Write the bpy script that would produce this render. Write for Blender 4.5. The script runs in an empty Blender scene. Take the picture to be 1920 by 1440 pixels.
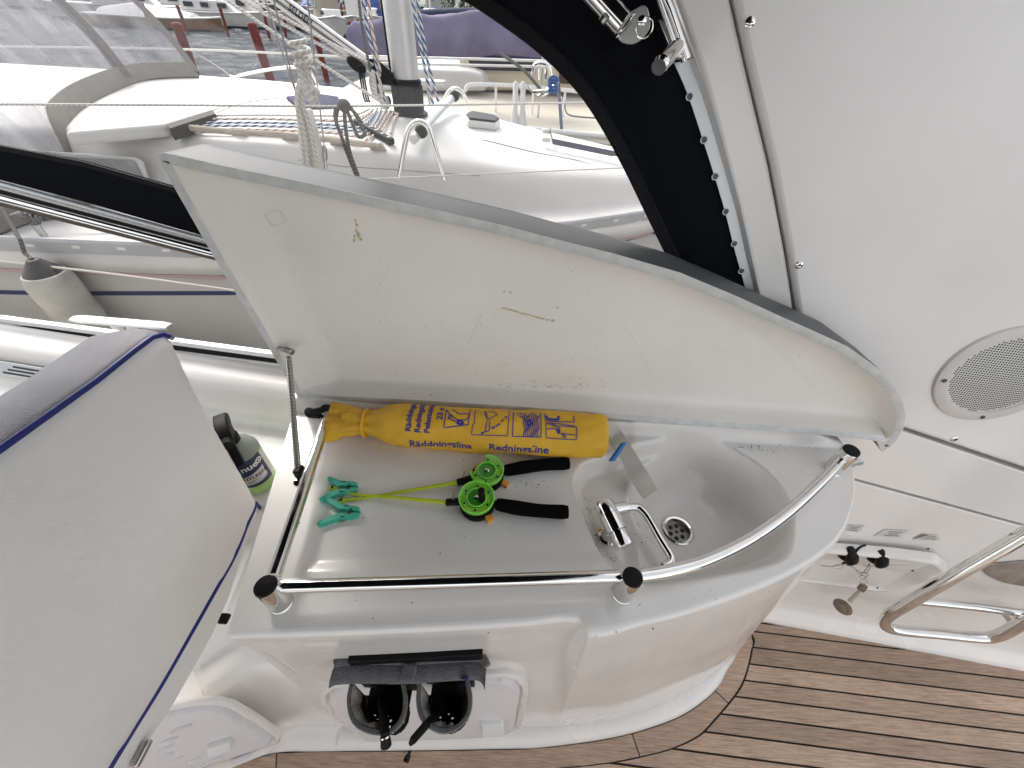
import bpy, bmesh, math, random
import numpy as np
from mathutils import Vector as V, Matrix
random.seed(7)
scene = bpy.context.scene
COL = scene.collection
rad = math.radians

# ------------------------------------------------------------------ camera
FPX, CX, CY = 745.0, 960.0, 720.0            # focal length and centre for the 1920 x 1440 photograph
CAM = V((0, 0, 1.55))
ROT = Matrix.Rotation(rad(90 - 43.3), 3, 'X') @ Matrix.Rotation(rad(3.67), 3, 'Z')
cd = bpy.data.cameras.new('camera'); cam = bpy.data.objects.new('camera', cd); COL.objects.link(cam)
cam.matrix_world = Matrix.Translation(CAM) @ ROT.to_4x4()
cd.sensor_width = 36; cd.lens = FPX / 1920 * 36; cd.clip_start = 0.02; cd.clip_end = 600
scene.camera = cam

# ------------------------------------------------------------------ light
SUN_EL, SUN_AZ = 42, math.degrees(math.atan2(-0.6, 0.8))     # azimuth measured from +Y towards +X
w = bpy.data.worlds.new('World'); scene.world = w; w.use_nodes = True
nt = w.node_tree; nt.nodes.clear()
sky = nt.nodes.new('ShaderNodeTexSky'); sky.sky_type = 'NISHITA'; sky.sun_disc = False
sky.sun_elevation = rad(SUN_EL); sky.sun_rotation = rad(SUN_AZ); sky.dust_density = 4.0; sky.air_density = 1.2
hs = nt.nodes.new('ShaderNodeHueSaturation'); hs.inputs['Saturation'].default_value = 0.14
bg = nt.nodes.new('ShaderNodeBackground'); bg.inputs['Strength'].default_value = 0.145
wo = nt.nodes.new('ShaderNodeOutputWorld')
nt.links.new(sky.outputs[0], hs.inputs['Color']); nt.links.new(hs.outputs[0], bg.inputs['Color']); nt.links.new(bg.outputs[0], wo.inputs[0])
sd = bpy.data.lights.new('sun', 'SUN'); sd.energy = 0.65; sd.angle = rad(10); sd.color = (1.0, 0.95, 0.88)
sun = bpy.data.objects.new('sun', sd); COL.objects.link(sun)
el, az = rad(SUN_EL), rad(SUN_AZ)
sdir = V((math.sin(az) * math.cos(el), math.cos(az) * math.cos(el), math.sin(el)))
sun.rotation_euler = sdir.to_track_quat('Z', 'Y').to_euler()
vs = scene.view_settings; vs.view_transform = 'Standard'; vs.look = 'None'; vs.gamma = 1; vs.use_curve_mapping = False
vs.exposure = 1.44
scene.cycles.max_bounces = 10; scene.cycles.transparent_max_bounces = 16
scene.cycles.diffuse_bounces = 6; scene.cycles.glossy_bounces = 6
scene.cycles.sample_clamp_indirect = 6

# ------------------------------------------------------------------ measuring: where a sight line meets a real surface
def ray(x, y): return ROT @ V(((x - CX) / FPX, -(y - CY) / FPX, -1.0))
def atz(x, y, z):
    d = ray(x, y); return CAM + d * ((z - CAM.z) / d.z)
def aty(x, y, Y):
    d = ray(x, y); return CAM + d * (Y / d.y)
def atp(x, y, p, n):
    d = ray(x, y); return CAM + d * ((V(p) - CAM).dot(n) / d.dot(n))
SN = V((0.122, 1, -0.175)).normalized()        # inside normal of the boat's side (window, canvas, arch), pointing outboard
SP = V((0, 0.80, 0.8))
def side(x, y, off=0.0):                       # point on the boat's side, off metres inboard
    return atp(x, y, SP - SN * off, SN)

# ------------------------------------------------------------------ mesh helpers
class MB:
    def __init__(s): s.v = []; s.f = []; s.uv = {}
    def add(s, vs, fs):
        o = len(s.v); s.v += [V(p) for p in vs]; s.f += [tuple(o + i for i in f) for f in fs]; return s
    def rings(s, rs, ring_closed=True, cap0=True, cap1=True, loop=False):
        n = len(rs[0]); o = len(s.v)
        for r in rs: s.v += [V(p) for p in r]
        m = len(rs); k = n if ring_closed else n - 1
        for i in range(m if loop else m - 1):
            a = o + i * n; b = o + ((i + 1) % m) * n
            for j in range(k):
                s.f.append((a + j, a + (j + 1) % n, b + (j + 1) % n, b + j))
        if ring_closed and not loop:
            if cap0: s.f.append(tuple(o + j for j in range(n))[::-1])
            if cap1: s.f.append(tuple(o + (m - 1) * n + j for j in range(n)))
        return s
    def tube(s, pts, r, seg=10, closed=False, cap=True, flat=None):
        pts = [V(p) for p in pts]; n = len(pts); rr = r if isinstance(r, (list, tuple)) else [r] * n
        tang = []
        for i in range(n):
            a = pts[(i - 1) % n] if (closed or i > 0) else pts[i]; b = pts[(i + 1) % n] if (closed or i < n - 1) else pts[i]
            t = b - a; tang.append(t.normalized() if t.length > 1e-9 else V((0, 0, 1)))
        up = V((0, 0, 1)) if abs(tang[0].z) < 0.9 else V((1, 0, 0))
        nrm = (up - tang[0] * up.dot(tang[0])).normalized(); rs = []; ln = 0; lens = []
        for i in range(n):
            if i: ln += (pts[i] - pts[i - 1]).length
            lens.append(ln)
            nrm = nrm - tang[i] * nrm.dot(tang[i])
            nrm = nrm.normalized() if nrm.length > 1e-6 else tang[i].orthogonal().normalized()
            bi = tang[i].cross(nrm)
            fx, fy = flat or (1, 1)
            rs.append([pts[i] + (nrm * math.cos(6.28318531 * j / seg) * fx + bi * math.sin(6.28318531 * j / seg) * fy) * rr[i] for j in range(seg)])
        f0 = len(s.f)
        s.rings(rs, True, cap, cap, closed)
        k = 0
        for i in range(n if closed else n - 1):
            l0 = lens[i]; l1 = lens[i + 1] if i + 1 < n else lens[i] + (pts[0] - pts[i]).length
            for j in range(seg):
                s.uv[f0 + k] = [(l0, j / seg), (l0, (j + 1) / seg), (l1, (j + 1) / seg), (l1, j / seg)]; k += 1
        return s
    def box(s, c, size, axes=None):
        c = V(c); ax = axes or (V((1, 0, 0)), V((0, 1, 0)), V((0, 0, 1))); x, y, z = [ax[i] * size[i] / 2 for i in range(3)]
        p = [c + x * a + y * b + z * d for d in (-1, 1) for b in (-1, 1) for a in (-1, 1)]
        return s.add(p, [(0, 2, 3, 1), (4, 5, 7, 6), (0, 1, 5, 4), (2, 6, 7, 3), (0, 4, 6, 2), (1, 3, 7, 5)])
    def prism(s, poly, vec):
        n = len(poly); a = [V(p) for p in poly]; b = [p + V(vec) for p in a]
        return s.add(a + b, [tuple(range(n))[::-1], tuple(range(n, 2 * n))] + [(i, (i + 1) % n, n + (i + 1) % n, n + i) for i in range(n)])
    def lathe(s, prof, o, axis=(0, 0, 1), seg=20, cap0=True, cap1=True, arc=None):
        a = V(axis).normalized(); x = a.orthogonal().normalized(); y = a.cross(x); o = V(o); rs = []
        for r, h in prof:
            rs.append([o + a * h + (x * math.cos(6.28318531 * j / seg) + y * math.sin(6.28318531 * j / seg)) * max(r, 1e-5) for j in range(seg)])
        return s.rings(rs, True, cap0, cap1)
    def ball(s, c, r, seg=12, n=8, ax=None):
        c = V(c); r = r if isinstance(r, (list, tuple)) else (r, r, r); ax = ax or (V((1, 0, 0)), V((0, 1, 0)), V((0, 0, 1))); rs = []
        for i in range(n + 1):
            t = math.pi * i / n; q = max(math.sin(t), 1e-3)
            rs.append([c + ax[0] * (r[0] * q * math.cos(6.28318531 * j / seg)) + ax[1] * (r[1] * q * math.sin(6.28318531 * j / seg)) - ax[2] * (r[2] * math.cos(t)) for j in range(seg)])
        return s.rings(rs)
    def grid(s, rows): return s.rings(rows, False)
    def strip(s, pts, wvec, thick):               # a ribbon following pts, wvec its half width vector(s)
        ws = wvec if isinstance(wvec, list) else [wvec] * len(pts); rs = []
        for i, p in enumerate(pts):
            p = V(p); q = V(ws[i]); t = (V(pts[min(i + 1, len(pts) - 1)]) - V(pts[max(i - 1, 0)])).normalized(); nn = t.cross(q).normalized() * thick / 2
            rs.append([p + q + nn, p - q + nn, p - q - nn, p + q - nn])
        return s.rings(rs)

def wloc(o):
    p = V((0, 0, 0))
    while o is not None: p = p + o.location; o = o.parent
    return p
def obj(name, m, mat, parent=None, smooth=True, angle=38, bevel=0, bseg=2, sub=0, label=None, kind=None, recalc=True):
    off = wloc(parent) if parent is not None else V((0, 0, 0))
    me = bpy.data.meshes.new(name)
    me.from_pydata([tuple(p - off) for p in m.v], [], m.f)
    if m.uv:
        ul = me.uv_layers.new(name='UVMap')
        for p in me.polygons:
            u = m.uv.get(p.index)
            if u and len(u) == p.loop_total:
                for k, li in enumerate(p.loop_indices): ul.data[li].uv = u[k]
    if recalc:
        b = bmesh.new(); b.from_mesh(me); bmesh.ops.recalc_face_normals(b, faces=b.faces); b.to_mesh(me); b.free()
    if smooth:
        me.shade_smooth(); me.set_sharp_from_angle(angle=rad(angle))
    mats = mat if isinstance(mat, (list, tuple)) else [mat]
    for x in mats: me.materials.append(x)
    o = bpy.data.objects.new(name, me); COL.objects.link(o)
    if parent is not None: o.parent = parent
    if bevel:
        md = o.modifiers.new('bevel', 'BEVEL'); md.width = bevel; md.segments = bseg; md.limit_method = 'ANGLE'; md.angle_limit = rad(35)
    if sub:
        md = o.modifiers.new('sub', 'SUBSURF'); md.levels = sub; md.render_levels = sub
    if label: o['label'] = label
    if kind: o['kind'] = kind
    return o
def tag(o, label, cat, group=None):
    o['label'] = label; o['category'] = cat
    if group: o['group'] = group
    return o
def thing(name, label, cat, loc=(0, 0, 0), group=None):
    o = bpy.data.objects.new(name, None); COL.objects.link(o); o.location = V(loc); o.empty_display_size = 0.05
    return tag(o, label, cat, group)
def lerp(a, b, t): return a + (b - a) * t
def sstep(a, b, x):  # smooth step; a may lie above b
    t = np.clip((x - a) / (b - a), 0, 1); return t * t * (3 - 2 * t)
def resample(pts, n):
    p = np.array([list(q) for q in pts], float); d = np.r_[0, np.cumsum(np.linalg.norm(np.diff(p, axis=0), axis=1))]
    t = np.linspace(0, d[-1], n); return np.stack([np.interp(t, d, p[:, k]) for k in range(p.shape[1])], 1)
def spline(pts, n, closed=False):                 # Catmull-Rom through pts
    P = [V(p) for p in pts]; m = len(P); out = []
    segs = m if closed else m - 1
    for i in range(segs):
        g = (lambda k: P[k % m]) if closed else (lambda k: P[max(0, min(m - 1, k))])
        a, b, c, d = g(i - 1), g(i), g(i + 1), g(i + 2)
        for k in range(n):
            t = k / n
            out.append(((b * 2) + (c - a) * t + (a * 2 - b * 5 + c * 4 - d) * t * t + (b * 3 - a - c * 3 + d) * t ** 3) * 0.5)
    if not closed: out.append(P[-1])
    return out
def text2d(s, size=1.0, bold=0.0):                # outlines of lettering as flat triangles: (points, faces), width
    cu = bpy.data.curves.new('t', 'FONT'); cu.body = s; cu.size = size; cu.offset = bold; cu.resolution_u = 3
    t = bpy.data.objects.new('t', cu); COL.objects.link(t)
    me = bpy.data.meshes.new_from_object(t); pts = [(v.co.x, v.co.y) for v in me.vertices]; fs = [tuple(p.vertices) for p in me.polygons]
    bpy.data.objects.remove(t); bpy.data.meshes.remove(me); bpy.data.curves.remove(cu)
    return pts, fs, max([p[0] for p in pts] or [0])

# ------------------------------------------------------------------ materials
def mat(name, col, rough=0.5, metal=0.0, coat=0.0, var=0.0, vscale=8.0, bump=0.0, bscale=60.0, bdetail=4.0, spec=None, specks=0.0, trans=0.0, ior=1.45, alpha=1.0, sheen=0.0, rvar=0.0, sss=0.0, speck_scale=90.0, speck_col=(0.16, 0.13, 0.1)):
    m = bpy.data.materials.new(name); m.use_nodes = True; nt = m.node_tree; b = nt.nodes['Principled BSDF']; L = nt.links.new
    b.inputs['Base Color'].default_value = (*col, 1); b.inputs['Roughness'].default_value = rough; b.inputs['Metallic'].default_value = metal
    b.inputs['Coat Weight'].default_value = coat; b.inputs['Coat Roughness'].default_value = 0.06 if name != 'panel_gelcoat' else 0.22
    if spec is not None: b.inputs['Specular IOR Level'].default_value = spec
    b.inputs['Transmission Weight'].default_value = trans; b.inputs['IOR'].default_value = ior; b.inputs['Alpha'].default_value = alpha
    b.inputs['Sheen Weight'].default_value = sheen
    if sss: b.inputs['Subsurface Weight'].default_value = sss; b.inputs['Subsurface Radius'].default_value = (0.01, 0.01, 0.01)
    tc = nt.nodes.new('ShaderNodeTexCoord'); cur = None
    if var:
        n = nt.nodes.new('ShaderNodeTexNoise'); n.inputs['Scale'].default_value = vscale; n.inputs['Detail'].default_value = 5; L(tc.outputs['Object'], n.inputs['Vector'])
        r = nt.nodes.new('ShaderNodeMapRange'); r.inputs[1].default_value = 0.3; r.inputs[2].default_value = 0.7; r.inputs[3].default_value = 1 - var; r.inputs[4].default_value = 1 + var * 0.4
        L(n.outputs['Fac'], r.inputs[0])
        x = nt.nodes.new('ShaderNodeMix'); x.data_type = 'RGBA'; x.blend_type = 'MULTIPLY'; x.inputs[0].default_value = 1; x.inputs[6].default_value = (*col, 1)
        L(r.outputs[0], x.inputs[7]); cur = x.outputs[2]
        if rvar:
            r2 = nt.nodes.new('ShaderNodeMapRange'); r2.inputs[1].default_value = 0.3; r2.inputs[2].default_value = 0.7; r2.inputs[3].default_value = max(rough - rvar, 0.02); r2.inputs[4].default_value = rough + rvar
            L(n.outputs['Fac'], r2.inputs[0]); L(r2.outputs[0], b.inputs['Roughness'])
    if specks:                                     # specks of dirt with hard edges, in drifts
        n1 = nt.nodes.new('ShaderNodeTexVoronoi'); n1.inputs['Scale'].default_value = speck_scale; L(tc.outputs['Object'], n1.inputs['Vector'])
        n2 = nt.nodes.new('ShaderNodeTexNoise'); n2.inputs['Scale'].default_value = 9; L(tc.outputs['Object'], n2.inputs['Vector'])
        th = nt.nodes.new('ShaderNodeMath'); th.operation = 'MULTIPLY_ADD'; th.inputs[1].default_value = specks; th.inputs[2].default_value = -specks * 0.5; L(n2.outputs['Fac'], th.inputs[0])
        lt = nt.nodes.new('ShaderNodeMath'); lt.operation = 'LESS_THAN'; L(n1.outputs['Distance'], lt.inputs[0]); L(th.outputs[0], lt.inputs[1])
        x = nt.nodes.new('ShaderNodeMix'); x.data_type = 'RGBA'; x.inputs[6].default_value = (*col, 1); x.inputs[7].default_value = (*speck_col, 1)
        L(lt.outputs[0], x.inputs[0])
        if cur: L(cur, x.inputs[6])
        cur = x.outputs[2]
    if cur: L(cur, b.inputs['Base Color'])
    if bump:
        n = nt.nodes.new('ShaderNodeTexNoise'); n.inputs['Scale'].default_value = bscale; n.inputs['Detail'].default_value = bdetail; L(tc.outputs['Object'], n.inputs['Vector'])
        bp = nt.nodes.new('ShaderNodeBump'); bp.inputs['Strength'].default_value = bump; bp.inputs['Distance'].default_value = 0.01; L(n.outputs['Fac'], bp.inputs['Height']); L(bp.outputs[0], b.inputs['Normal'])
    return m
def nodes(m): return m.node_tree, m.node_tree.nodes['Principled BSDF']
GEL = mat('gelcoat', (0.80, 0.775, 0.745), 0.24, coat=0.5, var=0.05, vscale=5, rvar=0.05, bump=0.015, bscale=14, bdetail=2, specks=0.12, speck_scale=70)
GELP = mat('panel_gelcoat', (0.80, 0.78, 0.76), 0.30, coat=0.3, var=0.06, vscale=3, bump=0.8, bscale=2.6, bdetail=0.5)
GELIN = mat('lid_gelcoat', (0.79, 0.76, 0.715), 0.33, coat=0.1, var=0.05, vscale=6, rvar=0.06, bump=0.05, bscale=110, bdetail=1, specks=0.10, speck_scale=60)
GELTOP = mat('lid_top_gelcoat', (0.075, 0.08, 0.083), 0.35, coat=0.0, spec=0.10, var=0.03)
RAWEDGE = mat('raw_laminate', (0.62, 0.63, 0.62), 0.6, var=0.14, vscale=45, specks=0.25, speck_scale=140, speck_col=(0.35, 0.33, 0.3))
HATCHW = mat('hatch_plastic', (0.70, 0.68, 0.69), 0.35, var=0.03)
CHROME = mat('stainless_steel', (0.78, 0.77, 0.75), 0.09, metal=1, var=0.06, vscale=40, rvar=0.04)
STEELB = mat('brushed_steel', (0.55, 0.54, 0.52), 0.28, metal=1)
ALU = mat('anodised_aluminium', (0.62, 0.64, 0.65), 0.42, metal=0.75, var=0.06, vscale=30)
ALUW = mat('bright_aluminium', (0.80, 0.80, 0.81), 0.4, metal=0.35, var=0.05, vscale=20)
BLKP = mat('black_plastic', (0.005, 0.005, 0.006), 0.5, spec=0.2)
BLKR = mat('black_rubber', (0.008, 0.008, 0.009), 0.65, spec=0.25)
FOAM = mat('black_foam', (0.004, 0.004, 0.0045), 0.95, spec=0.08, bump=0.3, bscale=900, bdetail=2)
CANV = mat('black_canvas', (0.006, 0.007, 0.010), 0.95, bump=0.15, bscale=700, bdetail=1, spec=0.15)
CANV2 = mat('canvas_hem', (0.010, 0.010, 0.013), 0.75, bump=0.3, bscale=400, spec=0.25)
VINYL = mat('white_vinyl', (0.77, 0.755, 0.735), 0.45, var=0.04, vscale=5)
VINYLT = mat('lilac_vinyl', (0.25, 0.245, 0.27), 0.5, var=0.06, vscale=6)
PIPING = mat('blue_piping', (0.012, 0.02, 0.16), 0.4)
TEALP = mat('teal_plastic', (0.05, 0.46, 0.32), 0.38, sss=0.1, var=0.05, vscale=80)
ORANGE = mat('orange_plastic', (0.85, 0.36, 0.05), 0.4)
ROD = mat('acid_yellow_plastic', (0.50, 0.62, 0.02), 0.25, coat=0.3)
SPOOL = mat('green_clear_plastic', (0.34, 0.92, 0.08), 0.12, coat=0.5, alpha=0.40)
SPOOLD = mat('green_spool_hub', (0.08, 0.40, 0.04), 0.15, coat=0.5, alpha=0.75)
SPOOLR = mat('green_spool_rim', (0.25, 0.85, 0.12), 0.15, coat=0.5, alpha=0.9)
LINEW = mat('wound_line', (0.70, 0.66, 0.10), 0.5, bump=0.4, bscale=500)
STRAP = mat('white_webbing', (0.50, 0.475, 0.425), 0.75, bump=0.3, bscale=600, var=0.08, vscale=40, specks=0.25, speck_scale=120, speck_col=(0.35, 0.2, 0.1))
BLUEP = mat('blue_plastic', (0.02, 0.16, 0.50), 0.35)
INK = mat('blue_ink', (0.035, 0.035, 0.26), 0.6)
WPRINT = mat('white_print', (0.75, 0.75, 0.73), 0.5)
DKPRINT = mat('dark_print', (0.03, 0.03, 0.035), 0.6)
NAVY = mat('navy_label', (0.012, 0.016, 0.07), 0.35)
GREYF = mat('grey_fabric', (0.115, 0.115, 0.122), 0.9, bump=0.5, bscale=260, var=0.25, vscale=60, sheen=0.3)
GREYL = mat('light_grey_mesh', (0.36, 0.34, 0.31), 0.85, bump=0.5, bscale=300, var=0.15, vscale=80)
CORK = mat('cork', (0.23, 0.18, 0.13), 0.9, var=0.4, vscale=130, bump=0.4, bscale=160)
WIRE = mat('dull_wire', (0.35, 0.27, 0.2), 0.45, metal=0.7)
PAPER = mat('label_paper', (0.62, 0.60, 0.57), 0.6, var=0.1, vscale=60)
DARK = mat('dark_gap', (0.02, 0.018, 0.016), 0.8)
CAULK = mat('black_caulk', (0.012, 0.011, 0.011), 0.55)
def grain(name, cols, rough, scale=(3, 42, 20), rnd=0.5):
    m = mat(name, cols[1], rough); nt, b = nodes(m); L = nt.links.new
    tc = nt.nodes.new('ShaderNodeTexCoord'); mp = nt.nodes.new('ShaderNodeMapping'); oi = nt.nodes.new('ShaderNodeObjectInfo')
    mp.inputs['Scale'].default_value = scale; L(tc.outputs['Object'], mp.inputs['Vector'])
    cb = nt.nodes.new('ShaderNodeCombineXYZ'); mu = nt.nodes.new('ShaderNodeMath'); mu.operation = 'MULTIPLY'; mu.inputs[1].default_value = 40
    L(oi.outputs['Random'], mu.inputs[0]); L(mu.outputs[0], cb.inputs[0]); L(mu.outputs[0], cb.inputs[2]); L(cb.outputs[0], mp.inputs['Location'])
    n = nt.nodes.new('ShaderNodeTexNoise'); n.inputs['Scale'].default_value = 4; n.inputs['Detail'].default_value = 9; n.inputs['Roughness'].default_value = 0.72; L(mp.outputs[0], n.inputs['Vector'])
    cr = nt.nodes.new('ShaderNodeValToRGB'); e = cr.color_ramp.elements; e[0].position = 0.3; e[1].position = 0.72; e[0].color = (*cols[0], 1); e[1].color = (*cols[2], 1)
    k = e.new(0.5); k.color = (*cols[1], 1); L(n.outputs['Fac'], cr.inputs[0])
    mr = nt.nodes.new('ShaderNodeMapRange'); mr.inputs[3].default_value = 1 - rnd * 0.45; mr.inputs[4].default_value = 1 + rnd * 0.35; L(oi.outputs['Random'], mr.inputs[0])
    n3 = nt.nodes.new('ShaderNodeTexNoise'); n3.inputs['Scale'].default_value = 5; n3.inputs['Detail'].default_value = 3; L(tc.outputs['Object'], n3.inputs['Vector'])
    m3 = nt.nodes.new('ShaderNodeMapRange'); m3.inputs[1].default_value = 0.35; m3.inputs[2].default_value = 0.65; m3.inputs[3].default_value = 0.9; m3.inputs[4].default_value = 1.07; L(n3.outputs['Fac'], m3.inputs[0])
    mm = nt.nodes.new('ShaderNodeMath'); mm.operation = 'MULTIPLY'; L(mr.outputs[0], mm.inputs[0]); L(m3.outputs[0], mm.inputs[1])
    x = nt.nodes.new('ShaderNodeMix'); x.data_type = 'RGBA'; x.blend_type = 'MULTIPLY'; x.inputs[0].default_value = 1; L(cr.outputs[0], x.inputs[6]); L(mm.outputs[0], x.inputs[7]); L(x.outputs[2], b.inputs['Base Color'])
    bp = nt.nodes.new('ShaderNodeBump'); bp.inputs['Strength'].default_value = 0.35; bp.inputs['Distance'].default_value = 0.002; L(n.outputs['Fac'], bp.inputs['Height']); L(bp.outputs[0], b.inputs['Normal'])
    return m
TEAK = grain('weathered_teak', ((0.22, 0.145, 0.10), (0.415, 0.29, 0.21), (0.565, 0.425, 0.325)), 0.5, scale=(4, 70, 40), rnd=0.62)
def clear(name, tint, haze, hazecol, rough=0.05, gloss=0.08):   # clear sheet: lets light straight through, with a little milky haze and gloss
    m = bpy.data.materials.new(name); m.use_nodes = True; nt = m.node_tree; nt.nodes.clear(); L = nt.links.new
    o = nt.nodes.new('ShaderNodeOutputMaterial'); t = nt.nodes.new('ShaderNodeBsdfTransparent'); t.inputs[0].default_value = (*tint, 1)
    d = nt.nodes.new('ShaderNodeBsdfDiffuse'); d.inputs[0].default_value = (*hazecol, 1); g = nt.nodes.new('ShaderNodeBsdfGlossy'); g.inputs['Roughness'].default_value = rough
    tc = nt.nodes.new('ShaderNodeTexCoord'); mp = nt.nodes.new('ShaderNodeMapping'); mp.inputs['Scale'].default_value = (3, 3, 0.6); mp.inputs['Rotation'].default_value = (0.4, 0.6, 0.3); n = nt.nodes.new('ShaderNodeTexNoise'); n.inputs['Scale'].default_value = 2.5; n.inputs['Detail'].default_value = 4
    L(tc.outputs['Object'], mp.inputs[0]); L(mp.outputs[0], n.inputs['Vector'])
    mr = nt.nodes.new('ShaderNodeMapRange'); mr.inputs[1].default_value = 0.35; mr.inputs[2].default_value = 0.7; mr.inputs[3].default_value = haze * 0.3; mr.inputs[4].default_value = haze * 1.6; L(n.outputs['Fac'], mr.inputs[0])
    a = nt.nodes.new('ShaderNodeMixShader'); L(mr.outputs[0], a.inputs[0]); L(t.outputs[0], a.inputs[1]); L(d.outputs[0], a.inputs[2])
    c = nt.nodes.new('ShaderNodeMixShader'); c.inputs[0].default_value = gloss; L(a.outputs[0], c.inputs[1]); L(g.outputs[0], c.inputs[2]); L(c.outputs[0], o.inputs[0])
    return m
PANE = clear('window_glass', (0.95, 0.945, 0.945), 0.012, (0.8, 0.8, 0.8), gloss=0.03)
HOODPANE = clear('hood_window', (0.64, 0.64, 0.66), 0.34, (0.58, 0.58, 0.60), rough=0.15, gloss=0.06)
def ropemat(name, a, b_, k=60, tw=2, wid=0.5, rough=0.8):
    m = mat(name, a, rough); nt, b = nodes(m); L = nt.links.new
    uv = nt.nodes.new('ShaderNodeTexCoord'); sp = nt.nodes.new('ShaderNodeSeparateXYZ'); L(uv.outputs['UV'], sp.inputs[0])
    m1 = nt.nodes.new('ShaderNodeMath'); m1.operation = 'MULTIPLY'; m1.inputs[1].default_value = k; L(sp.outputs[0], m1.inputs[0])
    m2 = nt.nodes.new('ShaderNodeMath'); m2.operation = 'MULTIPLY'; m2.inputs[1].default_value = tw; L(sp.outputs[1], m2.inputs[0])
    m3 = nt.nodes.new('ShaderNodeMath'); m3.operation = 'ADD'; L(m1.outputs[0], m3.inputs[0]); L(m2.outputs[0], m3.inputs[1])
    m4 = nt.nodes.new('ShaderNodeMath'); m4.operation = 'FRACT'; L(m3.outputs[0], m4.inputs[0])
    m5 = nt.nodes.new('ShaderNodeMath'); m5.operation = 'LESS_THAN'; m5.inputs[1].default_value = wid; L(m4.outputs[0], m5.inputs[0])
    x = nt.nodes.new('ShaderNodeMix'); x.data_type = 'RGBA'; x.inputs[6].default_value = (*a, 1); x.inputs[7].default_value = (*b_, 1); L(m5.outputs[0], x.inputs[0]); L(x.outputs[2], b.inputs['Base Color'])
    bp = nt.nodes.new('ShaderNodeBump'); bp.inputs['Strength'].default_value = 0.6; bp.inputs['Distance'].default_value = 0.002; L(m4.outputs[0], bp.inputs['Height']); L(bp.outputs[0], b.inputs['Normal'])
    return m
ROPEW = ropemat('white_rope', (0.72, 0.70, 0.66), (0.52, 0.50, 0.47), 50, 2)
ROPEG = ropemat('grey_rope', (0.10, 0.10, 0.10), (0.20, 0.19, 0.18), 60, 2)
ROPEB = ropemat('blue_fleck_rope', (0.70, 0.70, 0.68), (0.05, 0.12, 0.28), 22, 2)
ROPER = ropemat('red_fleck_rope', (0.72, 0.68, 0.62), (0.35, 0.16, 0.11), 22, 2, 0.35)
SPRING = ropemat('coil_spring', (0.7, 0.68, 0.65), (0.12, 0.11, 0.10), 330, 1, 0.45, 0.3)
SPRING.node_tree.nodes['Principled BSDF'].inputs['Metallic'].default_value = 0.8

# ================================================================== SETTING OF OUR OWN BOAT
SH = V((0.122, 1, 0)).normalized()
def sw(X, z, off=0.0): return V((X, 0.80 - 0.122 * X + 0.175 * (z - 0.8), z)) - SH * off
def frame(o, ex, ey):                              # plane coordinates
    o = V(o); ex = V(ex).normalized(); n = ex.cross(V(ey)).normalized(); ey = n.cross(ex)
    return o, ex, ey, n
def to2(fr, p): d = V(p) - fr[0]; return (d.dot(fr[1]), d.dot(fr[2]))
def to3(fr, q, h=0.0): return fr[0] + fr[1] * q[0] + fr[2] * q[1] + fr[3] * h
def inset(poly, d):                                # move a closed outline inwards by d
    n = len(poly); A = sum(poly[i][0] * poly[(i + 1) % n][1] - poly[(i + 1) % n][0] * poly[i][1] for i in range(n)); sg = 1 if A > 0 else -1; out = []
    for i in range(n):
        p = V(poly[i]).to_2d(); a = V(poly[i - 1]).to_2d(); b = V(poly[(i + 1) % n]).to_2d()
        e1 = (p - a).normalized(); e2 = (b - p).normalized(); n1 = V((-e1.y, e1.x)) * sg; n2 = V((-e2.y, e2.x)) * sg
        m = n1 + n2; m = m.normalized() if m.length > 1e-6 else n1; k = min(1 / max(m.dot(n1), 0.3), 2.0)
        out.append((p.x + m.x * d * k, p.y + m.y * d * k))
    return out
def rounded(poly, r, n=4):                         # round every corner of a 2D or 3D outline
    P = [V(p) for p in poly]; m = len(P); out = []
    for i in range(m):
        p, a, b = P[i], P[i - 1], P[(i + 1) % m]; d1 = (a - p); d2 = (b - p); k = min(r, d1.length * 0.45, d2.length * 0.45)
        s, e = p + d1.normalized() * k, p + d2.normalized() * k
        for j in range(n + 1):
            t = j / n; out.append(s * (1 - t) ** 2 + p * 2 * t * (1 - t) + e * t * t)
    return out
from mathutils.geometry import delaunay_2d_cdt
def seg_dist(pts, poly):                           # distance inside a closed outline (negative outside)
    poly = np.array([[p[0], p[1]] for p in poly]); q = np.asarray(pts, float).reshape(-1, 2); best = np.full(len(q), 9.0); ins = np.zeros(len(q), bool)
    for i in range(len(poly)):
        a = poly[i]; b = poly[(i + 1) % len(poly)]; e = b - a; w_ = q - a
        t = np.clip((w_ @ e) / max(e @ e, 1e-12), 0, 1); best = np.minimum(best, np.hypot(*(w_ - t[:, None] * e).T))
        c = ((a[1] <= q[:, 1]) & (b[1] > q[:, 1])) | ((b[1] <= q[:, 1]) & (a[1] > q[:, 1]))
        with np.errstate(divide='ignore', invalid='ignore'): xx = a[0] + (q[:, 1] - a[1]) / (b[1] - a[1]) * e[0]
        ins ^= c & (q[:, 0] < xx)
    return np.where(ins, best, -best)
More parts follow.
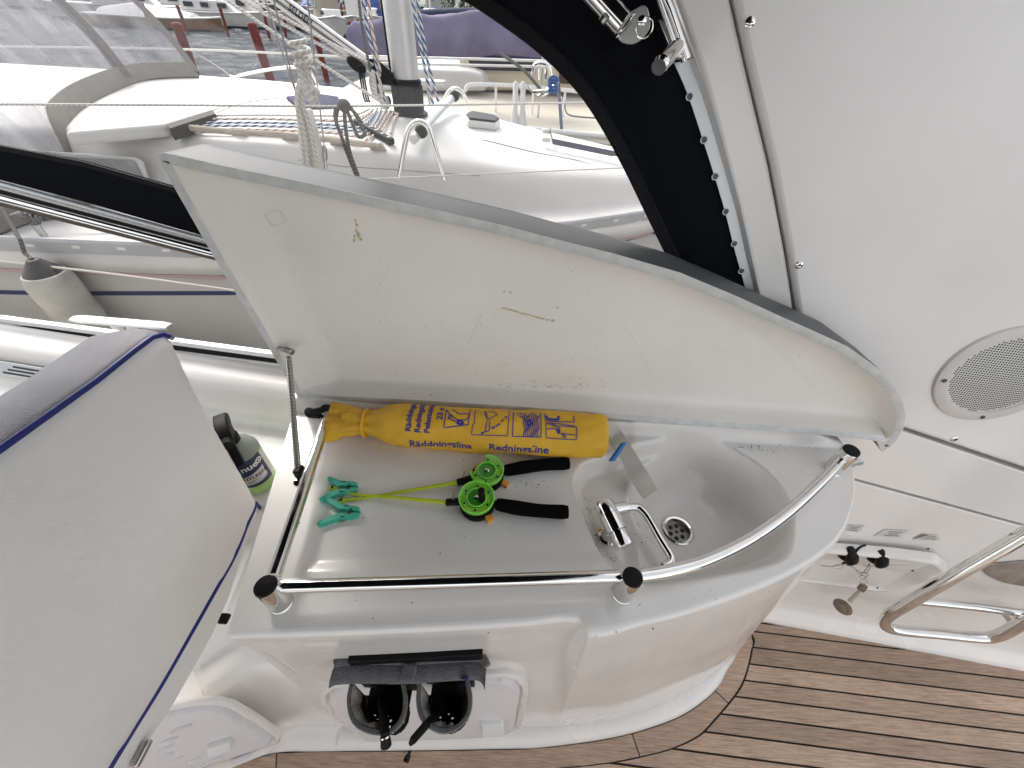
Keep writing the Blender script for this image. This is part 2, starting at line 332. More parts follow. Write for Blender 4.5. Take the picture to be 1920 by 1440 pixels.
def patch(fr, poly, hfun, step):                   # fill an outline with a fine sheet whose height depends on the distance to the edge
    P2 = []
    n = len(poly)
    for i in range(n):
        a = V(poly[i]).to_2d(); b = V(poly[(i + 1) % n]).to_2d(); k = max(1, int((b - a).length / step + 0.5))
        for j in range(k): P2.append(a.lerp(b, j / k))
    nb = len(P2); xs = [p.x for p in P2]; ys = [p.y for p in P2]
    gxx, gyy = np.meshgrid(np.arange(min(xs) + step / 2, max(xs), step), np.arange(min(ys) + step / 2, max(ys), step)); g = np.stack([gxx.ravel(), gyy.ravel()], 1)
    d = seg_dist(g, [(p.x, p.y) for p in P2]); g = g[d > step * 0.45]
    vs_, _, fs_, *_r = delaunay_2d_cdt(P2 + [V((x, y)) for x, y in g], [(i, (i + 1) % nb) for i in range(nb)], [], 1, 1e-6)
    dv = np.maximum(seg_dist([(p.x, p.y) for p in vs_], [(p.x, p.y) for p in P2]), 0); h = hfun(dv)
    m = MB(); m.add([to3(fr, p, float(k)) for p, k in zip(vs_, h)], fs_); return m
def shell(fr, poly, prof, mb=None, cap=True):      # loft of outline insets: prof = [(inset, height)...]
    mb = mb or MB(); rs = []
    for d, h in prof: rs.append([to3(fr, q, h) for q in (inset(poly, d) if abs(d) > 1e-7 else poly)])
    return mb.rings(rs, True, bool(cap), cap is True)

# ---- teak floor
MO = [(835, 190), (800, 260), (765, 325), (690, 390), (600, 440), (450, 490), (300, 520), (100, 545), (0, 548)]
MOI = [V((0.79, 0.44, 0))] + [atz(960 + x / 2, 1130 + y / 2, 0) for x, y in MO] + [atz(x, y, 0) for x, y in ((800, 1407), (600, 1409), (520, 1411), (440, 1433), (330, 1470), (200, 1520))]
MOO = [V((0.84, 0.50, 0))] + [atz(960 + x / 2, 1130 + y / 2, 0) for x, y in ((902, 125), (898, 175), (885, 240), (860, 310), (815, 375), (750, 450), (700, 500), (600, 548), (480, 580), (380, 600), (200, 620))] + \
      [atz(x, y, 0) for x, y in ((900, 1449), (700, 1454), (540, 1455), (460, 1476), (360, 1510), (220, 1570))]
floor_ = MB().box((0.3, -0.5, -0.022), (5.5, 2.4, 0.03))
cockpit_floor = obj('cockpit_floor', floor_, CAULK, smooth=False, kind='structure')
mo = resample([p.to_2d() for p in spline(MOO, 6)], 160); mo = mo[::-1]
def xl(Y):                                         # left end of a plank at this Y: the outer line of the margin board
    ys = mo[:, 1]; xs = mo[:, 0]
    return float(np.interp(Y, ys, xs)) + 0.005
CK = [0.531, 0.484, 0.454, 0.404, 0.353, 0.305, 0.258, 0.209, 0.161] + [0.161 - 0.0485 * k for k in range(1, 34)]
pm = []
for k in range(len(CK) - 1):
    y0, y1 = CK[k + 1] + 0.0026, CK[k] - 0.0026; left = []
    for j in range(6):
        c = lerp(y0, y1, j / 5); X = 0.8
        for _ in range(25): X = xl(c - 0.052 * (X - 1)) if (c - 0.052 * (X - 1)) > mo[0, 1] else -0.9
        X = max(X, -0.9); left.append(V((X, c - 0.052 * (X - 1), 0)))
    R0 = 2.3
    poly = left + [V((R0, y1 - 0.052 * (R0 - 1), 0)), V((R0, y0 - 0.052 * (R0 - 1), 0))]
    poly = [p + V((0, 0, -0.007)) for p in poly]
    obj('teak_plank', MB().prism(poly, (0, 0, 0.007)), TEAK, cockpit_floor, smooth=False, bevel=0.0006, bseg=1)
mi_ = resample([p.to_2d() for p in spline(MOI, 6)], 200); mo_ = resample([p.to_2d() for p in spline(MOO, 6)], 200)
def near(P, q): return int(np.argmin(np.hypot(P[:, 0] - q.x, P[:, 1] - q.y)))
cuts = [(0, 0)]
for a, b in (((1342, 1295), (1367, 1317)), ((1185, 1380), (1197, 1417)), ((519, 1411), (516, 1450))): cuts.append((near(mi_, atz(*a, 0)), near(mo_, atz(*b, 0))))
cuts.append((199, 199))
for (a0, b0), (a1, b1) in zip(cuts, cuts[1:]):
    n = 14; A = resample(mi_[a0:a1 + 1], n); B = resample(mo_[b0:b1 + 1], n); rs = []
    for i in range(n):
        a = V((A[i][0], A[i][1], 0)); b = V((B[i][0], B[i][1], 0)); d = (b - a).normalized() * 0.0018
        if i == 0: sh = (V((A[1][0], A[1][1], 0)) - a).normalized() * 0.0018
        elif i == n - 1: sh = (V((A[n - 2][0], A[n - 2][1], 0)) - a).normalized() * 0.0018
        else: sh = V((0, 0, 0))
        rs.append([a + d + sh, b - d + sh, b - d + sh - V((0, 0, 0.007)), a + d + sh - V((0, 0, 0.007))])
    obj('margin_plank', MB().rings(rs), TEAK, cockpit_floor, smooth=False, bevel=0.0006, bseg=1)

# ---- coaming along the window and the well behind the seat
prof = [(-0.03, 0.70), (-0.03, 0.746), (0.02, 0.746), (0.024, 0.739), (0.03, 0.734), (0.06, 0.733), (0.078, 0.726), (0.088, 0.714), (0.094, 0.694), (0.102, 0.645), (0.108, 0.62), (0.118, 0.607), (0.14, 0.602), (0.30, 0.60), (0.39, 0.598), (0.402, 0.592), (0.414, 0.58)]
coaming = obj('coaming', MB().grid([[sw(X, z, o) for o, z in prof] for X in np.linspace(-2.4, -0.44, 10)]).grid([[sw(X, z, o) for o, z in prof[:9]] for X in np.linspace(-0.44, 0.66, 6)]), GEL, kind='structure', recalc=False, angle=60)
# base moulding under the seat: face with the round-cornered hatch, ledge, wall up to the well
bc = [atz(545, 1358, .06) + V((0.14, 0.008, 0)), atz(545, 1358, .06), atz(500, 1398, .06), atz(430, 1428, .06), atz(350, 1462, .06), atz(250, 1515, .06)]
bc = [V((x, y, .06)) for x, y in resample([p.to_2d() for p in spline(bc, 5)], 24)]
tcl = resample([p.to_2d() for p in spline(MOI, 6)][::-1], 400)
rows = []
for i, p in enumerate(bc):
    t = (bc[min(i + 1, 23)] - bc[max(i - 1, 0)]).normalized(); o = V((-t.y, t.x, 0)); o = o if o.y > 0 else -o
    wl = V((p.x + 0.02, 0.40 - 0.122 * p.x * 0, 0)); wl.y = 0.405 - 0.122 * p.x
    kk = int(np.argmin(np.hypot(tcl[:, 0] - p.x, tcl[:, 1] - p.y))); e_ = V((tcl[kk][0], tcl[kk][1], 0))
    col = [V((e_.x, e_.y, -0.006)), V((e_.x, e_.y, 0.004)), p.lerp(e_, 0.9) * 1 + V((0, 0, 0.016 - p.lerp(e_, 0.9).z)), p.lerp(e_, 0.45) + V((0, 0, 0.026 - p.lerp(e_, 0.45).z))]
    for z, s in ((0.034, -0.010), (0.04, -0.004), (0.06, 0.0), (0.2, 0.03), (0.35, 0.055), (0.375, 0.062), (0.39, 0.075), (0.396, 0.095), (0.40, 0.12), (0.41, 0.135)):
        q = p + o * s; col.append(V((q.x, q.y, z)))
    e = col[-1]
    for k, z in ((0.35, 0.46), (0.8, 0.56), (1, 0.60)): col.append(V((lerp(e.x, wl.x, k), lerp(e.y, wl.y, k), z)))
    rows.append(col)
seat_base = obj('seat_base', MB().grid(rows), GEL, kind='structure', recalc=False, angle=60)

opp = MB().grid([[V((X, -1.45, -0.02)), V((X, -1.52, 0.10)), V((X, -1.55, 0.42)), V((X, -1.58, 0.45)), V((X, -1.9, 0.47)), V((X, -1.95, 0.5)), V((X, -2.0, 0.86)), V((X, -2.1, 0.88))] for X in np.linspace(-2.4, 2.6, 4)])
obj('opposite_coaming', opp, GEL, kind='structure', recalc=False, angle=40)  # unseen far side of the cockpit, added for white bounce and to block low sky
# ---- side wall at the aft end: arch moulding, big upper panel, middle panel, lower panel
def plate(name, px, off, th, mat_, parent=None, bev=0.004, pts=None, **kw):
    poly = pts or [side(x, y, off) for x, y in px]
    return obj(name, MB().prism(poly, SN * th), mat_, parent, smooth=True, angle=30, bevel=bev, bseg=3, **kw)
wallback = [sw(-0.1, 2.1, -0.035), sw(2.8, 2.1, -0.035), sw(2.8, -0.03, -0.035), sw(0.5, -0.03, -0.035), sw(0.5, 1.1, -0.035)]
side_wall = obj('side_wall', MB().prism(wallback, SN * 0.02), GELP, smooth=False, kind='structure')
mould = [(1230, -110), (1258, -30), (1290, 60), (1311, 116), (1341, 224), (1369, 331), (1395, 430), (1418, 531), (1440, 640), (1495, 640), (1486, 560), (1472, 470), (1442, 310), (1397, 120), (1370, 0), (1352, -90)]
plate('arch_moulding', mould, 0.012, 0.03, GEL, side_wall, 0.008)
upper = [(1360, -90), (1379, 0), (1405, 120), (1450, 310), (1480, 470), (1493, 560), (1505, 640), (1530, 742), (1640, 784), (1695, 803), (1920, 878), (2150, 956), (2400, 500), (2100, -160)]
plate('upper_panel', upper, 0.022, 0.04, GELP, side_wall, 0.009)
plate('middle_panel', [(1470, 735), (1640, 790), (1695, 809), (1920, 885), (2150, 964), (2150, 1052), (1920, 984), (1605, 899), (1450, 856)], 0.014, 0.03, GEL, side_wall, 0.004)
lo = [side(x, y, 0.014) for x, y in ((1450, 860), (1605, 903), (1920, 988), (2150, 1056))] + [sw(2.6, 0.05, 0.014), sw(2.6, -0.02, 0.014), sw(0.6, -0.02, 0.014)]
plate('lower_panel', None, 0, 0.03, GEL, side_wall, 0.003, pts=lo)
foot = [[sw(X, z, o) for o, z in ((0.012, 0.10), (0.016, 0.06), (0.024, 0.035), (0.04, 0.022), (0.05, 0.01), (0.052, -0.01))] for X in (0.6, 1.0, 1.5, 2.0, 2.6)]
obj('foot_cove', MB().grid(foot), GEL, side_wall, recalc=False, angle=60)
def screw(px, off, r=0.006, parent=None, name='screw'):
    c = side(*px, off); m = MB().lathe([(r, 0), (r, 0.0012), (r * 0.75, 0.0024), (r * 0.3, 0.0028)], c, -SN, 14)
    o = obj(name, m, CHROME, parent)
    a, b = V((1, 0, 0)), V((0, 0, 1)); k = MB()
    for d, e in ((a, b), (b, a)): k.box(c - SN * 0.0028, (r * 1.1, r * 0.28, 0.0008), (d, e, SN))
    obj("cross_slot", k, DARK, o, smooth=False)
    return o
for q in ((1406, 42), (1498, 497), (1789, 823)):
    tag(screw(q, 0.0225, 0.0075), {1406: 'steel cross-head screw at the top of the big white panel', 1498: 'steel cross-head screw beside the groove just above the open lid', 1789: 'steel cross-head screw under the loudspeaker near the panel crease'}[q[0]], 'screw', 'cross-head screws in the white wall panels')

# ---- side window with its rails
win = thing('side_window', 'cockpit side window with bright sill rail, clear pane and stainless top tube', 'window', sw(-0.9, 0.78))
def run(px0, px1, off, e0=0.25, e1=1.6):
    p, q = side(*px0, off), side(*px1, off); return [p - (q - p) * e0, p, lerp(p, q, 0.5), q, q + (q - p) * e1]
U = V((0, 0.175, 1)).normalized()
obj('sill_rail', MB().strip(run((0, 597), (485, 661), 0.0), U * 0.0075, 0.022), ALUW, win, bevel=0.002)
obj('sill_gasket', MB().strip(run((0, 607.5), (488, 671), 0.001), U * 0.0065, 0.016), BLKR, win)
obj('sill_trim', MB().strip(run((0, 616), (490, 679), 0.006), U * 0.006, 0.012), GEL, win)
p0, p1, p2, p3 = side(-300, 560), side(485, 661), side(384, 462), side(-300, 295)
q1, q2 = p1 + (p1 - p0) * 0.5, p2 + (p2 - p3) * 0.5
obj('pane', MB().prism([p0, q1, q2, p3], SN * 0.003), PANE, win, smooth=False)
obj('top_tube', MB().tube(run((0, 370), (386, 470), 0.012), 0.0115, 14), CHROME, win)
obj('rubber_strip', MB().strip(run((0, 358), (380, 459), 0.004), U * 0.007, 0.012), BLKR, win)
obj('inner_rail', MB().tube(run((0, 345), (376, 447), 0.009), 0.0075, 12), ALU, win)
obj('under_trim', MB().strip(run((0, 381), (388, 479), 0.006), U * 0.005, 0.012), mat('brown_trim', (0.10, 0.075, 0.05), 0.5), win)

# ---- black canvas canopy with its clear window
can = thing('canopy', 'black canvas cockpit canopy with stitched hem round a clear window', 'canopy', sw(0.3, 1.2))
INN = [(700, -90), (790, -45), (868, 0), (935, 44), (1000, 92), (1052, 140), (1095, 190), (1133, 250), (1170, 318), (1205, 390), (1243, 468), (1290, 560), (1330, 640)]
inn = spline([side(x, y, 0.004) for x, y in INN], 4)
outr = [side(x, y, 0.004) for x, y in ((1470, 640), (1425, 545), (1405, 480), (1372, 365), (1320, 200), (1292, 110), (1262, 30), (1220, -90))]
TOPZ = 1.93
tl = [sw(0.0, TOPZ, 0.004), sw(-2.4, TOPZ, 0.004), sw(-2.4, TOPZ - 0.16, 0.004), sw(-0.75, TOPZ - 0.16, 0.004), sw(-0.45, TOPZ - 0.2, 0.004)]
obj('canvas_panel', MB().prism(inn + outr + tl, SN * 0.003), CANV, can, smooth=False)
hem = [p - SN * 0.003 for p in inn]
wv = []
for i, p in enumerate(hem):
    t = (hem[min(i + 1, len(hem) - 1)] - hem[max(i - 1, 0)]).normalized(); wv.append(t.cross(SN).normalized() * 0.0115)
sg = 1 if wv[10].dot(hem[10] - sw(0.8, 1.2)) < 0 else -1
obj('hem', MB().strip([p + w_ * sg for p, w_ in zip(hem, wv)], wv, 0.005), CANV2, can, bevel=0.002)
for k, nm in ((0.35, 'seam'), (1.7, 'seam')): obj(nm, MB().tube([p + w_ * sg * k - SN * 0.0025 for p, w_ in zip(hem, wv)], 0.0011, 6), BLKR, can)
zz = spline([side(x, y, 0.006) for x, y in ((1125, 85), (1190, 195), (1225, 290), (1265, 400), (1300, 480))], 14); zg = []
for i, p in enumerate(zz):
    t = (zz[min(i + 1, len(zz) - 1)] - zz[max(i - 1, 0)]).normalized(); zg.append(p + t.cross(SN) * 0.012 * (1 if i % 2 else -1))
obj('zigzag_stitching', MB().tube(zg, 0.0009, 5), BLKR, can)
b0, b1 = run((0, 304), (370, 412), 0.0, 0.25, 1.9), run((0, 304), (370, 412), 0.0)
bt = [side(-300, 210), side(0, 272), side(160, 302), side(330, 350), side(480, 392)]; bb = [side(-300, 262), side(0, 337), side(160, 379), side(330, 428), side(480, 470)]
bt.append(bt[-1] + (bt[-1] - bt[-2]) * 5); bb.append(bb[-1] + (bb[-1] - bb[-2]) * 5)
obj('lower_band', MB().rings([[a, b, b + SN * 0.004, a + SN * 0.004] for a, b in zip(bt, bb)]), CANV, can, smooth=False)
obj('lower_hem', MB().strip([a + (b - a) * 0.07 - SN * 0.003 for a, b in zip(bt, bb)], U * 0.006, 0.005), CANV2, can)
cp = [bb[0] * 0.5 + bt[0] * 0.5, (bb[-1] * 0.5 + bt[-1] * 0.5), sw(0.75, 1.2), sw(0.35, TOPZ - 0.1), sw(-2.4, TOPZ - 0.08)]
obj('clear_window', MB().prism([p + SN * 0.005 for p in cp], SN * 0.001), PANE, can, smooth=False)
ROOF_Y = -1.75
rf = []
for X in np.linspace(-2.4, 0.45, 8):
    a = sw(X, TOPZ, 0.004); rf.append([a, a + V((0, -0.03, 0.05)), a + V((0, -0.12, 0.085)), V((X, 0.45, TOPZ + 0.11)), V((X, -0.2, TOPZ + 0.15)), V((X, ROOF_Y, TOPZ + 0.12))])
obj('roof_panel', MB().grid(rf), CANV, can, recalc=False)
# aluminium track that holds the canvas to the arch
trk = thing('canvas_track', 'perforated aluminium track running down the white arch beside the canvas', 'track', side(1340, 300, 0.01))
A = [side(x, y, 0.010) for x, y in ((1264, 118), (1290, 178), (1318, 262), (1340, 331), (1360, 398), (1378, 470), (1392, 520), (1410, 590))]
Bq = [side(x, y, 0.010) for x, y in ((1290, 112), (1315, 176), (1341, 260), (1361, 329), (1380, 396), (1396, 468), (1408, 518), (1424, 588))]
Cq = [side(x, y, 0.024) for x, y in ((1300, 108), (1326, 172), (1352, 256), (1371, 325), (1389, 392), (1405, 464), (1416, 514), (1432, 584))]
obj('flat_strip', MB().rings([[a, b, b + SN * 0.004, a + SN * 0.004] for a, b in zip(spline(A, 3), spline(Bq, 3))]), ALU, trk, angle=25)
obj('edge_lip', MB().rings([[b, c, c + SN * 0.012, b + SN * 0.004] for b, c in zip(spline(Bq, 3), spline(Cq, 3))]), ALUW, trk, angle=25)
for q in ((1293, 181), (1320, 262), (1341, 331), (1361, 397), (1377, 457), (1390, 508)):
    c = side(*q, 0.0105); hr = obj('screw_hole', MB().tube([c - SN * 0.0004 + (SN.orthogonal().normalized() * math.cos(t) + SN.cross(SN.orthogonal().normalized()) * math.sin(t)) * 0.0058 for t in np.linspace(0, 6.2832, 17)[:-1]], 0.0009, 6, closed=True), ALUW, trk); obj('hole_floor', MB().lathe([(0.0056, 0), (0.0056, 0.0006)], c, -SN, 14), mat('hole_grey', (0.09, 0.095, 0.10), 0.5), hr)
# stainless hinge fitting and tubes at the top of the canvas
fit = thing('canopy_fitting', 'stainless tube clamp and folding hinge of the canopy frame against black canvas', 'fitting', side(1180, 30, 0.05))
a, b = side(1085, -45, 0.05), side(1168, 48, 0.05); dd = (b - a).normalized()
obj('frame_tube', MB().tube([a - dd * 0.3, a + dd * 0.02], 0.0135, 16), CHROME, fit)
obj('clamp_sleeve', MB().tube([a + dd * 0.02, lerp(a, b, 0.6), b], 0.019, 20), CHROME, fit, bevel=0.002)
obj('grub_screw', MB().tube([side(1134, 33, 0.07), side(1127, 42, 0.07)], 0.006, 10), STEELB, fit)
obj('clamp_ring', MB().tube([b + dd * 0.004 + (dd.orthogonal().normalized() * math.cos(t) + dd.cross(dd.orthogonal().normalized()) * math.sin(t)) * 0.021 for t in np.linspace(0, 6.2832, 20)[:-1]], 0.002, 6, closed=True), CHROME, fit)
h0, h1 = side(1172, 52, 0.05), side(1222, 36, 0.055); hx = (h1 - h0).normalized(); hy = SN.cross(hx).normalized()
fr = frame(h0, hx, hy)
hp = rounded([fr[0] + hx * u + hy * v_ for u, v_ in ((-0.012, -0.014), (0.034, -0.022), (0.04, 0.012), (0.016, 0.026), (-0.012, 0.016))], 0.012)
obj('hinge_plate', MB().prism(hp, SN * 0.004), STEELB, fit, bevel=0.001)
obj('hinge_pin', MB().lathe([(0.007, 0), (0.007, 0.004), (0.004, 0.006)], side(1203, 40, 0.055), -SN, 14), CHROME, fit)
obj('eye_loop', MB().tube([side(1208, 52, 0.055) + (hx * math.cos(t) + hy * math.sin(t)) * 0.013 for t in np.linspace(0, 6.2832, 18)[:-1]], 0.0012, 6, closed=True), CHROME, fit)
rodfit = thing('canopy_rod', 'polished steel rod with capped stub at the top of the white arch', 'rod', side(1260, 60, 0.05))
obj('rod', MB().tube([side(1218, -60, 0.03), side(1255, 20, 0.03), side(1287, 112, 0.03)], 0.0085, 14), CHROME, rodfit)
obj('side_rod', MB().tube([side(1228, -20, 0.045), side(1268, 90, 0.045)], 0.004, 10), CHROME, rodfit)
obj('stub', MB().tube([side(1272, 85, 0.02), side(1262, 95, 0.05), side(1240, 120, 0.085)], 0.0125, 18), CHROME, rodfit, bevel=0.002)
obj('stub_cap', MB().tube([side(1238, 122, 0.0855), side(1235, 126, 0.09)], [0.0135, 0.0118], 18), CHROME, rodfit)
obj('stub_bracket', MB().box(side(1258, 75, 0.03), (0.018, 0.06, 0.014), (V((1, 0, 0)), (side(1275, 110, 0.03) - side(1240, 20, 0.03)).normalized(), SN)), STEELB, rodfit, bevel=0.002)

# ================================================================== THE CABINET WITH SINK, LID AND RAIL
cab = thing('galley_cabinet', 'white moulded cockpit cabinet with a sink, guard rail and open lid', 'cabinet', (0, 0.35, 0))
ZT = 0.83
FT = [(425, 1195), (600, 1190), (800, 1182), (1000, 1170), (1075, 1164), (1088, 1166), (1096, 1178), (1104, 1191), (1120, 1192), (1200, 1173), (1280, 1153), (1349, 1131), (1419, 1106), (1488, 1075), (1530, 1051), (1565, 1023), (1586, 995), (1598, 964), (1606, 929), (1605, 895), (1598, 866)]
F0 = np.array([list(atz(x, y, ZT).to_2d()) for x, y in FT] + [[0.795, 0.62], [0.78, 0.69]])
dF = np.r_[0, np.cumsum(np.hypot(*np.diff(F0, axis=0).T))]
NS, NT = 260, 120
ridge = float(dF[7]); stepS = float(dF[4])
ss = np.unique(np.r_[np.linspace(0, dF[-1], NS), np.linspace(stepS - 0.01, ridge + 0.02, 40)]); NS = len(ss)
def curve(t, d, P):
    # smooth interpolation that keeps the drawn points
    out = []
    for k in range(P.shape[1]):
        m = np.gradient(P[:, k], d); i = np.clip(np.searchsorted(d, t) - 1, 0, len(d) - 2); h = d[i + 1] - d[i]; u = (t - d[i]) / h
        out.append((2 * u**3 - 3 * u**2 + 1) * P[i, k] + (u**3 - 2 * u**2 + u) * h * m[i] + (-2 * u**3 + 3 * u**2) * P[i + 1, k] + (u**3 - u**2) * h * m[i + 1])
    return np.stack(out, 1)
F = curve(ss, dF, F0)
fr_ = ss / dF[-1]
BX = np.interp(F[:, 0], [-0.412, 0.0, 0.5, 0.822], [-0.535, -0.05, 0.56, 0.79]); B = np.stack([BX, np.full(NS, 0.715)], 1)
IN = (B - F) / np.maximum(np.linalg.norm(B - F, axis=1), 1e-6)[:, None]
RF = 0.011
tt = np.linspace(0, 1, NT)
P = (F + IN * RF)[:, None, :] * (1 - tt)[None, :, None] + B[:, None, :] * tt[None, :, None]
def sdist(pts, poly):                              # distance inside a closed outline (negative outside)
    poly = np.array([[p[0], p[1]] for p in poly]); q = pts.reshape(-1, 2); best = np.full(len(q), 9.0); ins = np.zeros(len(q), bool)
    for i in range(len(poly)):
        a = poly[i]; b = poly[(i + 1) % len(poly)]; e = b - a; w_ = q - a
        t = np.clip((w_ @ e) / max(e @ e, 1e-12), 0, 1); best = np.minimum(best, np.hypot(*(w_ - t[:, None] * e).T))
        c = ((a[1] <= q[:, 1]) & (b[1] > q[:, 1])) | ((b[1] <= q[:, 1]) & (a[1] > q[:, 1]))
        with np.errstate(divide='ignore', invalid='ignore'): xx = a[0] + (q[:, 1] - a[1]) / (b[1] - a[1]) * e[0]
        ins ^= c & (q[:, 0] < xx)
    return np.where(ins, best, -best).reshape(pts.shape[:-1])
TRAY = [atz(x, y, ZT) for x, y in ((562, 1074), (800, 1063), (1150, 1052))] + [V((0.26, 0.30, 0)), V((0.30, 0.66, 0)), V((-0.435, 0.66, 0))]
REC = spline([atz(x, y, 0.824) for x, y in ((1078, 902), (1086, 880), (1105, 864), (1154, 850), (1189, 838), (1230, 829), (1276, 822), (1330, 832), (1373, 853), (1400, 869), (1433, 899), (1454, 926), (1473, 959), (1480, 980), (1481, 1010), (1473, 1037), (1457, 1051), (1419, 1064), (1365, 1075), (1284, 1087), (1208, 1094), (1159, 1072), (1129, 1037), (1108, 997), (1089, 948))], 4, closed=True)
BOWL = spline([atz(x, y, 0.782) for x, y in ((1183, 905), (1200, 880), (1235, 858), (1290, 846), (1340, 852), (1385, 876), (1425, 908), (1452, 945), (1466, 985), (1462, 1020), (1430, 1050), (1370, 1072), (1300, 1082), (1262, 1070), (1230, 1040), (1202, 1005), (1186, 970), (1175, 932))], 4, closed=True)
def height(pts):
    d0 = sdist(pts, TRAY); d1 = sdist(pts, REC); d2 = sdist(pts, BOWL)
    h = ZT - 0.006 * sstep(-0.004, 0.026, d0)
    h = h - 0.042 * sstep(-0.006, 0.020, d1)
    f = np.clip(d2 / 0.115, 0, 1); h = h - 0.100 * (1 - (1 - f) ** 2.6) * sstep(-0.004, 0.008, d2)
    h = h - 0.017 * sstep(0.0315, 0.0265, np.hypot(pts[..., 0] - 0.405, pts[..., 1] - 0.455))
    Y = pts[..., 1]; h = h + 0.034 * sstep(0.612, 0.632, Y) * (1 - sstep(0.70, 0.80, pts[..., 0]) * 0.8)
    return h, d1
H, D1 = height(P)
TH = math.pi / 2
def build_top():
    v = [V((P[i, j, 0], P[i, j, 1], H[i, j])) for i in range(NS) for j in range(NT)]
    main, snk = MB(), MB(); main.v = v; ids = {}
    for i in range(NS - 1):
        for j in range(NT - 1):
            q = (i * NT + j, (i + 1) * NT + j, (i + 1) * NT + j + 1, i * NT + j + 1)
            d = (D1[i, j] + D1[i + 1, j + 1]) / 2
            if d > 0.012:
                r = []
                for k in q:
                    if k not in ids: ids[k] = len(snk.v); snk.v.append(v[k])
                    r.append(ids[k])
                snk.f.append(tuple(r))
            else: main.f.append(q)
    used = sorted({k for f in main.f for k in f}); mp = {k: n for n, k in enumerate(used)}
    main.v = [v[k] for k in used]; main.f = [tuple(mp[k] for k in f) for f in main.f]
    return main, snk
topm, snk = build_top()
obj('worktop', topm, GEL, cab, recalc=False, angle=80)
sink = obj('sink', snk, GEL, cab, recalc=False, angle=80)
# front: fillet, then face down to the foot; recessed to the left of the ridge, bulging to the right
BOT = [(1045, 1358), (1150, 1345), (1250, 1312), (1320, 1275), (1365, 1238), (1390, 1210)]
GB = np.array([list(atz(x, y, .06).to_2d()) for x, y in BOT] + [[0.815, 0.45], [0.80, 0.53], [0.79, 0.60]])
dG = np.r_[0, np.cumsum(np.hypot(*np.diff(GB, axis=0).T))]
rows = []
ZS = [0.76, 0.66, 0.55, 0.42, 0.3, 0.18, 0.10, 0.06]
botc = []
for i in range(NS):
    f = V((F[i, 0], F[i, 1], 0)); n = V((IN[i, 0], IN[i, 1], 0)); col = []
    for k in range(6):
        a = TH * k / 5; col.append(V((f.x, f.y, 0)) + n * RF * (1 - math.sin(a)) + V((0, 0, float(H[i, 0]) - RF * (1 - math.cos(a)))))
    if ss[i] > ridge:
        g = curve(np.array([(ss[i] - ridge) / (dF[-1] - ridge) * dG[-1]]), dG, GB)[0]; bt_ = V((g[0], g[1], 0)); rec = 0
    else:
        u = ss[i] / stepS; bt_ = V((lerp(-0.43, 0.135, min(u, 1)), 0, 0)); bt_.y = 0.131 + (bt_.x + 0.56) * 0.049
        if u > 1:
            k = (ss[i] - stepS) / (ridge - stepS); k = float(sstep(0, 1, np.array(k))); bt_ = V((lerp(0.135, GB[0][0], k), lerp(bt_.y + 0.0, GB[0][1], k), 0))
        rec = 1 - (float(sstep(stepS, ridge, np.array(ss[i]))) if u > 1 else 0)
    for z in ZS:
        k = (ZT - RF - z) / (ZT - RF - 0.06)
        p = f.lerp(bt_, k); p.y += rec * 0.022 * math.sin(min(1, k * 1.6) * math.pi) * (1 if k < 0.62 else 0.6 * 0 + 1) * (1 - 0.4 * k)
        p.z = z; col.append(p)
    botc.append(col[-1]); rows.append(col)
for c0 in rows[:1]: pass
obj('front_panel', MB().grid(rows), GEL, cab, recalc=False, angle=50)
left = [[V((P[0, j, 0], P[0, j, 1], H[0, j])), V((P[0, j, 0], P[0, j, 1], H[0, j] - 0.02)), V((P[0, j, 0] + 0.01, P[0, j, 1], 0.36))] for j in range(NT)]
left = [[rows[0][0], rows[0][6], V((rows[0][9].x, rows[0][9].y, 0.36))]] + left
obj('side_panel', MB().grid(left), GEL, cab, recalc=False, angle=30)
# foot: flat toe that runs out to the teak
tc_ = resample([p.to_2d() for p in spline(MOI, 6)][::-1], 400); fo = []
for i in range(0, NS, 2):
    p = botc[i]; d = np.hypot(tc_[:, 0] - p.x, tc_[:, 1] - p.y); 
    k = int(np.argmin(d)); e = V((tc_[k][0], tc_[k][1], 0.0))
    fo.append([p, p.lerp(e, 0.05) + V((0, 0, -0.022)), p.lerp(e, 0.2) * 1 + V((0, 0, 0.036 - p.lerp(e, 0.2).z)), V((p.lerp(e, 0.75).x, p.lerp(e, 0.75).y, 0.024)), V((p.lerp(e, 0.95).x, p.lerp(e, 0.95).y, 0.016)), V((p.lerp(e, 0.995).x, p.lerp(e, 0.995).y, 0.0)), V((e.x, e.y, -0.006))])
obj('toe_ledge', MB().grid(fo), GEL, cab, recalc=False, angle=60)

# drain
dc = V((0.405, 0.455, 0)); dc.z = float(height(np.array([[[dc.x, dc.y]]]))[0][0, 0]) + 0.002 + 0.017
dr = obj('drain', MB().lathe([(0.036, -0.004), (0.036, 0.002), (0.033, 0.0035), (0.028, 0.0025), (0.026, -0.004), (0.0255, -0.012)], dc, (0, 0, 1), 32, cap0=False, cap1=False), CHROME, cab)
st = MB().lathe([(0.0254, -0.011), (0.0254, -0.0095), (0.001, -0.0085)], dc, (0, 0, 1), 28); obj('strainer', st, mat('worn_strainer', (0.22, 0.21, 0.19), 0.35, metal=0.9), dr)
hl = MB()
for k in range(6): a = k * math.pi / 3 + 0.3; hl.lathe([(0.0052, -0.0091), (0.0052, -0.0084)], dc + V((math.cos(a), math.sin(a), 0)) * 0.0155, (0, 0, 1), 12)
hl.lathe([(0.0035, -0.0088), (0.0035, -0.0078)], dc, (0, 0, 1), 10)
obj('strainer_holes', hl, DARK, dr, kind='stuff')

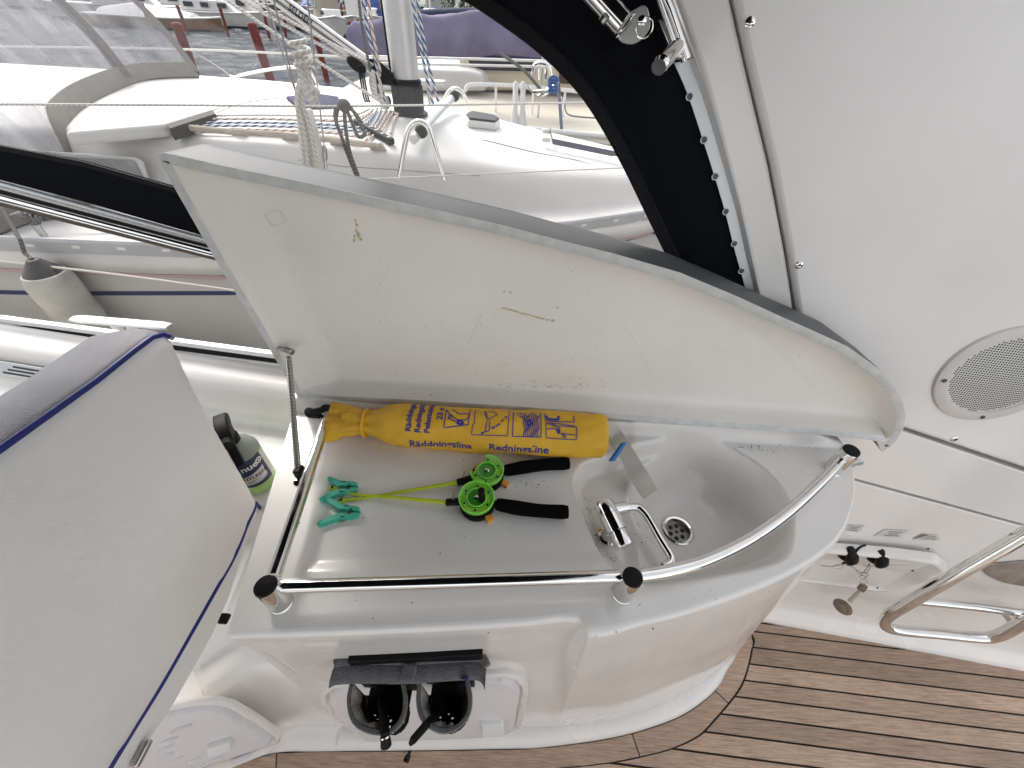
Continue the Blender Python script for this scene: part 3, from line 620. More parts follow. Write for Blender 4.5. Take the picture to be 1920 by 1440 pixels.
# tap: chrome body lying on the ledge, bent spout folded down
zt = 0.835
t0, t1 = atz(1130, 941, zt + 0.008), atz(1172, 1026, zt - 0.006); td = (t1 - t0).normalized(); tl_ = (t1 - t0).length
tap = obj('tap', MB().lathe([(0.004, 0), (0.0175, 0.0), (0.0198, 0.003), (0.0198, tl_ * 0.30)], t0, td, 24), CHROME, cab)
obj('tap_body', MB().lathe([(0.0185, tl_ * 0.30), (0.0212, tl_ * 0.31), (0.0212, tl_ * 0.66), (0.018, tl_ * 0.67)], t0, td, 24), CHROME, tap)
obj('tap_lever', MB().lathe([(0.0180, tl_ * 0.675), (0.0186, tl_ * 0.70), (0.0182, tl_ * 0.97), (0.0160, tl_), (0.006, tl_ * 1.0), (0.005, tl_ * 0.99)], t0, td, 24), CHROME, tap)
obj('tap_collar', MB().tube([t0 + td * 0.018, atz(1170, 952, zt), atz(1176, 951, zt)], [0.0125, 0.0125, 0.0105], 18), CHROME, tap)
sp_ = spline([atz(1170, 952, zt), atz(1192, 951, zt), atz(1204, 957, zt), atz(1216, 972, zt - 0.002), atz(1237, 1009, zt - 0.006), atz(1255, 1038, zt - 0.01), atz(1258, 1049, zt - 0.011), atz(1253, 1058, zt - 0.012), atz(1243, 1062, zt - 0.013)], 5)
obj('spout', MB().tube(sp_, 0.0080, 14), CHROME, tap)
e1, e2 = sp_[-1], (sp_[-1] - sp_[-2]).normalized(); obj('spout_mouth', MB().tube([e1 + e2 * 0.0002, e1 + e2 * 0.0012], 0.0048, 12), DARK, tap)
bz = t0 + td * (tl_ * 0.5); zl = float(height(np.array([[[bz.x, bz.y]]]))[0][0, 0])
obj('tap_base', MB().lathe([(0.021, -0.004), (0.020, 0.004), (0.015, 0.007), (0.014, 0.035)], (bz.x, bz.y, zl), (0, 0, 1), 20), CHROME, tap)

# guard rail
gr = obj('guard_rail', MB().tube([atz(524, 1100, .872), atz(840, 1091, .872), atz(1160, 1081, .872)], 0.0108, 18), CHROME, cab)
gz = 0.872
obj('curved_rail', MB().tube(spline([atz(1200, 1079, gz), atz(1250, 1071, gz), atz(1320, 1052, gz), atz(1400, 1014, gz), atz(1470, 966, gz), atz(1530, 912, gz), atz(1568, 872, gz), atz(1583, 852, gz)], 8), 0.0108, 18), CHROME, gr)
obj('side_rail', MB().tube(spline([atz(514, 1080, gz), atz(565, 930, gz), atz(607, 802, gz), atz(613, 787, gz - 0.006), atz(611, 778, gz - 0.03)], 5), 0.0108, 18), CHROME, gr)
for q in ((528, 1129), (1167, 1112), (1560, 880)):
    c = atz(*q, ZT); ps = obj('post', MB().lathe([(0.0195, -0.004), (0.0192, 0.001), (0.0175, 0.003), (0.0172, 0.066), (0.0165, 0.068)], c, (0, 0, 1), 28), CHROME, gr)
    obj('post_cap', MB().lathe([(0.0162, 0.066), (0.0162, 0.0705), (0.0150, 0.0725), (0.004, 0.0735)], c, (0, 0, 1), 28), BLKP, gr)
ec = atz(1560, 880, ZT) + V((0.035, -0.002, 0.03))
obj('eye_tab', MB().tube([ec + V((math.cos(a) * 0.009, 0, math.sin(a) * 0.009)) for a in np.linspace(0, 6.28, 16)[:-1]], 0.004, 8, closed=True), ALU, gr)

# lid, standing open against the window
HZ = 0.862
hA, hB = atz(556, 742, HZ), atz(1640, 828, HZ); cP = CAM + ray(298, 287) * 0.628
fl = frame(hA, hB - hA, cP - hA)
if fl[3].y > 0: fl = (fl[0], fl[1], fl[2], -fl[3])          # normal towards the camera
def lidp(x, y, h=0.0): return atp(x, y, fl[0] + fl[3] * h, fl[3])
LO = [(556, 741), (620, 752), (747, 758), (938, 770), (1130, 784), (1330, 800), (1522, 813), (1600, 821), (1644, 827), (1648, 838), (1654, 847), (1668, 838), (1682, 824), (1694, 803), (1698, 778), (1692, 752), (1680, 730), (1652, 695), (1590, 650), (1527, 621), (1463, 593), (1383, 556), (1275, 511), (1150, 475), (1060, 453), (950, 424), (808, 392), (649, 358), (560, 339), (430, 313), (335, 292), (308, 286), (297, 289), (299, 300), (330, 357), (400, 480), (480, 612), (536, 706)]
lo2 = [to2(fl, lidp(*q)) for q in LO]
lo2 = [(p[0], p[1]) for p in lo2]
lidm = shell(fl, lo2, [(0.018, -0.112), (0.007, -0.109), (0.001, -0.098), (0.0, -0.08), (0.0, -0.0005)], mb=None, cap='back')
lid = obj('lid', lidm, GELTOP, cab, angle=50)
obj('lid_rim', shell(fl, lo2, [(0.0, -0.0005), (0.0005, 0.0008), (0.0155, 0.0012), (0.0168, -0.0005)], cap=False), RAWEDGE, lid, angle=60)
ll = (V(to2(fl, lidp(298, 288))), V(to2(fl, lidp(545, 720)))); le = (ll[1] - ll[0]).normalized()
lp = patch(fl, inset(lo2, 0.0167), lambda d: d * 0 - 0.0004, 0.006)
lq = [V(to2(fl, p)) for p in lp.v]; ld = np.maximum(seg_dist([(p.x, p.y) for p in lq], inset(lo2, 0.0167)), 0)
lid_in = inset(lo2, 0.0167); LX, LY = [0, 0.003, 0.007, 0.012, 0.018, 0.026, 0.036, 0.05], [0, 0.36, 0.66, 0.80, 0.89, 0.95, 0.985, 1.0]; GX, GY = [0.0, 0.0134, 0.018, 0.024, 0.085, 0.10, 0.115], [0, 0, 0.12, 0.2, 0.88, 0.97, 1.0]
lh = np.interp(ld, [0, 0.003, 0.007, 0.012, 0.018, 0.026, 0.036, 0.05], [0, 0.36, 0.66, 0.80, 0.89, 0.95, 0.985, 1.0])
dl = np.array([abs((p - ll[0]).x * le.y - (p - ll[0]).y * le.x) for p in lq])
lg = np.interp(dl, [0.0, 0.0134, 0.018, 0.024, 0.085, 0.10, 0.115], [0, 0, 0.12, 0.2, 0.88, 0.97, 1.0])
lh = np.minimum(lh, lg)
lp.v = [p + fl[3] * float(-0.049 * h) for p, h in zip(lp.v, lh)]
obj('lid_lining', lp, GELIN, lid, angle=80)
STAYM = mat('worn_steel', (0.28, 0.27, 0.25), 0.3, metal=0.9, var=0.2, vscale=60)
for q in ((775, 742), (809, 744), (1361, 787), (1397, 789)):
    c = lidp(*q, -0.018); ax = (fl[2] * 0.8 + fl[3] * 0.6).normalized()
    b_ = obj('bolt', MB().lathe([(0.0072, -0.006), (0.0072, 0.0015), (0.0055, 0.002), (0.005, 0.005), (0.004, 0.0058), (0.002, 0.0052)], c, ax, 12), STAYM, lid)
# marks on the lining: flakes of old glue, scratches
def flakes(name, pts, m_, par, h=-0.0485, s=0.004):
    k = MB()
    for (x, y, a, b_) in pts:
        c = lidp(x, y, h); q2 = V(to2(fl, c)); e2 = float(seg_dist([(q2.x, q2.y)], lid_in)[0])
        if e2 < 0.002: continue
        d2_ = abs((q2 - ll[0]).x * le.y - (q2 - ll[0]).y * le.x)
        hh_ = min(float(np.interp(e2, LX, LY)), float(np.interp(d2_, GX, GY))); c = lidp(x, y, -0.049 * hh_); n = 7; r = []
        for j in range(n):
            t = 6.2832 * j / n; q = random.uniform(0.5, 1.0); r.append(c + fl[1] * math.cos(t) * a * q + fl[2] * math.sin(t) * b_ * q + fl[3] * 0.0009)
        k.add(r, [tuple(range(n))])
    return obj(name, k, m_, par, smooth=False, kind='stuff')
GLUE = mat('old_glue', (0.60, 0.50, 0.28), 0.6, var=0.2, vscale=200)
fk = [(668 + random.uniform(-4, 4), 415 + k * 9 + random.uniform(-3, 3), 0.003, 0.005) for k in range(5)] + [(672, 440, .005, .007), (676, 448, .005, .004)]
fk += [(945 + k * 9, 578 + k * 2.4, 0.008, 0.0022) for k in range(11)] + [(945, 546, .002, .004), (957, 548, .003, .005), (1045, 576, .005, .003), (1038, 600, .005, .002)]
flakes('glue_residue', fk, GLUE, lid)
sc_ = []
for k in range(26): sc_.append((random.gauss(880, 70), random.gauss(686, 12), 0.0016, 0.0007))
for k in range(22): sc_.append((random.gauss(1030, 40), random.gauss(722, 3), 0.004, 0.0006))
for k in range(10): sc_.append((random.gauss(1080, 50), random.gauss(718, 8), 0.003, 0.0006))
flakes('black_scuffs', sc_, DKPRINT, lid)
FAINT = mat('faint_stain', (0.60, 0.57, 0.52), 0.5)
fs_ = [(517 + 17 * math.cos(t) + 3 * math.sin(3 * t), 408 + 14 * math.sin(t), 0.0022, 0.0013) for t in np.linspace(0, 6.1, 26)]
fs_ += [(1270 + 22 * math.cos(t), 520 + 12 * math.sin(t), 0.002, 0.001) for t in np.linspace(0.4, 5.5, 14)]
for (x0, y0, x1, y1, n_) in ((880, 640, 905, 585, 22), (700, 560, 745, 470, 20), (1220, 700, 1180, 620, 18), (600, 620, 640, 655, 14), (1330, 640, 1420, 690, 16)):
    fs_ += [(lerp(x0, x1, k / n_) + random.uniform(-1, 1), lerp(y0, y1, k / n_), 0.0009, 0.0024) for k in range(n_)]
flakes('faint_stains', fs_, FAINT, lid)
flakes('dark_specks', [(random.uniform(420, 1560), random.uniform(420, 740), random.uniform(0.0005, 0.0012), random.uniform(0.0005, 0.0012)) for _ in range(70)], DKPRINT, lid)
flakes('laminate_ridge', [(1420 + k * 7.4, 612 + k * 8.0 + random.uniform(-2, 2), 0.004, 0.005) for k in range(15)], WPRINT, lid)
# spring stay
sb = lidp(510, 640, -0.016); stay = obj('spring_stay', MB().prism(rounded([sb + fl[1] * a * 0.01 + fl[2] * b_ for a, b_ in ((-1, 0.014), (0.5, 0.016), (2.2, -0.022), (1.2, -0.03), (-0.2, -0.02))], 0.006), fl[3] * 0.003), STAYM, cab, bevel=0.001)
s1, s2 = lidp(540, 657, 0.012), atz(559, 886, ZT + 0.018)
obj('link_arm', MB().tube([lidp(518, 652, -0.012), lidp(528, 655, 0.004), s1], 0.0048, 10), STAYM, stay)
obj('link_pin', MB().lathe([(0.007, -0.006), (0.007, 0.012), (0.004, 0.014)], s1, (fl[1] * 0.9 + fl[3] * 0.4), 12), STAYM, stay)
for q in ((506, 628), (519, 649)): obj('bolt', MB().lathe([(0.0062, 0), (0.0062, 0.005), (0.004, 0.0065)], lidp(*q, -0.013), fl[3], 10), STAYM, stay)
nn_ = 40; pts = [lerp(s1, s2, 0.05 + 0.92 * k / nn_) for k in range(nn_ + 1)]
obj('coil_spring', MB().tube(pts, [0.0062 if 0 < k < nn_ else 0.004 for k in range(nn_ + 1)], 12), SPRING, stay)
obj('stay_foot', MB().box(s2 + V((0.0, 0.004, -0.004)), (0.016, 0.02, 0.026)), BLKP, stay, bevel=0.003)
obj('foot_plate', MB().lathe([(0.011, -0.001), (0.011, 0.002), (0.004, 0.003)], atz(561, 903, ZT), (0, 0, 1), 14), CHROME, stay)

# round-cornered storage hatches
def hatch(parent, px, p, n, latch, frame_px_in=0.012, vents=(), back=0.02):
    p = V(p); n = V(n).normalized(); pts = [atp(x, y, p, n) for x, y in px]
    ex = (pts[len(pts) // 2] - pts[0]); f = frame(p, V((1, 0, 0)) - n * n.x, V((0, 0, 1)) - n * n.z)
    if f[3].y > 0: f = (f[0], f[1], f[2], -f[3])
    o2 = [to2(f, q) for q in pts]
    hp_ = obj('storage_hatch', shell(f, o2, [(-0.012, -back), (-0.012, 0.002), (-0.008, 0.006), (0.0, 0.007), (0.003, 0.003), (0.004, -0.004)]), GEL, parent, angle=50)
    obj('hatch_door', patch(f, inset(o2, 0.006), lambda d: -0.004 + 0.017 * np.interp(d, [0, 0.001, 0.004, 0.009, 0.02, 0.06], [0, 0.55, 0.8, 0.9, 0.96, 1.0]), 0.007), HATCHW, hp_, angle=80)
    la = [to2(f, atp(x, y, p, n)) for x, y in latch]; obj('latch', shell(f, [tuple(q) for q in rounded([(a, b, 0) for a, b in la], 0.008)] if False else [(q.x, q.y) for q in rounded([V((a, b, 0)) for a, b in la], 0.008)], [(0.0, 0.012), (0.0, 0.021), (0.003, 0.025)]), WPRINT, hp_, angle=40)
    vm = 0
    for (x, y, L_) in vents:
        c = to2(f, atp(x, y, p, n)); k = [(c[0] + math.cos(a) * L_ * 0.8, c[1] + math.sin(a) * 0.0065 + math.cos(a) * L_ * 0.12) for a in np.linspace(0, 6.2832, 14)[:-1]]
        obj('vent_scoop', shell(f, k, [(0.0, 0.012), (0.0010, 0.018), (0.0034, 0.0195)]), HATCHW, hp_, angle=60)
    return hp_
up = V((0, 0.05, 0.36)).normalized(); hn = V((1, 0.055, 0)).cross(up)
hatch(cab, [(610, 1312), (611, 1298), (626, 1284), (700, 1272), (912, 1264), (947, 1263), (968, 1269), (980, 1283), (982, 1297), (970, 1360), (945, 1371), (880, 1378), (690, 1384), (645, 1348), (622, 1334)], (-0.15, 0.128, 0.12), hn, [(903, 1338), (944, 1337), (946, 1358), (904, 1360)])
a0, a1 = atz(520, 1390, .08), atz(400, 1434, .08); d1_ = (a1 - a0).normalized(); ou = V((d1_.y, -d1_.x, 0)); ou = ou if ou.y > 0 else -ou
up2 = (V((0, 0, 1)) + ou * 0.2).normalized(); hn2 = d1_.cross(up2)
h2 = hatch(seat_base, [(250, 1345), (324, 1325), (367, 1317), (405, 1315), (430, 1321), (480, 1350), (518, 1378), (516, 1388), (468, 1406), (367, 1437), (290, 1462), (215, 1470)], a0 - ou * 0.012, hn2, [(391, 1381), (437, 1368), (440, 1383), (394, 1398)], vents=((344, 1351, .028), (322, 1373, .024), (316, 1388, .02), (320, 1401, .016), (337, 1408, .016), (368, 1411, .02), (404, 1411, .026), (455, 1409, .03)), back=0.005)

# ================================================================== THINGS IN THE COCKPIT
# ---- seat back: thick white vinyl cushion seen from behind, with blue piping
seat = thing('seat_back', 'big white vinyl seat cushion with blue piping in front of the cabinet', 'seat', (-0.7, 0.3, 0.5))
SNR = V((1, 0, 0.155)).normalized(); SPP = V((-0.585, 0, 0.6))
def rear(x, y, h=0): return atp(x, y, SPP + SNR * h, SNR)
fs = frame(SPP, V((0, 1, 0)), V((-0.155, 0, 1)))
if fs[3].x < 0: fs = (fs[0], fs[1], fs[2], -fs[3])
edge = spline([rear(*q) for q in ((200, 1448), (250, 1366), (300, 1286), (350, 1200), (400, 1112), (440, 1040), (462, 985), (476, 955))], 4)[:-1]
rgt = [rear(*q) for q in ((479, 945), (474, 930), (455, 895), (400, 800), (352, 708), (335, 670), (324, 645))]
top = [rear(*q) for q in ((314, 631), (305, 627), (285, 632), (250, 658), (180, 714), (100, 771), (0, 842), (-120, 927), (-260, 1025))]
botm = [rear(*q) for q in ((20, 1700), (90, 1610), (150, 1528))]
o2 = [to2(fs, p) for p in edge + rgt + top + botm]
VB = VINYL
nt_, b_ = nodes(VINYL); L_ = nt_.links.new
def leather(m, crack, scale):
    nt, b = nodes(m); L = nt.links.new; tc = nt.nodes.new('ShaderNodeTexCoord')
    n0 = nt.nodes.new('ShaderNodeTexNoise'); n0.inputs['Scale'].default_value = 30; L(tc.outputs['Object'], n0.inputs['Vector'])
    mx = nt.nodes.new('ShaderNodeMix'); mx.data_type = 'VECTOR'; mx.inputs[0].default_value = 0.06; L(tc.outputs['Object'], mx.inputs[4]); L(n0.outputs['Color'], mx.inputs[5])
    v = nt.nodes.new('ShaderNodeTexVoronoi'); v.feature = 'DISTANCE_TO_EDGE'; v.inputs['Scale'].default_value = scale; L(mx.outputs[1], v.inputs['Vector'])
    cl = nt.nodes.new('ShaderNodeMapRange'); cl.inputs[1].default_value = 0.0; cl.inputs[2].default_value = 0.12; L(v.outputs['Distance'], cl.inputs[0])
    n1 = nt.nodes.new('ShaderNodeTexNoise'); n1.inputs['Scale'].default_value = 900; L(tc.outputs['Object'], n1.inputs['Vector'])
    n2 = nt.nodes.new('ShaderNodeTexNoise'); n2.inputs['Scale'].default_value = 5; L(tc.outputs['Object'], n2.inputs['Vector'])
    m2 = nt.nodes.new('ShaderNodeMapRange'); m2.inputs[1].default_value = 0.42; m2.inputs[2].default_value = 0.6; m2.inputs[4].default_value = crack; L(n2.outputs['Fac'], m2.inputs[0])
    mu = nt.nodes.new('ShaderNodeMath'); mu.operation = 'MULTIPLY'; L(cl.outputs[0], mu.inputs[0]); L(m2.outputs[0], mu.inputs[1])
    ad = nt.nodes.new('ShaderNodeMath'); ad.operation = 'MULTIPLY_ADD'; ad.inputs[1].default_value = 0.25; L(n1.outputs['Fac'], ad.inputs[0]); L(mu.outputs[0], ad.inputs[2])
    bp = nt.nodes.new('ShaderNodeBump'); bp.inputs['Strength'].default_value = 0.6; bp.inputs['Distance'].default_value = 0.003; L(ad.outputs[0], bp.inputs['Height']); L(bp.outputs[0], b.inputs['Normal'])
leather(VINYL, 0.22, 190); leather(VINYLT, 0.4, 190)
prof_ = [(0.12, 0.018), (0.06, 0.015), (0.028, 0.010), (0.008, 0.004), (0.0, -0.002)]
obj('rear_cover', patch(fs, o2, lambda d: -0.002 + 0.036 * np.interp(d, [0, 0.005, 0.014, 0.03, 0.06, 0.12, 0.3], [0, 0.2, 0.38, 0.54, 0.7, 0.85, 1.0]), 0.012), VINYL, seat, angle=80)
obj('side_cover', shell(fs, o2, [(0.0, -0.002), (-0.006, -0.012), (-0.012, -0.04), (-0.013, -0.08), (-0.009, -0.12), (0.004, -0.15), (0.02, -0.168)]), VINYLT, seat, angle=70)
pip = [to3(fs, q, 0.001) for q in o2]
ne = len(edge) + 1; nr = len(rgt)
obj('piping', MB().tube(edge[:1] + [p + SNR * 0.001 for p in edge] + [rear(480, 944, -0.002), rear(486, 950, -0.03), rear(494, 972, -0.07)], 0.0045, 10), PIPING, seat)
obj('piping', MB().tube([rear(322, 634, -0.05), rear(317, 629, -0.012)] + [p + SNR * 0.001 for p in top], 0.0048, 10), PIPING, seat)
stp = [rear(*q, -0.006) for q in ((484, 962), (458, 1030), (429, 1121), (398, 1191), (324, 1323), (258, 1420), (190, 1520))]; stl = [rear(*q, -0.006) for q in ((474, 958), (440, 1040), (400, 1112), (350, 1200), (250, 1366), (200, 1448), (130, 1560))]
obj('seat_shell', MB().rings([[a, b, b - SNR * 0.05, a - SNR * 0.05] for a, b in zip(stl, stp)]), VINYL, seat, bevel=0.002)
obj('snap_tab', MB().box(rear(266, 1412, 0.004), (0.012, 0.035, 0.012), (V((1, 0, 0)), V((0, 1, 0)), V((0, 0, 1)))), STEELB, seat, bevel=0.003)
obj('hinge_tab', MB().box(rear(420, 1160, -0.014), (0.02, 0.02, 0.012)), BLKP, seat, bevel=0.003)
# far coaming details left of the seat
pl = thing('builder_plate', 'small grey printed metal plate on the white coaming left of the seat', 'plate', sw(-1.45, 0.66))
fp = [sw(X, z, o) for X, z, o in ((-1.62, 0.648, 0.116), (-1.33, 0.648, 0.116), (-1.33, 0.69, 0.102), (-1.62, 0.69, 0.102))]
PN = (fp[1] - fp[0]).cross(fp[3] - fp[0]).normalized(); PN = PN if PN.y < 0 else -PN
obj('plate', MB().prism([p + PN * 0.002 for p in fp], PN * 0.002), ALU, pl, bevel=0.001)
tb = MB()
for k in range(3): tb.box(lerp(fp[0], fp[1], 0.5 + 0.02 * k) + (fp[3] - fp[0]) * (0.25 + 0.25 * k) + PN * 0.0044, (0.17 - 0.03 * k, 0.006, 0.0004), ((fp[1] - fp[0]).normalized(), (fp[3] - fp[0]).normalized(), PN))
obj('print_lines', tb, DKPRINT, pl, smooth=False, kind='stuff')
obj('rivet', MB().lathe([(0.006, 0), (0.005, 0.002)], lerp(fp[2], fp[1], 0.5) - (fp[1] - fp[0]).normalized() * 0.012 + PN * 0.004, PN, 10), BLKP, pl)
vk = thing('roller_cap', 'short white cylinder with a grey end on the coaming behind the seat', 'roller', side(110, 664, 0.05))
ra, rb = side(96, 668, 0.055), side(190, 678, 0.055)
obj('roller', MB().tube([ra, rb], 0.02, 18), WPRINT, vk); obj('end_disc', MB().tube([ra - (rb - ra).normalized() * 0.008, ra + (rb - ra).normalized() * 0.001], [0.019, 0.022], 18), mat('grey_rubber', (0.3, 0.29, 0.28), 0.7, var=0.2, vscale=60), vk)
# deck cleat just outside the window
cl = thing('deck_cleat', 'silver aluminium cleat on the side deck outside the window', 'cleat', aty(225, 620, 1.05))
c0, c1 = aty(136, 597, 1.05), aty(318, 612, 1.01); cm = lerp(c0, c1, 0.5)
obj('horn_bar', MB().tube([c0, lerp(c0, c1, 0.1), lerp(c0, c1, 0.9), c1], [0.010, 0.014, 0.014, 0.010], 14, flat=(0.55, 1.5)), ALU, cl, bevel=0.002)
for k in (0.42, 0.58): obj('cleat_leg', MB().tube([lerp(c0, c1, k), lerp(c0, c1, k - 0.02) + V((0.02, -0.01, -0.13))], [0.013, 0.016], 10), ALUW, cl)
sdk = obj('side_deck', MB().grid([[sw(X, 0.66, -0.012), sw(X, 0.63, -0.07), sw(X, 0.61, -0.10), sw(X, 0.58, -0.12), sw(X, 0.2, -0.15), sw(X, -0.5, -0.05)] for X in np.linspace(-4, 2.4, 12)]), GEL, kind='structure', recalc=False)

# ---- spray bottle in the well
bot = thing('spray_bottle', 'clear bottle of green cleaner with black trigger and navy label beside the seat', 'bottle', (-0.655, 0.566, 0.602))
bc_ = V((-0.655, 0.566, 0.602)); R_ = 0.044; bx = V((0.10, 0.06, 1)).normalized()
LIQ = mat('green_cleaner', (0.42, 0.62, 0.20), 0.12, trans=0.2, ior=1.33, coat=0.4); CLR = mat('clear_bottle', (0.62, 0.68, 0.58), 0.12, trans=0.6, ior=1.2, coat=0.4)
obj('bottle_body', MB().lathe([(R_ * 0.9, 0), (R_, 0.006), (R_, 0.135)], bc_, (0, 0, 1), 32), LIQ, bot)
obj('bottle_shoulder', MB().lathe([(R_, 0.135), (R_ * 0.97, 0.142), (R_ * 0.8, 0.156), (R_ * 0.45, 0.168), (0.016, 0.174), (0.016, 0.18)], bc_, (0, 0, 1), 32), CLR, bot)
vd = (CAM - bc_); va = math.atan2(vd.y, vd.x)
def cyl(c, r, a, h): return c + V((math.cos(a) * r, math.sin(a) * r, h))
LB = [[cyl(bc_, R_ + 0.0006, va + t, h) for h in (0.036, 0.134)] for t in np.linspace(-1.9, 0.75, 30)]
obj('label', MB().grid(LB), NAVY, bot, recalc=False)
obj('label_edge', MB().grid([[cyl(bc_, R_ + 0.0009, va + t, h) for h in (0.042, 0.128)] for t in np.linspace(0.78, 1.15, 8)]), PAPER, bot, recalc=False)
wh = MB().grid([[cyl(bc_, R_ + 0.001, va + t, h) for h in (0.052 + 0.008 * (t + 0.2) ** 2, 0.088 + 0.012 * (t - 0.2))] for t in np.linspace(-1.6, 0.55, 24)]); obj('label_panel', wh, PAPER, bot, recalc=False)
def cyltext(s, size, t0, h0, m_, nm, slope=0.0, bold=0.0, r=R_ + 0.0014):
    p, f, w_ = text2d(s, size, bold); k = MB(); k.add([cyl(bc_, r, va + t0 + x / R_, h0 + y + x * slope) for x, y in p], f); obj(nm, k, m_, bot, smooth=False, recalc=False)
cyltext('nue', 0.026, -0.50, 0.100, WPRINT, 'label_lettering', 0.1, 0.0006); cyltext('VINYLRENS', 0.0145, -0.95, 0.066, DKPRINT, 'label_lettering', 0.06, 0.0004); cyltext('vinyl og gummi', 0.008, -0.95, 0.056, DKPRINT, 'label_lettering', 0.06)
for rr_, mm_ in ((0.009, WPRINT), (0.0058, NAVY), (0.0032, WPRINT)):
    k = MB(); n = 18; k.add([cyl(bc_, R_ + 0.0014 + (0.009 - rr_) * 0.1, va + 0.50 + math.cos(6.2832 * j / n) * rr_ / R_, 0.113 + math.sin(6.2832 * j / n) * rr_) for j in range(n)], [tuple(range(n))]); obj('label_ring', k, mm_, bot, smooth=False, recalc=False)
k = MB().grid([[cyl(bc_, R_ + 0.0012, va + t, h) for h in (0.047 + 0.01 * (t + .3) ** 2, 0.051 + 0.008 * (t + .2) ** 2)] for t in np.linspace(-1.2, 0.5, 16)]); obj('label_swoosh', k, ALU, bot, recalc=False)
hd = bc_ + V((0, 0, 0.172)); fw = V((0.55, -0.75, 0)).normalized(); rt = fw.cross(V((0, 0, 1)))
obj('collar', MB().lathe([(0.018, 0), (0.0185, 0.018), (0.014, 0.022)], hd, (0, 0, 1), 20), BLKP, bot)
pr_ = [(-0.05, 0.045), (-0.035, 0.06), (0.0, 0.066), (0.03, 0.06), (0.043, 0.05), (0.045, 0.034), (0.02, 0.03), (0.012, 0.015), (-0.012, 0.015), (-0.018, 0.03), (-0.045, 0.034)]
obj('trigger_head', MB().prism([hd + fw * a + V((0, 0, b)) - rt * 0.014 for a, b in pr_], rt * 0.028), BLKP, bot, bevel=0.004)
obj('nozzle', MB().tube([hd + fw * 0.04 + V((0, 0, 0.043)), hd + fw * 0.058 + V((0, 0, 0.043))], [0.011, 0.0125], 8), BLKR, bot)
obj('trigger', MB().prism([hd + fw * a + V((0, 0, b)) - rt * 0.009 for a, b in ((0.022, 0.032), (0.038, 0.03), (0.05, 0.005), (0.062, -0.028), (0.05, -0.034), (0.036, 0.0))], rt * 0.018), BLKP, bot, bevel=0.003)

# ---- throw-line bag
BAG = mat('yellow_nylon', (0.74, 0.42, 0.03), 0.6, var=0.16, vscale=14, bump=0.6, bscale=20, bdetail=6, specks=0.42, speck_scale=60, speck_col=(0.30, 0.16, 0.03))
bag = thing('throw_line_bag', 'yellow rescue throw-line bag with blue printing lying under the open lid', 'bag', (-0.05, 0.57, ZT - 0.01))
BR = 0.049; bA, bB = V((-0.365, 0.570, ZT - 0.012 + 0.046)), V((0.213, 0.574, ZT - 0.012 + BR)); bd = (bB - bA).normalized(); BLEN = (bB - bA).length
bo = V((0, 1, 0)); bu = bd.cross(bo).normalized(); bu = bu if bu.z > 0 else -bu; bo = bu.cross(bd).normalized(); bo = bo if bo.y > 0 else -bo
def baghit(x, y):                                  # where a sight line meets the bag: (distance along, angle)
    d = ray(x, y); o = CAM - bA; d1, d2 = d.dot(bo), d.dot(bu); o1, o2_ = o.dot(bo), o.dot(bu)
    a = d1 * d1 + d2 * d2; b = o1 * d1 + o2_ * d2; c = o1 * o1 + o2_ * o2_ - BR * BR; di = b * b - a * c
    t = (-b - math.sqrt(max(di, 0))) / a; p = CAM + d * t - bA
    return p.dot(bd), math.atan2(p.dot(bu), p.dot(bo))
def bagr(a, th):                                   # radius of the bag here
    n = 0.0018 * math.sin(3 * th + a * 9) + 0.0013 * math.sin(5 * th - a * 23 + 1) + 0.0007 * math.sin(9 * th + a * 61) + 0.0010 * math.sin(2 * th + a * 37 + 2)
    f = 1.0
    if a < 0.14: f = np.interp(a, [0.0, 0.012, 0.028, 0.045, 0.07, 0.10, 0.14], [0.62, 0.66, 0.60, 0.50, 0.66, 0.90, 1.0])
    pl_ = 0.10 * max(0, 1 - a / 0.13) * math.sin(7 * th + 2) + 0.05 * max(0, 1 - abs(a - 0.12) / 0.10) * math.sin(4 * th + 14 * a)
    return BR * f * (1 + pl_) + n
def bagp(a, th, lift=0.0):
    r = bagr(a, th) + lift; q = bA + bd * a + bo * math.cos(th) * r + bu * math.sin(th) * r
    q.z = max(q.z, ZT - 0.0098); return q
rs = [[bagp(a, 6.28318 * j / 72) for j in range(72)] for a in np.r_[np.linspace(0.0, 0.14, 40), np.linspace(0.147, BLEN - 0.006, 60)]]
e_ = BLEN
rs += [[bagp(e_ - 0.004, 6.28318 * j / 72, -0.0015) for j in range(72)], [bagp(e_, 6.28318 * j / 72, -0.006) for j in range(72)], [bagp(e_ + 0.001, 6.28318 * j / 72, -0.03) for j in range(72)]]
obj('bag_cloth', MB().rings(rs), BAG, bag, angle=70)
mth = []
for i, (a, f) in enumerate(((0.03, 0.5), (0.012, 0.62), (-0.012, 0.72), (-0.03, 0.78), (-0.033, 0.70), (-0.012, 0.5))):
    r_ = []
    for j in range(40):
        t = 6.28318 * j / 40; r = BR * f * (1 + (0.30 if i > 1 else 0.12) * math.sin(2 * t + 1.2) + 0.14 * math.sin(5 * t + i) + 0.06 * math.sin(11 * t)); q = bA + bd * a + bo * math.cos(t) * r * 0.95 + bu * (math.sin(t) * r * 0.85 + 0.004); q.z = max(q.z, ZT - 0.0095); r_.append(q)
    mth.append(r_)
obj('bag_mouth', MB().rings(mth), BAG, bag, angle=70)
tp = [bA + bd * 0.046 + (bo * math.cos(t) + bu * math.sin(t)) * (BR * 0.53) for t in np.linspace(0, 6.2832, 25)[:-1]]
obj('tie_band', MB().tube(tp, 0.008, 8, closed=True, flat=(0.45, 1.0)), BAG, bag)
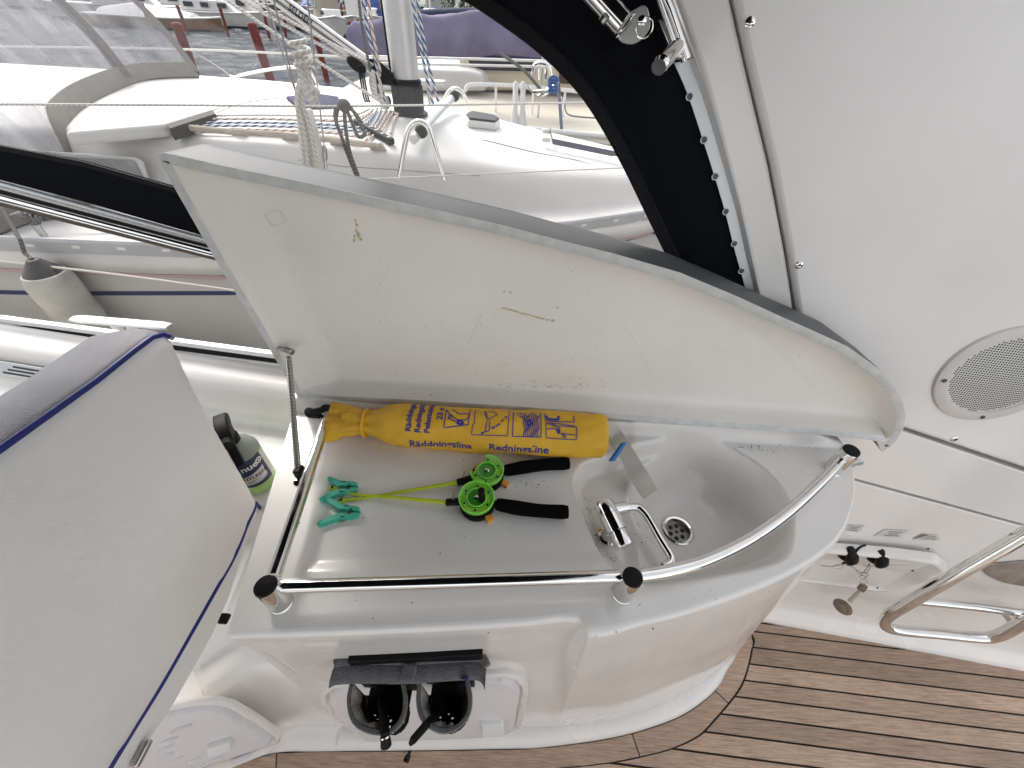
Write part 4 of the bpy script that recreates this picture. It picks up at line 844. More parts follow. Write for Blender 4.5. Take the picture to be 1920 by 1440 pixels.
obj('drawcord', MB().tube(spline([bA + bd * 0.0 + bo * 0.018 + bu * 0.016, bA - bd * 0.045 + bo * 0.022 + bu * 0.02, atz(605, 768, ZT + 0.05), atz(588, 772, ZT + 0.045), atz(578, 770, ZT + 0.04), atz(580, 777, ZT + 0.03), atz(600, 779, ZT + 0.03)], 5), 0.0075, 9), BLKR, bag)
def bagtext(s, size, px, vertical=False, bold=0.0005, stretch=1.0, nm='printed_word'):
    p, f, w_ = text2d(s, size, bold); a0, h0 = baghit(*px); k = MB()
    for x, y in p:
        if vertical: k.v.append(bagp(a0 - y, h0 - x / BR, 0.0012))
        else: k.v.append(bagp(a0 + x * stretch, h0 - y / BR, 0.0012))
    k.f = f; obj(nm, k, INK, bag, smooth=False, recalc=False)
bagtext('Räddningslina', 0.026, (768, 835), stretch=0.95); bagtext('Redningsline', 0.027, (916, 842), stretch=0.95); bagtext('st', 0.02, (747, 840))
bagtext('Räddningslina', 0.017, (770, 809), True); bagtext('Redningsline', 0.017, (788, 811), True); bagtext('Pelastusköysi', 0.017, (806, 812), True); bagtext('23 m', 0.018, (829, 788), True)
def bagline(pxs, wid=0.0011, closed=False, nm='printed_line'):
    q = [baghit(*p) for p in pxs]; q = q + [q[0]] if closed else q; dense = []
    for (a, h), (a2, h2_) in zip(q, q[1:]):
        for k in range(6): dense.append((lerp(a, a2, k / 6), lerp(h, h2_, k / 6)))
    dense.append(q[-1]); k = MB(); L = []
    for i, (a, h) in enumerate(dense):
        a2, h2_ = dense[min(i + 1, len(dense) - 1)]; a1_, h1_ = dense[max(i - 1, 0)]; dx, dy = a2 - a1_, (h2_ - h1_) * BR; l = math.hypot(dx, dy) or 1
        L.append([bagp(a + dy / l * wid, h - dx / l * wid / BR, 0.0012), bagp(a - dy / l * wid, h + dx / l * wid / BR, 0.0012)])
    k.grid(L); return k
def group_lines(name, lists, w_=0.0008):
    k = MB()
    for l in lists: b_ = bagline(l, w_); k.add(b_.v, b_.f)
    obj(name, k, INK, bag, smooth=False, recalc=False)
Pz = lambda pts, ox=860, oy=750, s=6.0: [(ox + x / s, oy + y / s) for x, y in pts]
Pa = lambda pts: Pz(pts, 600, 740, 6.4)
group_lines('line_throwing_pictogram', [Pa([(1520, 190), (1490, 400), (1780, 360), (1810, 190)]), Pa([(1525, 200), (1560, 240), (1540, 290), (1580, 270), (1560, 235)]), Pa([(1540, 290), (1640, 330)]), Pa([(1560, 240), (1650, 310)]), Pa([(1590, 190), (1670, 240), (1780, 240), (1795, 270), (1760, 305), (1690, 310)])], 0.0011)
group_lines('coiled_line_mark', [Pa([(1650, 310), (1700, 320), (1720, 345), (1690, 355), (1650, 345), (1660, 320)])], 0.0024)
group_lines('line_throwing_pictogram', [Pz([(190, 120), (175, 265), (160, 275), (145, 392), (550, 405), (570, 130)]), Pz([(290, 140), (315, 215), (330, 225), (440, 175)]), Pz([(305, 140), (325, 210)]), Pz([(320, 235), (300, 345), (320, 360), (345, 340), (350, 240)]), Pz([(310, 350), (260, 385), (255, 370), (300, 355)]), Pz([(335, 140), (380, 130), (400, 150), (430, 165)])], 0.0009)
group_lines('line_throwing_pictogram', [Pz([(370, 320), (410, 300)]), Pz([(420, 300), (465, 270)]), Pz([(480, 250), (505, 230)]), Pz([(520, 215), (545, 190)]), Pz([(370, 320), (400, 310), (390, 322)])], 0.0016)
wv_ = []
for k in range(9):
    x0 = 735 + k * 20; wv_.append(Pz([(x0 + 8 * math.sin(j * 1.7 + k), lerp(165 + 20 * math.sin(k), 415, j / 7)) for j in range(8)]))
group_lines('swimmer_pictogram', [Pz([(615, 140), (605, 410), (925, 422), (920, 160)])], 0.0011); group_lines('swimmer_pictogram', wv_ + [Pz([(640, 170), (690, 150), (760, 160), (720, 210), (660, 180)]), Pz([(700, 150), (710, 200), (750, 250)])], 0.0009)
group_lines('swimmer_pictogram', [Pz([(760, 260), (800, 235), (830, 270), (790, 290), (770, 270)])], 0.0024)
group_lines('rescue_pictogram', [Pz([(980, 258), (985, 430), (1325, 446), (1330, 300), (1310, 290), (1095, 262), (980, 258)]), Pz([(1000, 265), (1110, 310)]), Pz([(1040, 262), (1130, 300)]), Pz([(995, 330), (1060, 320), (1110, 335)]), Pz([(1135, 290), (1140, 375), (1320, 395)]), Pz([(1140, 290), (1310, 300)]), Pz([(1160, 380), (1190, 425), (1205, 410), (1180, 375)])], 0.0009)
group_lines('rescue_pictogram', [Pz([(965, 165), (975, 235), (1300, 248), (1295, 185)])] , 0.0010); group_lines('rescue_pictogram', [Pz([(985, 185), (1000, 215), (1120, 220), (1125, 185)]), Pz([(1105, 320), (1125, 375), (1135, 330)])], 0.0026)
# blue end cap with the white webbing strap hanging into the sink
obj('end_clip', MB().prism(rounded([bB + bd * a + bo * b + bu * c for a, b, c in ((0.002, -0.058, -0.012), (0.028, -0.03, 0.018), (0.036, -0.024, 0.010), (0.012, -0.052, -0.022))], 0.004), bu * 0.008 + bd * 0.006 - bo * 0.004), BLUEP, bag, bevel=0.001)
sp0 = [bB + bd * -0.005 + bo * -0.005 + bu * 0.035, atz(1148, 812, ZT + 0.03), atz(1162, 832, ZT + 0.024), atz(1178, 856, ZT + 0.014), atz(1190, 878, ZT + 0.004), atz(1203, 900, ZT - 0.004), atz(1219, 926, ZT - 0.036)]
sp0 = spline(sp0, 4); sw_ = []
for i, p in enumerate(sp0):
    t = (sp0[min(i + 1, len(sp0) - 1)] - sp0[max(i - 1, 0)]).normalized(); s_ = t.cross(V((-0.3, -0.5, 1))).normalized(); tw = 0.12 * math.sin(i * 0.25); s_ = (s_ * math.cos(tw) + t.cross(s_) * math.sin(tw) * 0.6).normalized(); sw_.append(s_ * (0.0185 + 0.001 * math.sin(i * 0.4)))
obj('webbing_strap', MB().strip(sp0, sw_, 0.0045), STRAP, bag, angle=60)

# ---- two ice-fishing rods
ZB = ZT - 0.0095
def rod(label, tip, join, ferr, hub, grip0, grip1, trig, broken, knob, zl=0.0):
    t = thing('fishing_rod', label, 'fishing rod', atz(*hub, ZB), 'short fishing rods on the worktop')
    z0 = ZB + 0.013 + zl
    g0, g1 = atz(*grip0, z0 + 0.003), atz(*grip1, z0 + 0.004); gd = (g1 - g0).normalized(); up_ = V((0, 0, 1)); sd_ = gd.cross(up_)
    n = 14; pts = [lerp(g0, g1, k / n) + sd_ * 0.004 * math.sin(k / n * 3.1) * (1 if knob else -1) for k in range(n + 1)]
    rr = [np.interp(k / n, [0, 0.03, 0.3, 0.6, 0.97, 1], [0.0105, 0.0125, 0.0140, 0.0128, 0.0138, 0.0120]) for k in range(n + 1)]
    obj('foam_grip', MB().tube(pts, rr, 18), FOAM, t)
    f0, f1 = atz(*ferr, z0), atz(*hub, z0); fdv = (f1 - f0).normalized()
    obj('rod_holder', MB().tube([f0, f0 + fdv * 0.003, lerp(f0, f1, 0.3), lerp(f0, f1, 0.6), f1], [0.0068, 0.0075, 0.0075, 0.009, 0.009], 8), BLKP, t)
    obj('grip_neck', MB().tube([f1, g0 + gd * 0.005], 0.007, 10), BLKP, t)
    obj('line_guide', MB().tube([f0 + fdv * 0.016 + up_ * 0.005, f0 + fdv * 0.014 + up_ * 0.016 + V((0, 0.004, 0)), f0 + fdv * 0.017 + up_ * 0.024 + V((0, 0.006, 0))], 0.0012, 6), WIRE, t)
    tp_, jn = atz(*tip, ZB + 0.004 + zl), atz(*join, ZB + 0.006 + zl)
    pts = spline([tp_, jn, lerp(jn, f0, 0.5) + V((0, 0, zl * 0.2)), f0], 6); m_ = len(pts)
    obj('rod_blank', MB().tube(pts, [np.interp(k / (m_ - 1), [0, .1, 1], [0.0018, 0.0022, 0.0042]) for k in range(m_)], 10), ROD, t)
    td_ = (jn - tp_).normalized(); ti = obj('tip_eye', MB().ball(tp_ - td_ * 0.003, (0.011, 0.0072, 0.003), 14, 6, (td_, td_.cross(up_), up_)), ROD, t)
    obj('tip_hole', MB().lathe([(0.003, 0.0), (0.0028, 0.0036)], tp_ - td_ * 0.006, (0, 0, 1), 10), DARK, t)
    c = atz(*hub, ZB + 0.016 + zl); c0 = V((c.x, c.y, ZB + 0.001))
    ax = V((0.0, -0.05, 1)).normalized()
    obj('reel_base', MB().lathe([(0.0335, 0.002), (0.0345, 0.005), (0.0345, 0.013), (0.033, 0.016), (0.008, 0.016)], c0 + V((0.001, -0.002, zl * 0.4)), ax, 36), BLKP, t)
    obj('wound_line', MB().lathe([(0.020, 0.016), (0.026, 0.0165), (0.026, 0.027), (0.02, 0.028)], c0 + V((0, 0, zl * 0.5)), ax, 30, cap0=False, cap1=False), LINEW, t)
    # clear green spool flange: a ring with six holes and a rim, one of them broken open at the edge
    cz = c0 + V((0, 0, zl * 0.5)) + ax * 0.030; ex = V((1, 0, 0)); ey = ax.cross(ex).normalized(); ex = ey.cross(ax)
    P_ = lambda r, a, h=0.0: cz + ex * (math.cos(a) * r) + ey * (math.sin(a) * r) + ax * h
    a_lo, a_hi = (rad(125), rad(125) + 6.2832 - rad(75)) if broken else (0, 6.2832)
    if broken: a_lo, a_hi = rad(188), rad(188) + rad(270)
    N = 54; an = np.linspace(a_lo, a_hi, N); mb = MB(); rs_ = []
    for a in an:
        jag = 0.0
        rs_.append([P_(0.0185, a), P_(0.031, a), P_(0.0325, a, 0.002), P_(0.0335, a, 0.006), P_(0.0345, a, 0.006), P_(0.0345, a, -0.004), P_(0.0325, a, -0.0015), P_(0.0185, a, -0.0018)])
    mb.rings(rs_, True, True, True); sp__ = obj('spool', mb, SPOOL, t, angle=30)
    obj('spool_rim', MB().tube([P_(0.0342, a, 0.0055) for a in an], 0.0013, 6), SPOOLR, sp__); obj('inner_ring', MB().tube([P_(0.0190, a, 0.0025) for a in np.linspace(0, 6.2832, 31)[:-1]], 0.0012, 6, closed=True), SPOOLR, sp__)
    obj('spool_hub', MB().lathe([(0.0195, -0.0018), (0.0195, 0.003), (0.0175, 0.003), (0.0165, -0.003), (0.006, -0.003), (0.005, 0.001)], cz, ax, 28), SPOOLD, t)
    for k in range(6):
        a = rad(30 + 60 * k); 
        if broken and 95 < 30 + 60 * k < 190: continue
        obj('hole_shade', MB().lathe([(0.0031, 0.0004), (0.0029, 0.0012)], P_(0.0258, a), ax, 12), DARK, sp__)
        obj('spool_hole', MB().tube([P_(0.0258, a) + (ex * math.cos(q) + ey * math.sin(q)) * 0.0034 + ax * 0.0006 for q in np.linspace(0, 6.2832, 13)[:-1]], 0.0008, 5, closed=True), SPOOLR, sp__)
    obj('hub_screw', MB().lathe([(0.005, 0.0), (0.0048, 0.0025), (0.003, 0.0035)], cz, ax, 12), CHROME, t)
    if knob:
        kp = P_(0.010, rad(-20)); obj('crank_knob', MB().lathe([(0.0062, 0.002), (0.0055, 0.006), (0.0062, 0.022), (0.0066, 0.032), (0.0045, 0.0335)], kp, (ax + V((0, 0.12, 0))), 16), BLKP, t)
    q = atz(*trig, ZB + 0.008 + zl); q0 = c0 + (q - c0) * 0.55; dv = (q - c0).normalized(); dv.z = 0; s2 = dv.cross(up_)
    obj('trigger', MB().prism([q + dv * 0.012 + s2 * 0.007 - V((0, 0, 0.004)), q + dv * 0.012 - s2 * 0.008 - V((0, 0, 0.004)), q - dv * 0.006 - s2 * 0.006 - V((0, 0, 0.004)), q0 - s2 * 0.003 - V((0, 0, 0.004)), q0 + s2 * 0.003 - V((0, 0, 0.004)), q - dv * 0.006 + s2 * 0.004 - V((0, 0, 0.004))], (0, 0, 0.008)), ORANGE, t, bevel=0.001)
    return t
rod('upper fishing rod with a broken green reel rim and no crank knob', (646, 938), (662, 937), (857, 905), (913, 889), (944, 883), (1067, 869), (943, 906), True, False, 0.0)
rod('lower fishing rod with a whole green reel and black crank knob', (628, 916), (662, 926), (836, 942), (894, 939), (930, 945), (1065, 960), (914, 969), False, True, 0.0035)

# ---- two clothes pegs
def peg(label, jaw, leg1, leg2, zrot):
    t = thing('clothes_peg', label, 'clothes peg', atz(*jaw, ZB), 'teal clothes pegs on the worktop')
    zc = ZB + 0.007; J, A_, B_ = atz(*jaw, zc), atz(*leg1, zc), atz(*leg2, zc); m_ = (A_ + B_) / 2; d = (J - m_).normalized(); s_ = d.cross(V((0, 0, 1))); s_ = s_ if (A_ - B_).dot(s_) > 0 else -s_
    for L_, sg_ in ((A_, 1), (B_, -1)):
        w0 = 0.0038; e = (J - L_).normalized(); pe = e.cross(V((0, 0, 1))); pe = pe if pe.dot(s_) * sg_ > 0 else -pe
        Jn = J + s_ * sg_ * 0.0018; K = Jn - d * 0.030 + s_ * sg_ * 0.003
        poly = [Jn + d * 0.004, Jn + d * 0.003 + s_ * sg_ * 0.006, Jn - d * 0.006 + s_ * sg_ * 0.0098, K + s_ * sg_ * 0.010, L_ + pe * 0.0055, L_ - e * 0.004, L_ - pe * 0.003, K - s_ * sg_ * 0.001 - d * 0.006, K + s_ * sg_ * 0.001, Jn - d * 0.019 + s_ * sg_ * 0.0012, Jn - d * 0.017 + s_ * sg_ * 0.0045, Jn - d * 0.011 + s_ * sg_ * 0.0045, Jn - d * 0.009 + s_ * sg_ * 0.0003]
        obj('peg_half', MB().prism([p - V((0, 0, 0.0062)) for p in poly], (0, 0, 0.0145)), TEALP, t, bevel=0.0009, angle=30)
        obj('slot', MB().box(K + d * 0.006 + s_ * sg_ * 0.0065 + V((0, 0, 0.0083)), (0.008, 0.0022, 0.0006), (d, s_, V((0, 0, 1)))), DARK, t, smooth=False)
    c = J - d * 0.024; ring = [c + s_ * (math.cos(a) * 0.0175) + d * (math.sin(a) * 0.010 - 0.002) + V((0, 0, 0.001 * math.sin(2 * a))) for a in np.linspace(0, 6.2832, 25)[:-1]]
    obj('spring_ring', MB().tube(ring, 0.0009, 6, closed=True), WIRE, t)
    return t
peg('upper teal clothes peg clipped over the rod tip', (667, 915), (618, 901), (604, 938), 0)
peg('lower teal clothes peg lying free nearest the front rail', (671, 963), (613, 939), (600, 983), 0)

# ---- small dirt on the worktop
k = MB()
for (cx, cy, sx, sy, n) in ((1010, 908, 26, 5, 16), (880, 880, 18, 10, 8), (1115, 925, 5, 12, 14), (1125, 1000, 3, 20, 14), (660, 920, 15, 30, 7), (1290, 1030, 80, 20, 6), (1400, 845, 40, 8, 14), (1190, 1155, 60, 20, 5), (800, 1000, 120, 40, 8), (1380, 838, 60, 3, 40), (1150, 1030, 8, 12, 12), (1240, 960, 40, 30, 8), (700, 1150, 150, 20, 8), (1350, 1110, 60, 15, 6)):
    for _ in range(n):
        p = atz(random.gauss(cx, sx), random.gauss(cy, sy), ZT); h_ = float(height(np.array([[[p.x, p.y]]]))[0][0, 0]); r = random.uniform(0.0005, 0.0014); k.ball((p.x, p.y, h_ + r * 0.2), (r * random.uniform(0.7, 1.8), r, r * 0.5), 6, 4)
q_ = atz(764, 1421, 0.0)
st_m = MB()
for dx_, dy_, r_ in ((0, 0, 0.010), (0.003, 0.016, 0.007), (-0.006, -0.004, 0.005), (0.004, 0.03, 0.004), (-0.012, 0.012, 0.002), (-0.02, 0.018, 0.0015)):
    n_ = 11; st_m.add([(q_.x + dx_ + math.cos(6.28 * j / n_) * r_ * random.uniform(0.7, 1.1), q_.y + dy_ + math.sin(6.28 * j / n_) * r_ * random.uniform(0.8, 1.3), 0.0006) for j in range(n_)], [tuple(range(n_))])
obj('tar_stain', st_m, DARK, cockpit_floor, smooth=False, kind='stuff')
grit = obj('grit', k, mat('grit', (0.07, 0.055, 0.04), 0.9), kind='stuff')

# ---- padded holder with two open pouches on the cabinet front
hol = thing('pouch_holder', 'dark grey padded holder with two open pouches hanging on the cabinet front', 'holder', (-0.15, 0.19, 0.6))
hz = 0.62
def hp(x, y, z=hz): return atz(x, y, z)
bk0, bk1 = atz(642, 1234, 0.68), atz(904, 1224, 0.68)
bp_ = [V((bk0.x, bk0.y, 0.55)), V((bk1.x, bk1.y, 0.55)), V((bk1.x, bk1.y, 0.662)), V((bk0.x, bk0.y, 0.648))]
obj('back_plate', MB().prism(bp_, (0, 0.012, 0)), BLKP, hol, bevel=0.002)
pad = spline([hp(628, 1246), hp(645, 1240), hp(700, 1238), hp(765, 1239), hp(830, 1235), hp(885, 1232), hp(905, 1236), hp(912, 1250)], 5)
obj('fleece_edge', MB().tube(pad, 0.012, 12, flat=(0.9, 0.75)), GREYF, hol)
pf = [[V((p.x, p.y - 0.004 - 0.012 * (1 - k), p.z - 0.07 * k + 0.004)) for k in (0, 0.15, 0.4, 0.8, 1)] for p in pad]
obj('padded_strip', MB().rings([[V((p.x, p.y + o_, p.z + h_)) for o_, h_ in ((-0.010, 0.004), (-0.028, 0.002), (-0.036, -0.006), (-0.034, -0.014), (-0.006, -0.014), (0.0, 0.0))] for p in pad]), GREYF, hol, angle=60)
obj('centre_tab', MB().box(hp(767, 1262) + V((0, 0.0, 0.006)), (0.026, 0.03, 0.012)), GREYF, hol, bevel=0.004)
MESH = mat('black_mesh', (0.012, 0.012, 0.013), 0.7)
MESHD = MESH
for (pxs) in (((657, 1275), (650, 1310), (655, 1345), (672, 1368), (705, 1379), (735, 1374), (757, 1350), (765, 1315), (758, 1275)), ((784, 1275), (780, 1312), (786, 1345), (803, 1366), (832, 1377), (862, 1366), (882, 1340), (886, 1305), (878, 1268))):
    rim = spline([hp(*q, 0.605) for q in pxs], 6); wall = []
    cen = sum(rim, V((0, 0, 0))) / len(rim)
    for p in rim:
        o_ = (p - cen); o_.z = 0; o_ = o_.normalized()
        wall.append([p - o_ * 0.022 + V((0, 0, -0.11)), p - o_ * 0.006 + V((0, 0, -0.04)), p, p - o_ * 0.002 + V((0, 0, 0.004)), p - o_ * 0.008 + V((0, 0, 0.003)), p - o_ * 0.010 + V((0, 0, -0.03)), p - o_ * 0.026 + V((0, 0, -0.11))])
    pu = obj('pouch', MB().rings(wall), GREYF, hol, angle=60)
    li = [[p - (p - cen).normalized() * 0.0095 + V((0, 0, 0.002)), p - (p - cen).normalized() * (0.016 + 0.004 * math.sin(i * 0.7)) + V((0, 0, -0.02)), p - (p - cen).normalized() * (0.022 + 0.003 * math.sin(i * 0.9)) + V((0, 0, -0.06))] for i, p in enumerate(rim)]
    obj('pouch_lining', MB().grid(li[: len(li) // 2 + 6]), GREYL, pu, recalc=False)
    ys_ = max(p.y for p in rim); bx0, bx1 = min(p.x for p in rim), max(p.x for p in rim)
    obj('pouch_back', MB().box(((bx0 + bx1) / 2, ys_ + 0.004, 0.555), (bx1 - bx0 - 0.006, 0.006, 0.115)), MESH, pu)
    obj('pouch_floor', MB().box(((bx0 + bx1) / 2, (cen.y + 0.012 + ys_ + 0.008) / 2, 0.494), (bx1 - bx0 - 0.03, ys_ - cen.y + 0.0, 0.004)), MESH, pu)
    ms = MB(); 
    gi = [(cen.x + i * 0.0021, cen.y + j * 0.0021) for i in range(-34, 35) for j in range(-34, 35) if i % 4 != 0 or j % 4 == 0 or True]
    di = seg_dist(gi, [(p.x, p.y) for p in rim]); n_ = 0
    for i in range(-34, 35):
        for j in range(-34, 35):
            if di[n_] > 0.009 and not (i % 4 in (0, 1) and j % 4 in (0, 1) and math.sin(i // 4 * 1.9 + j // 4 * 0.8) > 0.6): ms.box((gi[n_][0], gi[n_][1], cen.z - 0.10), (0.00215, 0.00215, 0.001))
            n_ += 1
    obj('mesh_bottom', ms, MESH, pu, smooth=False, kind='stuff')
    obj('inner_band', MB().tube([p - (p - cen).normalized() * 0.026 + V((0, 0, -0.05)) for p in rim[: len(rim) * 3 // 4]], 0.004, 8, flat=(2.2, 0.5)), BLKR, pu)
    if pxs[0][0] > 700:
        q_ = rim[-3] - (rim[-3] - cen).normalized() * 0.014; obj('blue_tag', MB().box(q_ + V((0, 0.012, 0.0)), (0.014, 0.002, 0.05)), NAVY, pu)
        p2, f2, w2 = text2d('GO', 0.009); kk = MB(); kk.add([q_ + V((x * 0.8 - 0.006, 0.0102, y - 0.012)) for x, y in p2], f2)
rd = tag(obj('black_rod', MB().tube([hp(716, 1318, 0.56), hp(719, 1350, 0.60), hp(722, 1376, 0.615), hp(724, 1398, 0.60)], [0.011, 0.0085, 0.008, 0.0095], 12), BLKP), 'straight black handle sticking out of the left grey pouch', 'rod')
obj('silver_band', MB().tube([hp(722, 1380, 0.613), hp(722.4, 1383, 0.612)], 0.0093, 12), CHROME, rd)
tag(obj('flat_lever', MB().tube([hp(835, 1325, 0.56), hp(800, 1358, 0.61), hp(774, 1388, 0.615), hp(768, 1396, 0.61)], [0.006, 0.0065, 0.006, 0.003], 8, flat=(0.5, 1.1)), BLKP), 'slanting thin black lever sticking out of the right grey pouch', 'lever')

# ---- loudspeaker on the big panel
spk = thing('loudspeaker', 'round white loudspeaker with perforated grille on the side panel', 'loudspeaker', side(1876, 704, 0.022))
sc0 = side(1876, 704, 0.022); SR = 0.119
obj('speaker_rim', MB().lathe([(SR, 0.0), (SR, 0.003), (SR * 0.985, 0.006), (SR * 0.9, 0.0095), (SR * 0.82, 0.0095), (SR * 0.80, 0.007), (SR * 0.795, 0.002)], sc0, -SN, 64, cap1=False), mat('speaker_plastic', (0.62, 0.59, 0.565), 0.45, bump=0.1, bscale=500), spk)
GRILL = mat('perforated_grille', (0.66, 0.65, 0.63), 0.45)
nt_, b_ = nodes(GRILL); L_ = nt_.links.new
obj('grille_backing', MB().lathe([(SR * 0.80, 0.0), (SR * 0.80, 0.0008)], sc0, -SN, 48), DARK, spk)
gm = MB(); gx = V((1, -0.122, 0)).normalized(); gy = SN.cross(gx).normalized(); pit = 0.0052; hr = 0.00165; RG = SR * 0.795
NG = int(RG / pit) + 1
for i in range(-NG, NG):
    for j in range(-NG, NG):
        cx_, cy_ = (i + 0.5) * pit, (j + 0.5) * pit
        if math.hypot(cx_, cy_) > RG + 0.002: continue
        c4 = [(-1, -1), (1, -1), (1, 1), (-1, 1)]; O = []; I = []
        for a, b in c4:
            x_, y_ = cx_ + a * pit / 2, cy_ + b * pit / 2; rr_ = math.hypot(x_, y_); s__ = min(1, RG / rr_) if rr_ > 0 else 1; x_, y_ = x_ * s__, y_ * s__
            h_ = 0.0045 + 0.004 * (1 - (rr_ / RG) ** 2); O.append(sc0 + gx * x_ + gy * y_ - SN * h_)
        hc = 0.0045 + 0.004 * (1 - (min(math.hypot(cx_, cy_), RG) / RG) ** 2)
        if math.hypot(cx_, cy_) > RG - 0.003: gm.add(O, [(0, 1, 2, 3)]); continue
        I = [sc0 + gx * (cx_ + hr * a) + gy * (cy_ + hr * b) - SN * hc for a, b in c4]
        gm.add(O + I, [(k, (k + 1) % 4, 4 + (k + 1) % 4, 4 + k) for k in range(4)])
obj('grille', gm, GRILL, spk, recalc=False, kind='stuff')
for a in (rad(14), rad(14) + math.pi / 2, rad(14) + math.pi, rad(14) + 4.712):
    obj('screw', MB().lathe([(0.0048, 0.0), (0.0046, 0.0012), (0.002, 0.0006)], sc0 + (gx * -math.cos(a) + gy * math.sin(a)) * SR * 0.895 - SN * 0.0094, -SN, 12), mat('dull_screw', (0.12, 0.10, 0.09), 0.4, metal=0.8), spk)

# ---- recessed switch box low on the wall, its two keys, wires and the cork float
box = thing('switch_box', 'white moulded switch recess set low in the side wall', 'switch box', side(1610, 1055, 0.014))
fb = frame(side(1610, 1055, 0.014), V((1, -0.122, 0)), V((0, 0, 1)))
if fb[3].y > 0: fb = (fb[0], fb[1], fb[2], -fb[3])
OB = [side(x, y, 0.014) for x, y in ((1475, 1008), (1580, 1012), (1660, 1016), (1745, 1026), (1768, 1048), (1720, 1082), (1672, 1103), (1645, 1109), (1560, 1099), (1430, 1085))]
ob2 = [(q.x, q.y) for q in rounded([V((*to2(fb, p), 0)) for p in OB], 0.02)]
obj('box_frame', shell(fb, ob2, [(-0.003, -0.002), (0.0, 0.018), (0.004, 0.025), (0.014, 0.027), (0.018, 0.024), (0.034, 0.002)], cap=True), GEL, box, angle=50)
for q in ((1740, 1029), (1711, 1070), (1645, 1102)): obj('screw', MB().lathe([(0.004, 0), (0.003, 0.001)], side(*q, 0.027), -SN, 10), DARK, box)
def key(label, px, tilt):
    t = thing('battery_key', label, 'key', side(*px, 0.03), 'black battery switch keys in the recess')
    c = side(*px, 0.028); d = (gx * math.cos(tilt) + gy * math.sin(tilt)); e = SN.cross(d).normalized()
    obj('key_barrel', MB().lathe([(0.022, -0.02), (0.025, -0.004), (0.020, 0.006)], c + d * 0.012, -SN, 18), BLKP, t)
    obj('key_handle', MB().tube([c + d * 0.018 - SN * 0.014, c - SN * 0.022, c - d * 0.026 - SN * 0.024, c - d * 0.05 - SN * 0.014], [0.016, 0.019, 0.017, 0.009], 12, flat=(1, 0.75)), BLKP, t)
    return c, d
k1 = key('left black battery key with its ring, nearest the cabinet', (1590, 1038), rad(62)); k2 = key('right black battery key with wires hanging to the float', (1645, 1043), rad(62))
tag(obj('key_lanyard', MB().tube(spline([side(1580, 1056, 0.04), side(1592, 1050, 0.05), side(1610, 1028, 0.045), side(1622, 1022, 0.03)], 5), 0.003, 8), BLKR), 'short black cord looped between the two battery keys', 'cord')
kr = obj('key_ring', MB().tube([side(1572, 1062, 0.05) + (gx * math.cos(a) + gy * math.sin(a)) * 0.012 for a in np.linspace(0, 6.28, 20)[:-1]], 0.0011, 6, closed=True), STEELB); tag(kr, 'thin steel ring hanging from the left battery key', 'ring')
wr = MB(); wr.tube(spline([side(1538, 1060, 0.03), side(1560, 1062, 0.05), side(1587, 1058, 0.05), side(1605, 1068, 0.05), side(1618, 1075, 0.05)], 5), 0.0011, 6); wr.tube(spline([side(1588, 1060, 0.052), side(1600, 1064, 0.05), side(1612, 1077, 0.05)], 5), 0.0011, 6)
for dx in (-3, 3): wr.tube(spline([side(1630, 1056, 0.04), side(1628 + dx, 1066, 0.05), side(1619 + dx, 1076, 0.05)], 4), 0.0012, 6)
tag(obj('wire_loop', wr, WIRE), 'thin rusty wires strung between the keys and the cork float', 'wire')
fl_ = thing('cork_float', 'speckled cork ball float hanging from rings under the switch recess', 'float', side(1578, 1138, 0.08))
for q, r in (((1621, 1077), 0.008), ((1618, 1082), 0.007)): obj('ring', MB().tube([side(*q, 0.052) + (gx * math.cos(a) + gy * math.sin(a) - SN * 0.3 * math.cos(a)) * r for a in np.linspace(0, 6.28, 16)[:-1]], 0.0011, 6, closed=True), WIRE, fl_)
obj('ring', MB().tube([side(1619, 1091, 0.055) + (gx * math.cos(a) + gy * math.sin(a)) * 0.0105 for a in np.linspace(0, 6.28, 18)[:-1]], 0.0013, 6, closed=True), STEELB, fl_)
obj('stem', MB().tube([side(1617, 1102, 0.058), side(1607, 1113, 0.066), side(1592, 1128, 0.076)], [0.004, 0.0052, 0.0058], 12), mat('beige_plastic', (0.42, 0.37, 0.31), 0.6), fl_)
obj('stem_knob', MB().tube([side(1621, 1097, 0.056), side(1613, 1106, 0.062)], [0.0095, 0.0105], 12), CORK, fl_)
cb_ = side(1580, 1138, 0.08); ca = (side(1617, 1102, 0.058) - cb_).normalized(); cx1 = ca.orthogonal().normalized(); obj('ball', MB().ball(cb_, (0.026, 0.026, 0.019), 20, 12, (cx1, ca.cross(cx1), ca)), CORK, fl_)
GREYP = mat('faint_print', (0.26, 0.25, 0.24), 0.7)
